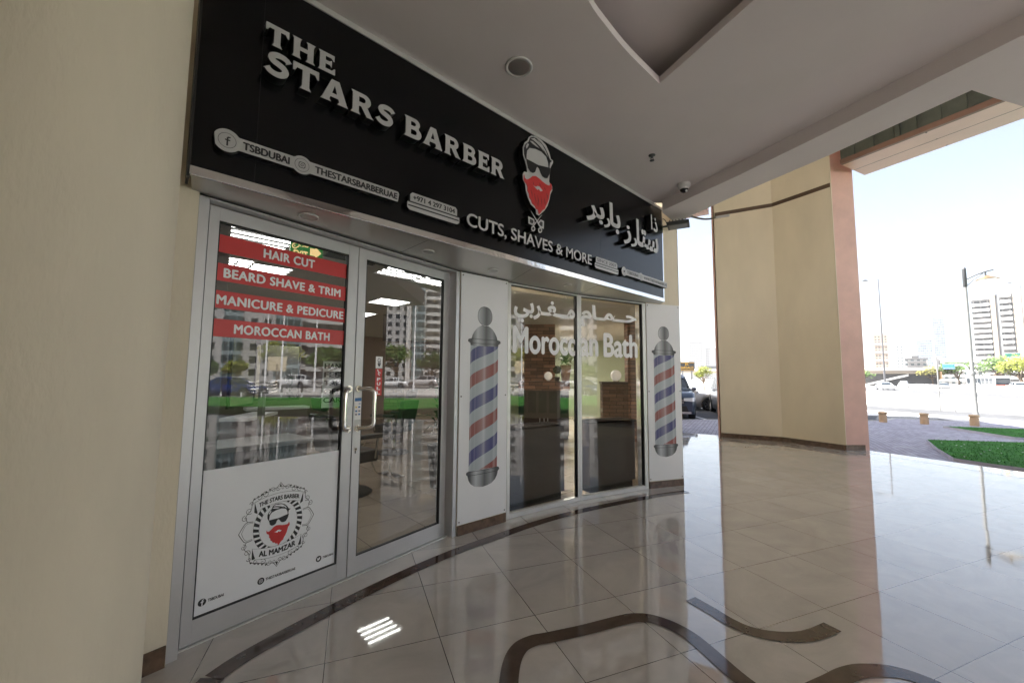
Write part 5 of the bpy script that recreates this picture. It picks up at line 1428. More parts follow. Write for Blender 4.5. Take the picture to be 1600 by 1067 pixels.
# pale reception desk behind the left leaf
t = thing("front_desk", "low pale desk behind the left door leaf", "desk", (-2.3, 3.6, 0))
mb = MB(); mb.prism([(-2.75, 3.55), (-2.35, 3.2), (-1.85, 3.85), (-2.25, 4.15)], .86, .90); mb.build("desk_top", M_IWALL, t)
mb = MB(); mb.prism([(-2.70, 3.56), (-2.36, 3.26), (-1.91, 3.85), (-2.24, 4.10)], .006, .86); mb.build("desk_body", M_MAROON, t)
# printed notice stuck inside the left leaf
mb = MB(); LEAF.box(mb, .765, .955, 1.25, 1.590, -.056, -.0545, 0)
for i, wd in enumerate(("HAND", "FEET", "TAKE", "OFF", "CARE")):
    fit_text(mb, LEAF, wd, .778, .778 + .042 * len(wd), 1.535 - i * .062, 1.572 - i * .062, -.0540, bold=.03, mi=1)
ctx.origin = Vector((0, 5, 0))
nb = mb.build("paper_notice", [M_STICK, M_PRINTBLK], dl)
# potted plant by the right leaf
def leafy(mb, c, r, h, n, seed, lw=.05, ll=.16):
    g = random.Random(seed)
    for i in range(n):
        a = g.uniform(0, 2 * pi); e = g.uniform(.1, 1.2); base = Vector(c) + Vector((0, 0, g.uniform(0, h)))
        d = Vector((cos(a) * cos(e), sin(a) * cos(e), sin(e))); s = d.cross(Vector((0, 0, 1))).normalized()
        st = base + d * g.uniform(0, r); L = ll * g.uniform(.6, 1.2)
        mid = st + d * L * .5 + Vector((0, 0, .01)); tip = st + d * L - Vector((0, 0, L * .35))
        mb.add([st, mid + s * lw * .5, tip, mid - s * lw * .5], [(0, 1, 2, 3)])
t = thing("potted_plant", "tall plant in a slim grey pot behind the right edge of the door glass", "plant", (-.98, 5.55, 0))
mb = MB(); mb.lathe(-.98, 5.55, [(.10, .006), (.15, .55), (.155, .56), (.13, .56), (.125, .52)], 24); mb.build("pot", M_DKMETAL, t)
mb = MB(); mb.tube([(-.98, 5.55, .5), (-.97, 5.53, .85), (-.99, 5.56, 1.2)], [.012, .009, .005], 6); mb.build("stem", M_LEAFD, t)
mb = MB(); leafy(mb, (-.98, 5.55, .65), .10, .65, 70, 4, .06, .20); mb.build("foliage", M_LEAFD, t, fixn=False)

# bath reception behind the two windows
M_BRICK = brick_mat("split_brick", ((cos(-.35), sin(-.35), 0), (0, 0, 1)), .30, .085, (.30, .155, .10), .006)
M_BRICK2 = brick_mat("split_brick_dark", ((cos(-.35), sin(-.35), 0), (0, 0, 1)), .30, .085, (.15, .085, .058), .006)
def quad_at(az0, az1, D, th):
    """plan of a wall block facing the shop front, between two bearings at distance D (metres)"""
    a = Vector((sin(radians(az0)) * D / cos(radians(az0 - 6)), cos(radians(az0)) * D / cos(radians(az0 - 6))))
    b = Vector((sin(radians(az1)) * D / cos(radians(az1 - 6)), cos(radians(az1)) * D / cos(radians(az1 - 6))))
    n = Vector((-(b - a).y, (b - a).x)).normalized() * th
    return [tuple(a), tuple(b), tuple(b + n), tuple(a + n)]
q = quad_at(.7, 6.1, 10.2, .5)
t = thing("brick_column", "broad rough brick clad column behind the left bath window", "column", (*q[0], 0))
mb = MB(); mb.prism(q, .006, 2.779); mb.build("cladding", M_BRICK, t)
q = quad_at(.7, 8.0, 9.6, .32)
t = thing("reception_counter", "dark lacquered reception counter with a brick ledge behind the left bath window", "counter", (*q[0], 0))
mb = MB(); mb.prism(q, .10, 1.15); mb.build("cabinet", M_WENGE, t)
fq = Fr(q[0], q[1])
mb = MB()
for k in range(5): fq.box(mb, .03 + k * fq.L / 5, fq.L / 5 * (k + 1) - .03, .62, 1.12, 0, .012)
mb.build("glass_front", M_DKGREEN, t)
mb = MB(); mb.prism([(x, y) for x, y in quad_at(.55, 8.15, 9.57, .40)], 1.151, 1.36); mb.build("brick_ledge", M_BRICK, t)
for k in (.45, .53, .60):
    mb = MB(); mb.tube([fq.P(fq.L * k, .25, .03), fq.P(fq.L * k, .5, .03)], .008, 8); mb.build("handle", M_ALU, t)
mb = MB(); mb.prism([(x, y) for x, y in quad_at(.75, 7.9, 9.66, .25)], .006, .099); mb.build("plinth", M_GASKET, t)
q = quad_at(16.0, 18.6, 9.6, .45)
t = thing("brick_column", "slim rough brick clad column at the right edge of the right bath window", "column", (*q[0], 0))
mb = MB(); mb.prism(q, .006, 2.779); mb.build("cladding", M_BRICK, t)
q = quad_at(12.6, 15.98, 9.55, .5)
t = thing("brick_ledge_wall", "low dark brick wall with a ledge behind the right bath window", "low wall", (*q[0], 0))
mb = MB(); mb.prism(q, .006, 1.30); mb.build("brickwork", M_BRICK2, t)
mb = MB(); mb.prism([(x, y) for x, y in quad_at(12.5, 15.96, 9.52, .55)], 1.3005, 1.36); mb.build("ledge", M_MAROON, t)
def pos(az, D): return sin(radians(az)) * D, cos(radians(az)) * D
def globe(az, D, z, r, label):
    x, y = pos(az, D)
    t = thing("globe_lamp", label, "lamp", (x, y, z), "white globe lamps in the bath reception")
    mb = MB(); mb.lathe(x, y, [(r * sin(pi * k / 16) + .0005, z + .02 + r - r * cos(pi * k / 16)) for k in range(17)], 28); mb.build("globe", M_GLOBE, t)
    mb = MB(); mb.lathe(x, y, [(r * .55, z), (r * .5, z + .025), (r * .3, z + .035)], 16); mb.build("base", M_STEEL, t)
globe(5.15, 9.75, 1.361, .10, "white globe lamp on the ledge of the brick reception counter")
globe(14.4, 9.8, 1.361, .125, "white globe lamp on the low dark brick wall")
x, y = pos(6.35, 9.78)
t = thing("topiary_plant", "small ball topiary in a dark pot next to the globe lamp", "plant", (x, y, 1.361))
mb = MB(); mb.lathe(x, y, [(.05, 1.361), (.07, 1.45), (.072, 1.46), (.05, 1.46)], 16); mb.build("pot", M_WENGE, t)
mb = MB(); mb.tube([(x, y, 1.45), (x, y, 1.58)], .008, 6); mb.build("stem", M_LEAFD, t)
mb = MB()
g = random.Random(9)
for i in range(260):
    a = g.uniform(0, 2 * pi); zz = g.uniform(-1, 1); rr = sqrt(1 - zz * zz) * .082
    p = Vector((x + rr * cos(a), y + rr * sin(a), 1.63 + .082 * zz)); s = Vector((g.gauss(0, 1), g.gauss(0, 1), g.gauss(0, 1))).normalized() * .022; s2 = s.orthogonal()
    mb.add([p - s, p + s2, p + s, p - s2], [(0, 1, 2, 3)])
mb.build("foliage", M_LEAFD, t, fixn=False)
x, y = pos(7.55, 9.76)
t = thing("planter_with_leaves", "terracotta planter with broad dark leaves on the reception ledge", "plant", (x, y, 1.361))
mb = MB(); mb.hexa([(x - .075, y - .075, 1.361), (x + .075, y - .075, 1.361), (x + .075, y + .075, 1.361), (x - .075, y + .075, 1.361), (x - .12, y - .12, 1.74), (x + .12, y - .12, 1.74), (x + .12, y + .12, 1.74), (x - .12, y + .12, 1.74)]); mb.build("planter", M_TERRA, t)
mb = MB(); leafy(mb, (x, y, 1.74), .10, .22, 70, 12, .07, .22); mb.build("foliage", M_LEAFD, t, fixn=False)
# low dark partitions right behind the glass
for fr, a, b, lab in ((WIN1, .05, .99, "dark maroon low cabinet behind the left bath window"), (WIN2, .28, 1.07, "dark maroon low cabinet behind the right bath window")):
    t = thing("low_cabinet", lab, "cabinet", fr.P((a + b) / 2, 0, -.3), "low cabinets behind the bath windows")
    mb = MB(); fr.box(mb, a, b, .10, .88, -.46, -.16); mb.build("body", M_MAROON, t, bevel=.004)
    mb = MB(); fr.box(mb, a - .01, b + .01, .8805, .905, -.48, -.145); mb.build("top", mat("dark_matt_top", (.008, .006, .006), .9, spec=.05), t, bevel=.004)
    mb = MB(); fr.box(mb, a + .03, b - .03, .006, .0995, -.44, -.19); mb.build("plinth", M_GASKET, t)

# ================================================================== outside: bollards, lamps, signs
def bollard(x, y, label):
    z = PZ
    t = thing("stone_bollard", label, "bollard", (x, y, z), "round stone bollards along the paving edge")
    mb = MB(); mb.lathe(x, y, [(.115, z), (.118, z + .03), (.115, z + .29)], 28); mb.build("drum", M_TAN, t)
    mb = MB(); mb.lathe(x, y, [(.105, z + .2905), (.105, z + .305), (.125, z + .308), (.130, z + .32), (.130, z + .36), (.115, z + .382), (.06, z + .389), (.001, z + .39)], 28); mb.build("cap", M_TAN, t)
M_TAN = mat("tan_stone", (.52, .36, .22), .75, var=.14, vscale=6, bump=.2)
bollard(13.89, 15.3, "stone bollard nearest the salmon pillar end")
bollard(14.88, 14.75, "middle stone bollard of the row on the paving")
bollard(16.16, 14.29, "stone bollard in front of the grey street lamp")

def street_lamp(x, y, h, label):
    z0 = gz(x, y)
    t = thing("street_lamp", label, "street lamp", (x, y, z0))
    mb = MB(); mb.lathe(x, y, [(.15, z0 - .05), (.15, z0 + .10), (.10, z0 + .13), (.085, z0 + .2), (.075, z0 + 1.95)], 20)
    mb.lathe(x, y, [(.095, z0 + 1.95), (.10, z0 + 2.0), (.09, z0 + 2.07)], 20)
    mb.lathe(x, y, [(.066, z0 + 2.05), (.054, z0 + h)], 20); mb.build("pole", M_LAMPP, t)
    d = Vector((.68, -.73, 0))
    q = lambda s, z: (x + d.x * s, y + d.y * s, z0 + z)
    mb = MB()
    mb.lathe(x, y, [(.068, z0 + h - .75), (.073, z0 + h - .74), (.070, z0 + h + .05), (.06, z0 + h + .12), (.001, z0 + h + .15)], 16)
    mb.tube(smooth_pts([q(.08, h - .40), q(.3, h - .28), q(.62, h - .16), q(.86, h - .12)], 4), .028, 8)
    mb.tube(smooth_pts([q(.08, h - .68), q(.25, h - .48), q(.55, h - .22)], 4), .016, 8)
    mb.tube([q(.62, h - .17), q(.62, h - .34)], .03, 8); mb.build("bracket_arm", M_DKMETAL, t)
    c = q(.66, 0)
    mb = MB(); zz = z0 + h - .34
    mb.lathe(c[0], c[1], [(.05, zz), (.09, zz - .03), (.22, zz - .10), (.36, zz - .16), (.37, zz - .18), (.05, zz - .17)], 28); mb.build("lamp_shade", M_TAN2, t)
    mb = MB(); mb.lathe(c[0], c[1], [(.28, zz - .175), (.22, zz - .21), (.10, zz - .23), (.001, zz - .235)], 24); mb.build("diffuser", M_PANEL, t)
    mb = MB(); mb.prism(circle_pts(x, y, .52, n=24), z0, z0 + .05); mb.build("footing", M_KERB, t)
M_LAMPP = mat("grey_lamp_pole", (.24, .24, .235), .5, metal=.3, var=.08)
M_TAN2 = mat("bronze_shade", (.17, .12, .065), .4, metal=.4)
street_lamp(20.36, 17.91, 6.62, "grey street lamp with a bronze disc shade standing beyond the lawn")
def mast(x, y, h, label, double=True):
    z0 = gz(x, y)
    t = thing("highway_lamp", label, "street lamp", (x, y, z0), "tall highway lamp masts")
    mb = MB(); mb.tube([(x, y, z0), (x, y, z0 + h)], [.19, .09], 12); mb.build("pole", mat("dark_mast", (.085, .085, .09), .5), t)
    mb = MB(); mb.tube([(x - 1.9, y + 1.7, z0 + h), (x + .1, y - .1, z0 + h)], .10, 8); mb.build("crossarm", M_LAMPP, t)
    for s in (-1,):
        mb = MB(); mb.box(x + s * 1.6 - .5, x + s * 1.6 + .5, y - s * 1.4 - .25, y - s * 1.4 + .25, z0 + h - .15, z0 + h + .12); mb.build("lamp_head", M_DKMETAL, t, bevel=.05)
mast(81.2, 88.35, 24.2, "tall thin lamp mast right of the salmon pillar, before the beige tower")
mast(173.1, 135.8, 36, "tall lamp mast rising beside the cream balconied tower")

M_SIGNB = mat("road_sign_blue", (.04, .16, .42), .5)
M_SIGNG = mat("road_sign_green", (.005, .09, .065), .5)
def sign_pole(x, y, h, label):
    z0 = gz(x, y)
    t = thing("traffic_sign", label, "traffic sign", (x, y, z0))
    mb = MB(); mb.tube([(x, y, z0), (x, y, z0 + h)], .035, 10); mb.build("pole", M_LAMPP, t)
    fr = Fr((x - .17, y + .17), (x + .17, y - .17))
    mb = MB()
    a = [fr.P(fr.L * .04, z0 + h + .05, -.07), fr.P(fr.L * .96, z0 + h + .05, -.07), fr.P(fr.L * .56, z0 + h - .75, -.07), fr.P(fr.L * .44, z0 + h - .75, -.07)]
    b = [tuple(Vector(p) + Vector((fr.n.x, fr.n.y, 0)) * -.03) for p in a]
    mb.hexa([a[0], a[1], b[1], b[0], a[3], a[2], b[2], b[3]]); mb.build("sign_back", M_ALU, t)
    mb = MB(); fr.box(mb, fr.L * .56, fr.L * .86, z0 + h - 1.25, z0 + h - .80, -.06, -.02); mb.build("control_box", mat("brown_box", (.25, .17, .10), .6), t)
sign_pole(24.0, 22.85, 3.0, "grey traffic sign seen from behind, standing on the pale sand left of the street lamp")
# wider roadside sign boards
def board_sign(x, y, az, w, h, z, m, label, arm=False, text=None, post=True):
    fr = Fr((x - cos(az) * w / 2, y + sin(az) * w / 2), (x + cos(az) * w / 2, y - sin(az) * w / 2))
    z0 = gz(x, y)
    t = thing("road_sign", label, "road sign", (x, y, z0))
    mb = MB(); fr.box(mb, 0, w, z, z + h, -.1, 0); mb.build("board", m, t)
    mb = MB()
    for s in (z + .08 * h, z + .90 * h): fr.box(mb, .03 * w, .97 * w, s, s + .03 * h, .001, .012)
    if text:
        for i, (tx, a, b, c, d) in enumerate(text): fit_text(mb, fr, tx, a * w, b * w, z + c * h, z + d * h, .014)
    mb.build("border", M_STICK if m is not M_DKMETAL else mat("yellow_letter", (.75, .42, .03), .5), t)
    if post:
        mb = MB()
        if arm: mb.tube(smooth_pts([fr.P(w * .6, z + h * .5, -.3), fr.P(w * 1.5, z + h * .75, -.3), fr.P(w * 1.95, z + h * .2, -.3), fr.P(w * 2.05, z - h, -.3), fr.P(w * 2.05, z0, -.3)], 5), .22, 10)
        else:
            for u in (.2, .8): mb.tube([fr.P(w * u, z0, -.16), fr.P(w * u, z + h * .9, -.16)], .07, 8)
        mb.build("support", M_PANEL if arm else M_LAMPP, t)
board_sign(117.4, 108.8, radians(47), 2.2, 1.4, 4.0, M_SIGNB, "small blue road sign on a curved white arm, left of the grey street lamp", arm=True)
board_sign(180.2, 145.4, radians(50), 3.6, 1.8, 9.0, M_SIGNG, "green overhead road sign above the yellow green tree at the right edge")
board_sign(15.87, 36.7, radians(23), 1.25, .80, 1.98, M_DKMETAL, "dark board with a yellow emblem and lettering above the dark blue off-road car", text=[("BARGALLS", .08, .92, .24, .50), ("JL", .36, .64, .58, .88)])

# ------------------------------------------------------------------ vehicles
M_TYRE = mat("tyre_rubber", (.018, .018, .02), .8)
M_RIM = mat("alloy_rim", (.5, .5, .52), .3, metal=.8)
M_CARGL = mat("car_window", (.02, .028, .036), .05, spec=.8)
M_HEADL = mat("headlight_lens", (.7, .72, .75), .12, spec=.8)
M_GRILL = mat("black_grille", (.012, .012, .014), .4)
PAINT = {}
def paint(k, c):
    if k not in PAINT: PAINT[k] = mat("car_paint_" + k, c, .28, metal=.15 if k != "white" else 0, spec=.6, coat=.7)
    return PAINT[k]
SUV = dict(top=[(0, .50), (.015, .57), (.06, .61), (.27, .645), (.31, .66), (.42, .97), (.47, 1.0), (.80, .99), (.90, .96), (.985, .68), (1, .5)], sh=.63, cab=(.285, .975), rf=(.40, .93))
SEDAN = dict(top=[(0, .42), (.015, .50), (.06, .55), (.27, .63), (.31, .645), (.46, .97), (.52, 1.0), (.68, .985), (.86, .70), (.97, .66), (1, .5)], sh=.62, cab=(.28, .87), rf=(.45, .74))
def interp(tab, s):
    for (a, x), (b, y) in zip(tab[:-1], tab[1:]):
        if a <= s <= b: return x + (y - x) * (s - a) / (b - a)
    return tab[-1][1]
def car(x, y, az, L, W, H, pk, pc, prof, label, group=None, name="parked_car", simple=False, cat="car"):
    """az: compass bearing the nose points to"""
    z0 = gz(x, y)
    t = thing(name, label, cat, (x, y, z0), group)
    d = Vector((sin(az), cos(az), 0)); sd = Vector((cos(az), -sin(az), 0))   # nose direction, right side
    q = lambda s, w, z: tuple(Vector((x, y, z0)) + d * (L * (.5 - s)) + sd * w + Vector((0, 0, z)))
    pm = paint(pk, pc)
    wr = H * .215 if prof is SUV else H * .225
    ax = (.18, .80)
    # body hull
    st = sorted(set([0, .004, .015, .03, .06, .10, .27, .31, .36, .42, .47, .52, .60, .68, .75, .80, .86, .90, .95, .97, .985, .996, 1.0] + [a + dx * wr / L for a in ax for dx in (-1.22, -.9, -.5, 0, .5, .9, 1.22)]))
    sh = prof['sh'] * H
    rows = []
    for s in st:
        e = min(s, 1 - s)
        tw = W / 2 * (1 - .16 * max(0, 1 - e / .10) ** 2)
        zt = min(interp(prof['top'], s) * H, sh + .03 * H * (s > .3) * (s < .9))
        zb = .13 * H + .05 * H * max(0, 1 - e / .06)
        ar = zb
        for a in ax:
            dd = abs(s - a) * L
            if dd < wr * 1.2: ar = max(ar, wr + sqrt(max(0, (wr * 1.2) ** 2 - dd * dd)) * .98)
        zm = max(ar + .01, zt * .62); zm = min(zm, zt - .02)
        rows.append([(0, zb), (tw * .80, zb), (tw * .96, min(ar, zm - .005)), (tw, zm), (tw * .975, zt - .03 * H), (tw * .90, zt), (tw * .5, zt + .012 * H), (0, zt + .016 * H)])
    mb = MB()
    for sgn in (1, -1):
        vs = [q(s, sgn * w, z) for s, r in zip(st, rows) for w, z in r]; n = 8
        fs = [(i * n + k, i * n + k + 1, (i + 1) * n + k + 1, (i + 1) * n + k) for i in range(len(st) - 1) for k in range(n - 1)]
        mb.add(vs, fs, 0, True)
        mb.add(vs[:n], [tuple(range(n))], 0); mb.add(vs[-n:], [tuple(range(n))], 0)
    mb.build("body", pm, t)
    # greenhouse
    c0, c1 = prof['cab']; r0, r1 = prof['rf']
    cs = [c0 + (c1 - c0) * k / 16 for k in range(17)]
    gl = MB()
    for sgn in (1, -1):
        vs = []
        for s in cs:
            zt = max(interp(prof['top'], s) * H, sh); f = (zt - sh) / (H - sh)
            vs += [q(s, sgn * W * .452, sh - .02), q(s, sgn * (W * .452 - W * .075 * f), zt - .035 * H * f), q(s, 0, zt - .01 * H)]
        fs = [(i * 3 + k, i * 3 + k + 1, (i + 1) * 3 + k + 1, (i + 1) * 3 + k) for i in range(16) for k in range(2)]
        gl.add(vs, fs, 0, False)
    gl.build("window", M_CARGL, t)
    rf = MB(); rs = [r0 + (r1 - r0) * k / 8 for k in range(9)]
    for sgn in (1, -1):
        vs = []
        for s in rs:
            zt = interp(prof['top'], s) * H; f = (zt - sh) / (H - sh)
            vs += [q(s, sgn * (W * .456 - W * .075 * f), zt - .055 * H), q(s, sgn * W * .33, zt + .004), q(s, 0, zt + .014)]
        rf.add(vs, [(i * 3 + k, i * 3 + k + 1, (i + 1) * 3 + k + 1, (i + 1) * 3 + k) for i in range(8) for k in range(2)], 0, True)
        for s, wd in (((r0 + r1) / 2 - .0, .012), (r0 + .008, .010), (r1 - .006, .02), (r0 + (r1 - r0) * .78, .010)):
            zt = interp(prof['top'], s) * H; f = (zt - sh) / (H - sh)
            a, b = q(s - wd, sgn * W * .455, sh - .01), q(s + wd, sgn * W * .455, sh - .01)
            c, e = q(s + wd, sgn * (W * .455 - W * .075 * f), zt - .04 * H), q(s - wd, sgn * (W * .455 - W * .075 * f), zt - .04 * H)
            rf.add([a, b, c, e], [(0, 1, 2, 3)])
        # windscreen post
        rf.tube([q(c0, sgn * W * .45, sh), q(r0, sgn * (W * .45 - W * .07), interp(prof['top'], r0) * H - .03)], .035, 6)
    rf.build("roof", pm, t)
    for a in ax:
        for sgn in (1, -1):
            c = Vector(q(a, sgn * (W / 2 - .10), wr)); o = sd * sgn
            pts = lambda r, off: [tuple(c + o * off + d * r * cos(2 * pi * k / 20) + Vector((0, 0, 1)) * r * sin(2 * pi * k / 20)) for k in range(20)]
            mb = MB(); A_, B_, C_, D_ = pts(wr, -.12), pts(wr, .08), pts(wr * .95, .105), pts(wr * .68, .105)
            vs = A_ + B_ + C_ + D_
            mb.add(vs, [(i * 20 + k, i * 20 + (k + 1) % 20, (i + 1) * 20 + (k + 1) % 20, (i + 1) * 20 + k) for i in range(3) for k in range(20)], 0, True)
            w = mb.build("wheel", M_TYRE, t)
            mb = MB(); E_, F_ = pts(wr * .68, .100), pts(wr * .60, .07)
            mb.add(E_ + F_, [(k, (k + 1) % 20, 20 + (k + 1) % 20, 20 + k) for k in range(20)], 0)
            mb.add(F_, [tuple(range(20))], 1)
            for j in range(7):
                an = 2 * pi * j / 7; u = d * cos(an) + Vector((0, 0, 1)) * sin(an); v = d * -sin(an) + Vector((0, 0, 1)) * cos(an)
                b = c + o * .085
                mb.add([tuple(b + v * .022), tuple(b - v * .022), tuple(b + u * wr * .63 - v * .035), tuple(b + u * wr * .63 + v * .035)], [(0, 1, 2, 3)], 0)
            mb.build("rim", [M_RIM, M_GRILL], w)
    if simple: return t
    # face
    for sgn in (1, -1):
        zc = H * (.46 if prof is SUV else .43); mb = MB()
        ring = [(-.004, .25, -.055, .050), (-.004, .415, -.075, .065), (.012, .452, -.070, .075), (.034, .476, -.050, .085), (.060, .487, -.010, .088)]
        vs = []
        for s_, w_, lo, hi in ring: vs += [q(s_, sgn * W * w_, zc + lo), q(s_, sgn * W * w_, zc + hi), q(s_ + .02, sgn * W * (w_ - .03), zc + lo), q(s_ + .02, sgn * W * (w_ - .03), zc + hi)]
        for i in range(4): mb.add(vs[i * 4:i * 4 + 8], [(0, 1, 5, 4), (2, 6, 7, 3), (0, 4, 6, 2), (1, 3, 7, 5)])
        mb.build("headlight", M_HEADL, t)
        mb = MB(); c = q(.010, sgn * W * .36, H * .25); mb.tube([c, tuple(Vector(c) - d * -.03)], .055, 12); mb.build("fog_lamp", M_HEADL, t)
        mb = MB(); b = Vector(q(c0 + .035, sgn * (W * .5 + .09), sh + .07))
        mb.tube([tuple(b - sd * sgn * .14 - Vector((0, 0, .04))), tuple(b - sd * sgn * .06)], .02, 6)
        A_ = [b + sd * .095 * cos(k * pi / 6) + Vector((0, 0, .075 * sin(k * pi / 6))) for k in range(12)]
        mb.add([tuple(p - d * .03) for p in A_] + [tuple(b + (p - b) * .75 + d * .07) for p in A_], [(k, (k + 1) % 12, 12 + (k + 1) % 12, 12 + k) for k in range(12)] + [tuple(range(12)), tuple(range(23, 11, -1))])
        mb.build("mirror", pm, t)
        mb = MB(); mb.hexa([q(.985, sgn * W * .33, H * .48), q(.985, sgn * W * .45, H * .48), q(1.003, sgn * W * .42, H * .48), q(1.003, sgn * W * .33, H * .48), q(.98, sgn * W * .33, H * .58), q(.98, sgn * W * .45, H * .58), q(1.0, sgn * W * .42, H * .58), q(1.0, sgn * W * .33, H * .58)])
        mb.build("tail_light", mat("tail_light", (.4, .02, .02), .2), t)
    mb = MB(); mb.hexa([q(-.004, -W * .26, H * .36), q(-.004, W * .26, H * .36), q(.02, W * .26, H * .36), q(.02, -W * .26, H * .36), q(-.001, -W * .27, H * .47), q(-.001, W * .27, H * .47), q(.02, W * .27, H * .47), q(.02, -W * .27, H * .47)])
    mb.build("grille", M_GRILL, t)
    mb = MB()
    for k in range(3): mb.hexa([q(-.006, -W * .25, H * (.375 + k * .03)), q(-.006, W * .25, H * (.375 + k * .03)), q(0, W * .25, H * (.375 + k * .03)), q(0, -W * .25, H * (.375 + k * .03)), q(-.006, -W * .25, H * (.385 + k * .03)), q(-.006, W * .25, H * (.385 + k * .03)), q(0, W * .25, H * (.385 + k * .03)), q(0, -W * .25, H * (.385 + k * .03))])
    mb.build("grille_bar", M_RIM, t)
    mb = MB(); mb.hexa([q(-.006, -W * .34, H * .20), q(-.006, W * .34, H * .20), q(.02, W * .34, H * .20), q(.02, -W * .34, H * .20), q(-.003, -W * .30, H * .32), q(-.003, W * .30, H * .32), q(.02, W * .30, H * .32), q(.02, -W * .30, H * .32)])
    mb.build("bumper_intake", M_GRILL, t)
    mb = MB(); mb.hexa([q(-.014, -.26, H * .285), q(-.014, .26, H * .285), q(0, .26, H * .285), q(0, -.26, H * .285), q(-.014, -.26, H * .345), q(-.014, .26, H * .345), q(0, .26, H * .345), q(0, -.26, H * .345)])
    mb.build("number_plate", M_STICK, t)
    mb = MB(); mb.hexa([q(-.009, -W * .38, H * .155), q(-.009, W * .38, H * .155), q(.05, W * .42, H * .155), q(.05, -W * .42, H * .155), q(-.009, -W * .38, H * .195), q(-.009, W * .38, H * .195), q(.05, W * .42, H * .195), q(.05, -W * .42, H * .195)])
    mb.build("bumper_guard", M_RIM, t)
    return t
R = radians
car(7.0, 18.3, R(198), 4.75, 1.88, 1.80, "darkblue", (.025, .045, .085), SUV, "dark blue off-road car parked nose out behind the white barber pole board")
car(8.72, 21.9, R(97), 4.6, 1.8, 1.45, "pale_silver", (.66, .64, .63), SEDAN, "silver saloon parked crosswise behind the dark blue off-road car")
car(10.35, 18.75, R(199), 4.6, 1.85, 1.72, "white", (.74, .74, .74), SUV, "white off-road car parked beside the pillar, mostly hidden by it")
car(30.0, -7.4, R(-17), 4.4, 1.8, 1.5, "blue", (.010, .03, .14), SEDAN, "bright blue car mirrored in the left door glass")
# moving traffic far off: (x, y, heading, kind, colour)
tr = [(72.4, 78.8, 205, SEDAN, "white", (.74, .74, .74), "white saloon driving past left of the tall lamp mast"),
      (108, 112, 40, SUV, "white", (.74, .74, .74), "white car far off under the flyover ramp"), (103, 97, 40, SEDAN, "grey", (.16, .17, .18), "dark grey car far off in front of the flyover ramp"),
      (108, 95, 30, SEDAN, "white", (.74, .74, .74), "white saloon far off left of the traffic sign pole"), (112, 92, 215, SUV, "silver", (.50, .48, .47), "silver car far off behind the traffic sign pole"),
      (117, 95, 215, SEDAN, "teal", (.03, .10, .14), "teal car far off right of the traffic sign pole"), (109.3, 87.5, 215, SUV, "white", (.74, .74, .74), "white car far off right of the bus"), (136.6, 109.4, 215, SEDAN, "darkblue", (.025, .045, .085), "dark car far off at the right edge behind the bus"),
      (96, 112, 215, SEDAN, "white", (.74, .74, .74), "white car far off beside the beige tower foot"), (90, 108, 215, SUV, "white", (.74, .74, .74), "white car far off nearest the salmon pillar"), (122, 104, 40, SEDAN, "white", (.74, .74, .74), "white car far off under the blue road sign")]
for x, y, h, pr, pk, pc, lab in tr:
    car(x, y, R(h), 4.6 if pr is SEDAN else 4.8, 1.85, 1.48 if pr is SEDAN else 1.8, pk, pc, pr, lab, "cars on the distant highway", "distant_car", True)
# traffic on the stretch that is mirrored in the shop glass
lab2 = ["silver car mirrored at the far left of the left door glass", "dark red car mirrored at the left of the left door glass", "long white car mirrored left of the trees in the left door glass", "white off-road car mirrored right of the notice board in the left door glass", "white off-road car mirrored beside the paper notice",
        "white saloon mirrored left in the right door glass", "silver off-road car mirrored in the middle of the right door glass", "dark blue car mirrored right in the right door glass", "dark car mirrored at the right edge of the right door glass", "white car mirrored in the left bath window", "white saloon mirrored in the right bath window", "silver car mirrored in the right bath window by the lettering"]
sp = [(57, -23.5, "silver", (.50, .48, .47), SEDAN), (57, -21, "maroon", (.12, .02, .025), SEDAN), (56, -15.5, "white", (.74, .74, .74), SEDAN), (57, -9.0, "white", (.74, .74, .74), SUV), (58, -2.0, "white", (.74, .74, .74), SUV),
      (56, 4.0, "white", (.74, .74, .74), SEDAN), (58, 8.5, "silver", (.50, .48, .47), SUV), (57, 14.0, "darkblue", (.025, .045, .085), SUV), (56, 17.5, "grey", (.16, .17, .18), SEDAN), (64, -31, "white", (.74, .74, .74), SUV), (68, -39, "white", (.74, .74, .74), SEDAN), (73, -47, "silver", (.50, .48, .47), SEDAN)]
for (x, y, pk, pc, pr), lab in zip(sp, lab2):
    hd = 172 if y > -12 else 152
    car(x, y, R(hd), 4.7, 1.85, 1.48 if pr is SEDAN else 1.8, pk, pc, pr, lab, "cars on the road mirrored in the shop glass", "distant_car", True)
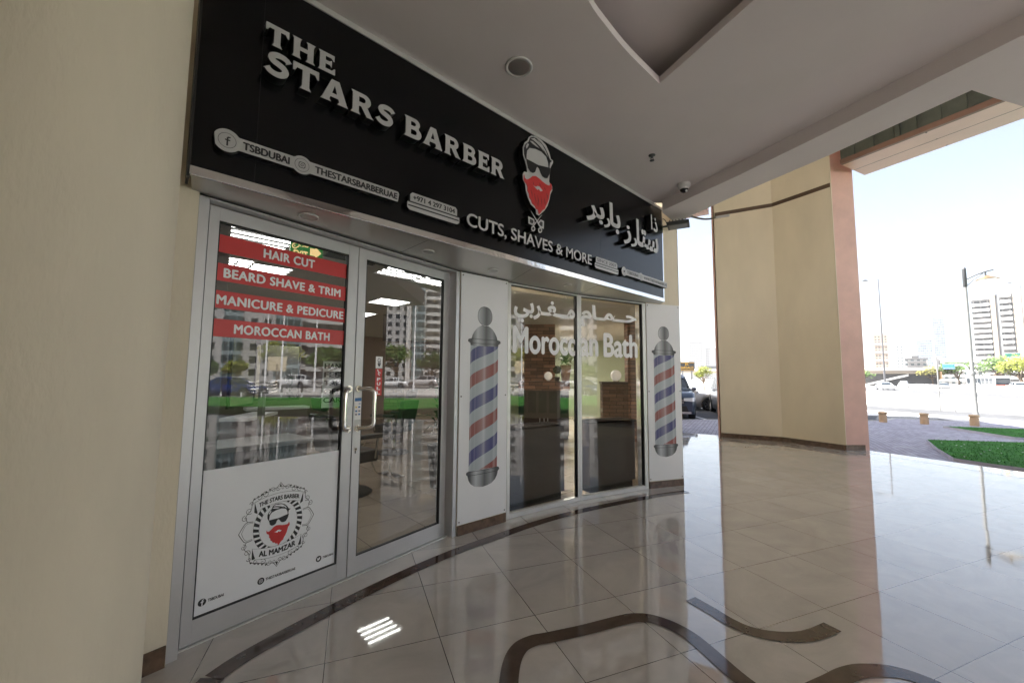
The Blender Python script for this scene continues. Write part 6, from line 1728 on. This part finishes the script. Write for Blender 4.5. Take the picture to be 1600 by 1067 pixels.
# city bus
def bus(x, y, az, label):
    z0 = gz(x, y); L, W, H = 12.0, 2.5, 3.1
    t = thing("city_bus", label, "bus", (x, y, z0))
    d = Vector((sin(az), cos(az), 0)); sd = Vector((cos(az), -sin(az), 0))
    q = lambda s, w, z: tuple(Vector((x, y, z0)) + d * (L / 2 - s) + sd * w + Vector((0, 0, z)))
    def bx(mb, s0, s1, w0, w1, z_0, z_1): mb.hexa([q(s0, w0, z_0), q(s1, w0, z_0), q(s1, w1, z_0), q(s0, w1, z_0), q(s0, w0, z_1), q(s1, w0, z_1), q(s1, w1, z_1), q(s0, w1, z_1)])
    mb = MB(); bx(mb, .06, L, -W / 2, W / 2, .35, H); mb.build("body", mat("bus_white", (.72, .70, .68), .4), t, bevel=.12)
    for k in range(7):
        for s in (-1, 1):
            mb = MB(); w = s * (W / 2 + .005); bx(mb, .8 + k * 1.55, 2.25 + k * 1.55, min(w, w + s * .01), max(w, w + s * .01), 1.25, 2.65); mb.build("side_window", M_CARGL, t)
    mb = MB(); bx(mb, .0, .062, -W / 2 + .12, W / 2 - .12, 1.25, 2.75); mb.build("windscreen", M_CARGL, t)
    mb = MB(); bx(mb, -.02, .25, -W / 2 - .012, W / 2 + .012, .36, 1.2); mb.build("red_front", mat("bus_red", (.62, .08, .03), .4), t)
    mb = MB()
    for s in (-1, 1): w = s * (W / 2 + .004); bx(mb, .3, L - .3, min(w, w + s * .008), max(w, w + s * .008), .95, 1.12)
    mb.build("red_stripe", MATS["bus_red"], t)
    for s in (2.6, 8.8):
        for sg_ in (-1, 1):
            c = Vector(q(s, sg_ * (W / 2 - .12), .48)); mb = MB(); mb.tube([tuple(c - sd * sg_ * .15), tuple(c + sd * sg_ * .15)], .48, 18); w = mb.build("wheel", M_TYRE, t)
            mb = MB(); mb.tube([tuple(c + sd * sg_ * .15), tuple(c + sd * sg_ * .16)], .28, 14); mb.build("rim", M_RIM, w)
    for sg_ in (-1, 1):
        mb = MB(); w = sg_ * .85; bx(mb, -.03, .0, w - .2, w + .2, .62, .82); mb.build("headlight", M_HEADL, t)
bus(112.5, 96.1, R(207), "white and red city bus on the far road behind the grey street lamp")

# white barrier blocks along the highway median
A = offset_line(EDGE, -30.5)
blocks = []
for i in range(len(A) - 1):
    (xa, ya), (xb, yb) = A[i], A[i + 1]; L = sqrt((xb - xa) ** 2 + (yb - ya) ** 2); k = 0
    while k + 2.6 < L:
        blocks.append((xa + (xb - xa) * (k + 1.3) / L, ya + (yb - ya) * (k + 1.3) / L, atan2(xb - xa, yb - ya))); k += 3.1
first = None
vis = [b for b in blocks if 30 < b[1] < 120][:42]
for x, y, a in vis:
    if first is None:
        t = thing("barrier_block", "white concrete barrier block in the long row beyond the near carriageway", "barrier", (0, 0, 0), "white barrier blocks along the highway")
        mb = MB(); mb.hexa([(-.35, -1.3, -.1), (.35, -1.3, -.1), (.35, 1.3, -.1), (-.35, 1.3, -.1), (-.14, -1.27, .95), (.14, -1.27, .95), (.14, 1.27, .95), (-.14, 1.27, .95)]); mb.build("block", M_PANEL, t, bevel=.03)
        for yy in (-.8, .8):
            mb = MB(); mb.box(-.36, .36, yy - .2, yy + .2, -.12, .10); mb.build("drain_slot", M_KERB, t)
        first = t; c = t
    else: c = copy_tree(first)
    c.location = (x, y, gz(x, y)); c.rotation_euler.z = -a
# black and white posts between lawn and road
first = None
for k in range(16):
    x, y = sr(23.95, 5.4 + k * 1.35)
    if first is None:
        t = thing("edge_post", "slim black and white post in the row between the lawn and the road", "bollard", (0, 0, 0), "slim posts along the lawn edge")
        mb = MB(); mb.tube([(0, 0, -.3), (0, 0, .35)], .05, 10); mb.build("lower_post", M_PANEL, t)
        mb = MB(); mb.tube([(0, 0, .3505), (0, 0, .80)], .05, 10); mb.tube([(0, 0, .80), (0, 0, .84)], .06, 10); mb.build("upper_post", M_DKMETAL, t)
        first = t; c = t
    else: c = copy_tree(first)
    c.location = (x, y, -.14)
# white flagpole-like masts on the sand
for x, y, h, lab in ((40, -6.5, 11, "white flagpole mirrored left in the left door glass"), (40.5, -8.0, 11, "second white flagpole mirrored in the left door glass"), (38, -3.2, 14, "taller white flagpole mirrored beside the trees"), (38, 6.0, 12, "grey lamp pole mirrored in the right door glass")):
    z0 = gz(x, y)
    t = thing("flagpole", lab, "pole", (x, y, z0))
    mb = MB(); mb.tube([(x, y, z0), (x, y, z0 + h)], [.10, .05], 10); mb.build("mast", M_PANEL, t)
    mb = MB(); mb.lathe(x, y, [(.001, z0 + h + .2), (.09, z0 + h + .12), (.09, z0 + h + .05), (.03, z0 + h)], 12); mb.build("finial", M_STEEL, t)
    mb = MB(); mb.prism(circle_pts(x, y, .3, n=12), z0 - .05, z0 + .12); mb.build("base", M_KERB, t)

# ------------------------------------------------------------------ trees
M_BARK = mat("bark", (.13, .09, .06), .9, var=.25, vscale=8)
def leafmat(k, c): return mat("foliage_" + k, c, .6, var=.5, vscale=1.1, spec=.25)
def tree(x, y, h, r, k, c, label, seed, trunk=.38, n=1500, leaf=.30, name="roadside_tree", group=None):
    z0 = gz(x, y); g = random.Random(seed)
    t = thing(name, label, "tree", (x, y, z0), group)
    mb = MB(); th = h * trunk
    mb.tube([(x, y, z0 - .1), (x + .05 * r, y, z0 + th * .5), (x, y + .06 * r, z0 + th), (x, y, z0 + h * .7)], [.05 * r + .05, .045 * r + .03, .035 * r + .03, .02], 8)
    cl = []
    for i in range(9):
        a = g.uniform(0, 2 * pi); e = g.uniform(.1, 1.0); rr = r * g.uniform(.45, .78)
        c0 = Vector((x + rr * cos(a) * cos(e), y + rr * sin(a) * cos(e), z0 + th + (h - th) * (.22 + .55 * sin(e) * g.uniform(.7, 1.1))))
        cl.append((c0, r * g.uniform(.32, .52)))
        mb.tube([(x, y, z0 + th * g.uniform(.75, 1.0)), tuple(c0 - Vector((0, 0, r * .15)))], [.03 * r + .02, .012 * r + .008], 6)
    cl.append((Vector((x, y, z0 + th + (h - th) * .6)), r * .55))
    mb.build("trunk", M_BARK, t)
    mb = MB()
    for i in range(n):
        c0, cr = cl[g.randrange(len(cl))]
        v = Vector((g.gauss(0, 1), g.gauss(0, 1), g.gauss(0, .8))).normalized() * cr * g.random() ** .45
        v.z *= .8
        p = c0 + v
        if p.z > z0 + h: p.z = z0 + h - g.uniform(0, .3) * r
        s = Vector((g.gauss(0, 1), g.gauss(0, 1), g.gauss(0, 1))).normalized(); s2 = s.orthogonal().normalized()
        l = leaf * g.uniform(.5, 1.15)
        mb.add([p - s * l, p + s2 * l * .5, p + s * l, p - s2 * l * .5], [(0, 1, 2, 3)])
    mb.build("crown", leafmat(k, c), t, fixn=False)
YG, MG, DG = (.17, .19, .030), (.075, .125, .030), (.05, .085, .025)
tree(133, 106, 9.3, 6.2, "yellow", YG, "bright yellow green tree at the right edge beside the bus", 1, n=2600, leaf=.42)
tree(147.5, 134, 9.5, 4.6, "mid", MG, "dark green tree behind the grey street lamp", 2, n=1600, leaf=.42)
tree(153.0, 127.5, 10.4, 5.4, "mid", MG, "mid green tree at the foot of the grey tower", 3, n=1600, leaf=.42)
tree(144, 139, 8.2, 3.8, "olive", (.15, .14, .035), "orange tinted tree left of the grey street lamp", 4, n=1300, leaf=.42)
tree(25.6, 54.2, 3.7, 1.35, "yellow", YG, "small round yellow green tree beyond the parked cars", 5, n=900, leaf=.14)
tree(104, 121, 5.5, 3.2, "mid", MG, "low green tree under the flyover", 6, n=700, leaf=.35)
tree(98, 118, 5.0, 2.6, "olive", (.15, .14, .035), "low olive tree under the flyover by the salmon pillar", 7, n=600, leaf=.35)
# mirrored trees beyond the road
mt = [(70, -13.5, 8.2, 4.4, "yellow", YG, "big yellow green tree mirrored in the middle of the left door glass"), (74, -7, 7.4, 4.0, "mid", MG, "green tree mirrored right of the big one in the left door glass"), (72, -20.0, 4.2, 1.9, "yellow", YG, "small yellow bush tree mirrored left of the big tree"),
      (73, -25.5, 5.0, 3.0, "mid", MG, "dark green tree mirrored at the left edge of the left door glass"), (72, 5.0, 7.8, 4.2, "mid", MG, "pale green tree mirrored in the right door glass"), (74, 11.5, 7.0, 3.6, "dark", DG, "dark tree mirrored right in the right door glass"), (75, 17.5, 6.5, 3.4, "yellow", YG, "yellow green tree mirrored at the right edge of the right door glass"),
      (76, -34, 8.0, 4.2, "yellow", YG, "yellow green tree mirrored left in the left bath window"), (86, -48, 8.5, 4.6, "mid", MG, "green tree mirrored in the right bath window"), (93, -58, 7.5, 4.0, "yellow", YG, "light green tree mirrored right in the right bath window")]
for i, (x, y, h, r, k, c, lab) in enumerate(mt): tree(x, y, h, r, k, c, lab, 20 + i, n=1300, leaf=.34, group="trees mirrored in the shop glass")
# mirrored palm
x, y = 70, -29; z0 = gz(x, y)
t = thing("palm_tree", "palm tree mirrored at the left edge of the left door glass", "tree", (x, y, z0))
mb = MB(); mb.tube([(x, y, z0), (x + .2, y, z0 + 3.5), (x + .1, y, z0 + 7)], [.26, .2, .17], 10); mb.build("trunk", M_BARK, t)
mb = MB(); g = random.Random(5)
for i in range(26):
    a = 2 * pi * i / 26 * 1.618 * 8; e = g.uniform(-.1, 1.1); d = Vector((cos(a), sin(a), 0)); s = Vector((-sin(a), cos(a), 0)); L = 2.4
    pts = [Vector((x + .1, y, z0 + 7)) + d * L * cos(e) * k / 5 + Vector((0, 0, L * sin(e) * k / 5 - .075 * k * k)) for k in range(6)]
    for k in range(5):
        for sg_ in (-1, 1):
            mb.add([pts[k], pts[k + 1], pts[k + 1] + s * sg_ * .28 - Vector((0, 0, .16)), pts[k] + s * sg_ * .30 - Vector((0, 0, .16))], [(0, 1, 2, 3)])
mb.build("crown", leafmat("mid", MG), t, fixn=False)
# notice board on legs, mirrored
t = thing("notice_board", "small tan board on a post mirrored in front of the trees", "sign", (50, -9.2, gz(50, 9)))
z0 = gz(50, 9); mb = MB(); mb.tube([(50, -9.2, z0), (50, -9.2, z0 + 3)], .08, 8); mb.build("post", M_BARK, t)
mb = MB(); mb.box(49.95, 50.05, -10.2, -8.2, z0 + 2.2, z0 + 3.9); mb.build("board", mat("tan_board", (.5, .42, .28), .7), t)

# ------------------------------------------------------------------ buildings
def facade_mat(name, wall, win, fw, fh, ww, wh, az, glassy=True, off=0.0):
    """wall with a regular grid of recess-dark window glass; fw x fh is one bay"""
    m = bpy.data.materials.new(name); m.use_nodes = True
    t = m.node_tree; b = t.nodes["Principled BSDF"]
    g = t.nodes.new("ShaderNodeNewGeometry")
    # coordinate along the wall: use the horizontal tangent of the face normal
    sx = t.nodes.new("ShaderNodeSeparateXYZ"); t.links.new(g.outputs["Normal"], sx.inputs[0])
    ng = t.nodes.new("ShaderNodeMath"); ng.operation = 'MULTIPLY'; ng.inputs[1].default_value = -1; t.links.new(sx.outputs[1], ng.inputs[0])
    cb = t.nodes.new("ShaderNodeCombineXYZ"); t.links.new(ng.outputs[0], cb.inputs[0]); t.links.new(sx.outputs[0], cb.inputs[1])
    dt = t.nodes.new("ShaderNodeVectorMath"); dt.operation = 'DOT_PRODUCT'; t.links.new(g.outputs["Position"], dt.inputs[0]); t.links.new(cb.outputs[0], dt.inputs[1])
    px = t.nodes.new("ShaderNodeSeparateXYZ"); t.links.new(g.outputs["Position"], px.inputs[0])
    def cell(src, size, frac):
        a = t.nodes.new("ShaderNodeMath"); a.operation = 'DIVIDE'; a.inputs[1].default_value = size; t.links.new(src, a.inputs[0])
        f = t.nodes.new("ShaderNodeMath"); f.operation = 'FRACT'; t.links.new(a.outputs[0], f.inputs[0])
        fl = t.nodes.new("ShaderNodeMath"); fl.operation = 'FLOOR'; t.links.new(a.outputs[0], fl.inputs[0])
        s = t.nodes.new("ShaderNodeMath"); s.operation = 'SUBTRACT'; s.inputs[1].default_value = .5; t.links.new(f.outputs[0], s.inputs[0])
        ab = t.nodes.new("ShaderNodeMath"); ab.operation = 'ABSOLUTE'; t.links.new(s.outputs[0], ab.inputs[0])
        lt = t.nodes.new("ShaderNodeMath"); lt.operation = 'LESS_THAN'; lt.inputs[1].default_value = frac / 2; t.links.new(ab.outputs[0], lt.inputs[0])
        return lt.outputs[0], fl.outputs[0]
    mx_, ix = cell(dt.outputs["Value"], fw, ww); my_, iy = cell(px.outputs[2], fh, wh)
    mm = t.nodes.new("ShaderNodeMath"); mm.operation = 'MULTIPLY'; t.links.new(mx_, mm.inputs[0]); t.links.new(my_, mm.inputs[1])
    ci = t.nodes.new("ShaderNodeCombineXYZ"); t.links.new(ix, ci.inputs[0]); t.links.new(iy, ci.inputs[1])
    wn = t.nodes.new("ShaderNodeTexWhiteNoise"); t.links.new(ci.outputs[0], wn.inputs["Vector"])
    vr = t.nodes.new("ShaderNodeMapRange"); vr.inputs[3].default_value = .35; vr.inputs[4].default_value = 1.9; t.links.new(wn.outputs["Value"], vr.inputs[0])
    wc = t.nodes.new("ShaderNodeVectorMath"); wc.operation = 'SCALE'; wc.inputs[0].default_value = win; vr.inputs[3].default_value = .6; vr.inputs[4].default_value = 1.4; t.links.new(vr.outputs[0], wc.inputs["Scale"])
    mix = t.nodes.new("ShaderNodeMix"); mix.data_type = 'RGBA'; mix.inputs[6].default_value = (*wall, 1)
    t.links.new(mm.outputs[0], mix.inputs[0]); t.links.new(wc.outputs[0], mix.inputs[7]); t.links.new(mix.outputs[2], b.inputs["Base Color"])
    r = t.nodes.new("ShaderNodeMapRange"); r.inputs[3].default_value = .8; r.inputs[4].default_value = .15; t.links.new(mm.outputs[0], r.inputs[0]); t.links.new(r.outputs[0], b.inputs["Roughness"])
    bp = t.nodes.new("ShaderNodeBump"); bp.invert = True; bp.inputs["Distance"].default_value = .3; t.links.new(mm.outputs[0], bp.inputs["Height"]); t.links.new(bp.outputs[0], b.inputs["Normal"])
    return m
M_OFFW = mat("off_white_render", (.46, .45, .43), .8, var=.05, vscale=.1)
M_WHITEW = mat("white_render", (.72, .70, .66), .8, var=.05, vscale=.1)
M_CREAMW = mat("cream_render", (.27, .225, .175), .8, var=.05, vscale=.1)
M_GREYW = mat("grey_render", (.06, .058, .057), .8, var=.08, vscale=.1)
def tower(name, label, cx, cy, az, w, dep, h, fm, parts=(), cat="tower block", slabs=None, roofh=1.2):
    """az: bearing from the camera; the front faces back along it. w across, dep deep."""
    z0 = gz(cx, cy) - .5
    t = thing(name, label, cat, (cx, cy, z0))
    f = Vector((sin(az), cos(az), 0)); s = Vector((cos(az), -sin(az), 0)); c = Vector((cx, cy, 0))
    q = lambda a, b, z: tuple(c + s * a + f * b + Vector((0, 0, z0 + z)))
    def bx(mb, a0, a1, b0, b1, z_0, z_1, mi=0): mb.hexa([q(a0, b0, z_0), q(a1, b0, z_0), q(a1, b1, z_0), q(a0, b1, z_0), q(a0, b0, z_1), q(a1, b0, z_1), q(a1, b1, z_1), q(a0, b1, z_1)], mi)
    mb = MB(); bx(mb, -w / 2, w / 2, 0, dep, 0, h); mb.build("wall", fm, t)
    mb = MB()
    for a in ((-w / 2 - .2, w / 2 + .2, -.2, .25), (-w / 2 - .2, w / 2 + .2, dep - .25, dep + .2), (-w / 2 - .2, -w / 2 + .25, .25, dep - .25), (w / 2 - .25, w / 2 + .2, .25, dep - .25)): bx(mb, *a, h + .003, h + roofh)
    bx(mb, -w * .2, w * .12, dep * .3, dep * .7, h + .004, h + roofh * 2.6); mb.build("parapet", slabs[6] if slabs else M_WHITEW, t)
    if slabs:
        a0, a1, b0, z_0, fh, th, m = slabs
        k = z_0
        while k < h - fh * .5:
            mb = MB(); bx(mb, a0, a1, -b0, -.01, k, k + th); bx(mb, a0, a1, -b0, -b0 + .15, k + th + .002, k + th + fh * .28)
            mb.build("balcony", m, t); k += fh
    for nm, m, a0, a1, b0, b1, za, zb in parts:
        mb = MB(); bx(mb, a0, a1, b0, b1, za, zb); mb.build(nm, m, t)
    return t
def place(px0, px1, D):
    """not used for shapes: bearing helper"""
    return None
def azp(x0, x1): return (x0 + x1) / 2
Fm = facade_mat
F_BEIGE = Fm("beige_grid_facade", (.21, .16, .115), (.035, .028, .022), 3.0, 3.3, .55, .5, 0)
F_WHITE = Fm("white_grid_facade", (.20, .195, .19), (.03, .05, .055), 3.2, 3.3, .5, .45, 0)
F_GLASSB = Fm("blue_glass_facade", (.15, .17, .20), (.075, .10, .13), 2.0, 3.6, .85, .75, 0)
F_PALE = Fm("pale_glass_facade", (.32, .33, .35), (.13, .15, .17), 2.4, 3.4, .7, .5, 0)
F_GREY = Fm("grey_band_facade", (.065, .062, .06), (.018, .019, .02), 3.4, 3.5, .8, .55, 0)
F_APT = Fm("apartment_facade", (.36, .35, .34), (.03, .033, .036), 3.0, 3.3, .5, .55, 0)
F_APTG = Fm("glass_strip_facade", (.20, .25, .26), (.04, .065, .07), 1.6, 3.3, .85, .7, 0)
def polar(az, D): return D * sin(az), D * cos(az)
# right-hand skyline: bearings computed from the survey of the place
x, y = 431, 500
tower("apartment_tower", "white tower right of the salmon pillar with stepped top", 431, 506, R(40.5), 13, 16, 64, F_WHITE, parts=[("crown_block", M_CREAMW, -5, 3, 2, 12, 64.01, 70)])
tower("beige_tower", "beige grid fronted tower behind the thin lamp mast", 450, 492, R(42.2), 12.5, 16, 58, F_BEIGE, slabs=(-6.2, 6.2, 1.0, 6, 9.9, .3, M_CREAMW))
tower("pale_slab_tower", "pale narrow tower right of the beige one", 462, 480, R(43.3), 7, 14, 46, F_WHITE)
tower("low_apartment_block", "low white apartment block with curved grey balconies", 300, 300, R(44.5), 12, 14, 18.5, F_WHITE, slabs=(-5, 5, 1.4, 3, 3.3, .35, M_GREYW))
tower("low_apartment_block", "low white apartment block right of the balconied one", 314, 285, R(47.2), 22, 14, 18, F_WHITE, slabs=(-9, 9, .8, 3, 3.3, .3, M_WHITEW))
tower("glass_tower", "blue grey glass tower rising left of the street lamp", 668, 629, R(46.7), 12.6, 14, 101, F_GLASSB)
tower("pale_tower", "very pale tower just left of the street lamp", 590, 535, R(47.8), 16, 16, 88, F_PALE)
tower("pale_tower", "dim pale tower between the low blocks and the glass tower", 610, 596, R(45.9), 16, 16, 62, F_GLASSB)
tower("grey_tower", "dark grey tower with rows of white balconies behind the street lamp", 347.2, 296.4, R(49.5), 9.0, 16, 63.5, F_GREY, slabs=(-4.6, 4.0, 1.6, 4, 3.9, .5, M_WHITEW), parts=[("corner_fin", M_CREAMW, 4.52, 6.9, -1.0, 16, 0, 70.5), ("stair_shaft", M_GREYW, 6.91, 8.2, -.5, 15, 0, 66), ("roof_frame", M_ALU, -1.5, 2.5, 4, 5, 65, 69)])
tower("cream_tower", "cream tower with balconies and a dark recess at the right edge", 356.6, 285.0, R(51.2), 12, 18, 66, F_GREY, slabs=(-5.8, -.6, 1.6, 5, 4.2, .6, M_WHITEW), parts=[("side_panel", M_CREAMW, 0.2, 6.05, -.6, 18.01, 0, 66.01), ("roof_slab", M_CREAMW, -5, 5.8, 0, 18.2, 67.3, 69)])
tower("grey_tower", "grey tower cut off by the right edge of the view", 364.3, 277.5, R(52.7), 16, 18, 52, F_GREY, slabs=(-7.5, 7.5, 1.2, 5, 3.8, .5, M_GREYW))
# left gap skyline
tower("stepped_tower", "stepped white tower in the gap left of the angled pillar", 365, 800, R(24.4), 26, 20, 74, F_WHITE, parts=[("upper_block", M_WHITEW, -7, 9, 2, 18, 74.01, 90), ("lift_shaft", M_WHITEW, -2, 4, 4, 14, 90.01, 100)])
tower("stepped_tower", "lower white tower at the foot of the stepped one in the gap", 390, 790, R(26.2), 22, 20, 62, F_WHITE)
# buildings mirrored in the shop glass
def face_tower(name, label, x, y, az, *a, **k): return tower(name, label, x, y, az, *a, **k)
tower("long_apartment_building", "long white apartment building mirrored behind the trees in the left door glass", 118, -22, R(101), 40, 18, 29, F_APT, slabs=(-18, -4, 1.4, 3.5, 3.3, .3, M_OFFW), parts=[("dark_bay", F_APTG, -2.5, 3.5, -.8, 2, 0, 29.5), ("dark_bay", F_APTG, 11, 15, -.8, 2, 0, 29.5)], cat="apartment building")
tower("white_tower_block", "tall white tower with a glass strip mirrored in the right door glass", 164, 14, R(86), 24, 20, 46, F_APT, slabs=(-11.5, -4.5, 1.5, 4, 3.3, .4, M_OFFW), parts=[("glass_strip", F_APTG, -3.6, 1.4, -.8, 3, 0, 46.5), ("white_fin", M_OFFW, 1.9, 3.6, -1.6, 3, 0, 48), ("roof_block", M_CREAMW, -9, -3, 2, 10, 47.3, 51)])
tower("white_tower_block", "shorter white apartment block mirrored in the bath windows", 132, -78, R(120), 52, 18, 26, F_APT, slabs=(-24, -8, 1.4, 3.5, 3.3, .3, M_OFFW), parts=[("dark_bay", F_APTG, 0, 8, -.8, 2, 0, 26.5)])

# flyover with its sign band and piers
t = thing("flyover_bridge", "grey concrete flyover bridge with a dark name band crossing behind the highway", "bridge", (138, 144, -1.4))
a, b = Vector((118, 162, 0)), Vector((147, 136, 0)); dd = (b - a).normalized(); nn = Vector((-dd.y, dd.x, 0))
def bq(mb, s0, s1, w0, w1, z_0, z_1, z_0b=None, z_1b=None):
    p = lambda s, w, z: tuple(a + dd * s + nn * w + Vector((0, 0, z)))
    mb.hexa([p(s0, w0, z_0), p(s1, w0, z_0b if z_0b is not None else z_0), p(s1, w1, z_0b if z_0b is not None else z_0), p(s0, w1, z_0), p(s0, w0, z_1), p(s1, w0, z_1b if z_1b is not None else z_1), p(s1, w1, z_1b if z_1b is not None else z_1), p(s0, w1, z_1)])
mb = MB(); bq(mb, -60, 41, 0, 12, 3.0, 4.3); mb.build("deck", M_CREAMW, t)
mb = MB(); bq(mb, -60, 41, -.3, -.01, 4.1, 5.1); mb.build("parapet", M_OFFW, t)
mb = MB(); bq(mb, -40, 17, -.42, -.31, 4.9, 6.2); mb.build("name_band", M_DKMETAL, t)
mb = MB()
g = random.Random(2)
for s0 in (-12, 3.5):
    k = s0
    while k < s0 + 11: w = g.uniform(.3, .9); bq(mb, k, k + w, -.45, -.425, 5.2, 5.85); k += w + .35
mb.build("band_marks", M_STICK, t)
for s in (-24, -4, 6):
    mb = MB(); bq(mb, s, s + 1.6, 3, 9, -2.2, 2.998); mb.build("pier", M_OFFW, t)
mb = MB(); bq(mb, 10, 36, 1, 11, -2.2, 2.99); mb.build("abutment", M_GREYW, t)
mb = MB(); bq(mb, 17, 29, .2, .98, -1.6, -1.0, 2.2, 2.98); mb.build("ramp_edge", M_OFFW, t)

# ------------------------------------------------------------------ dusty air
M_HAZE = bpy.data.materials.new("haze_air"); M_HAZE.use_nodes = True
t_ = M_HAZE.node_tree
for n_ in list(t_.nodes):
    if n_.type == 'BSDF_PRINCIPLED': t_.nodes.remove(n_)
pv = t_.nodes.new("ShaderNodeVolumePrincipled")
pv.inputs["Color"].default_value = (.95, .96, .98, 1); pv.inputs["Density"].default_value = HAZE
t_.links.new(pv.outputs[0], t_.nodes["Material Output"].inputs["Volume"])
mb = MB(); mb.box(-2300, 2300, -2300, 2300, -5.4, 125)
struct(mb, "haze", M_HAZE, "stuff")
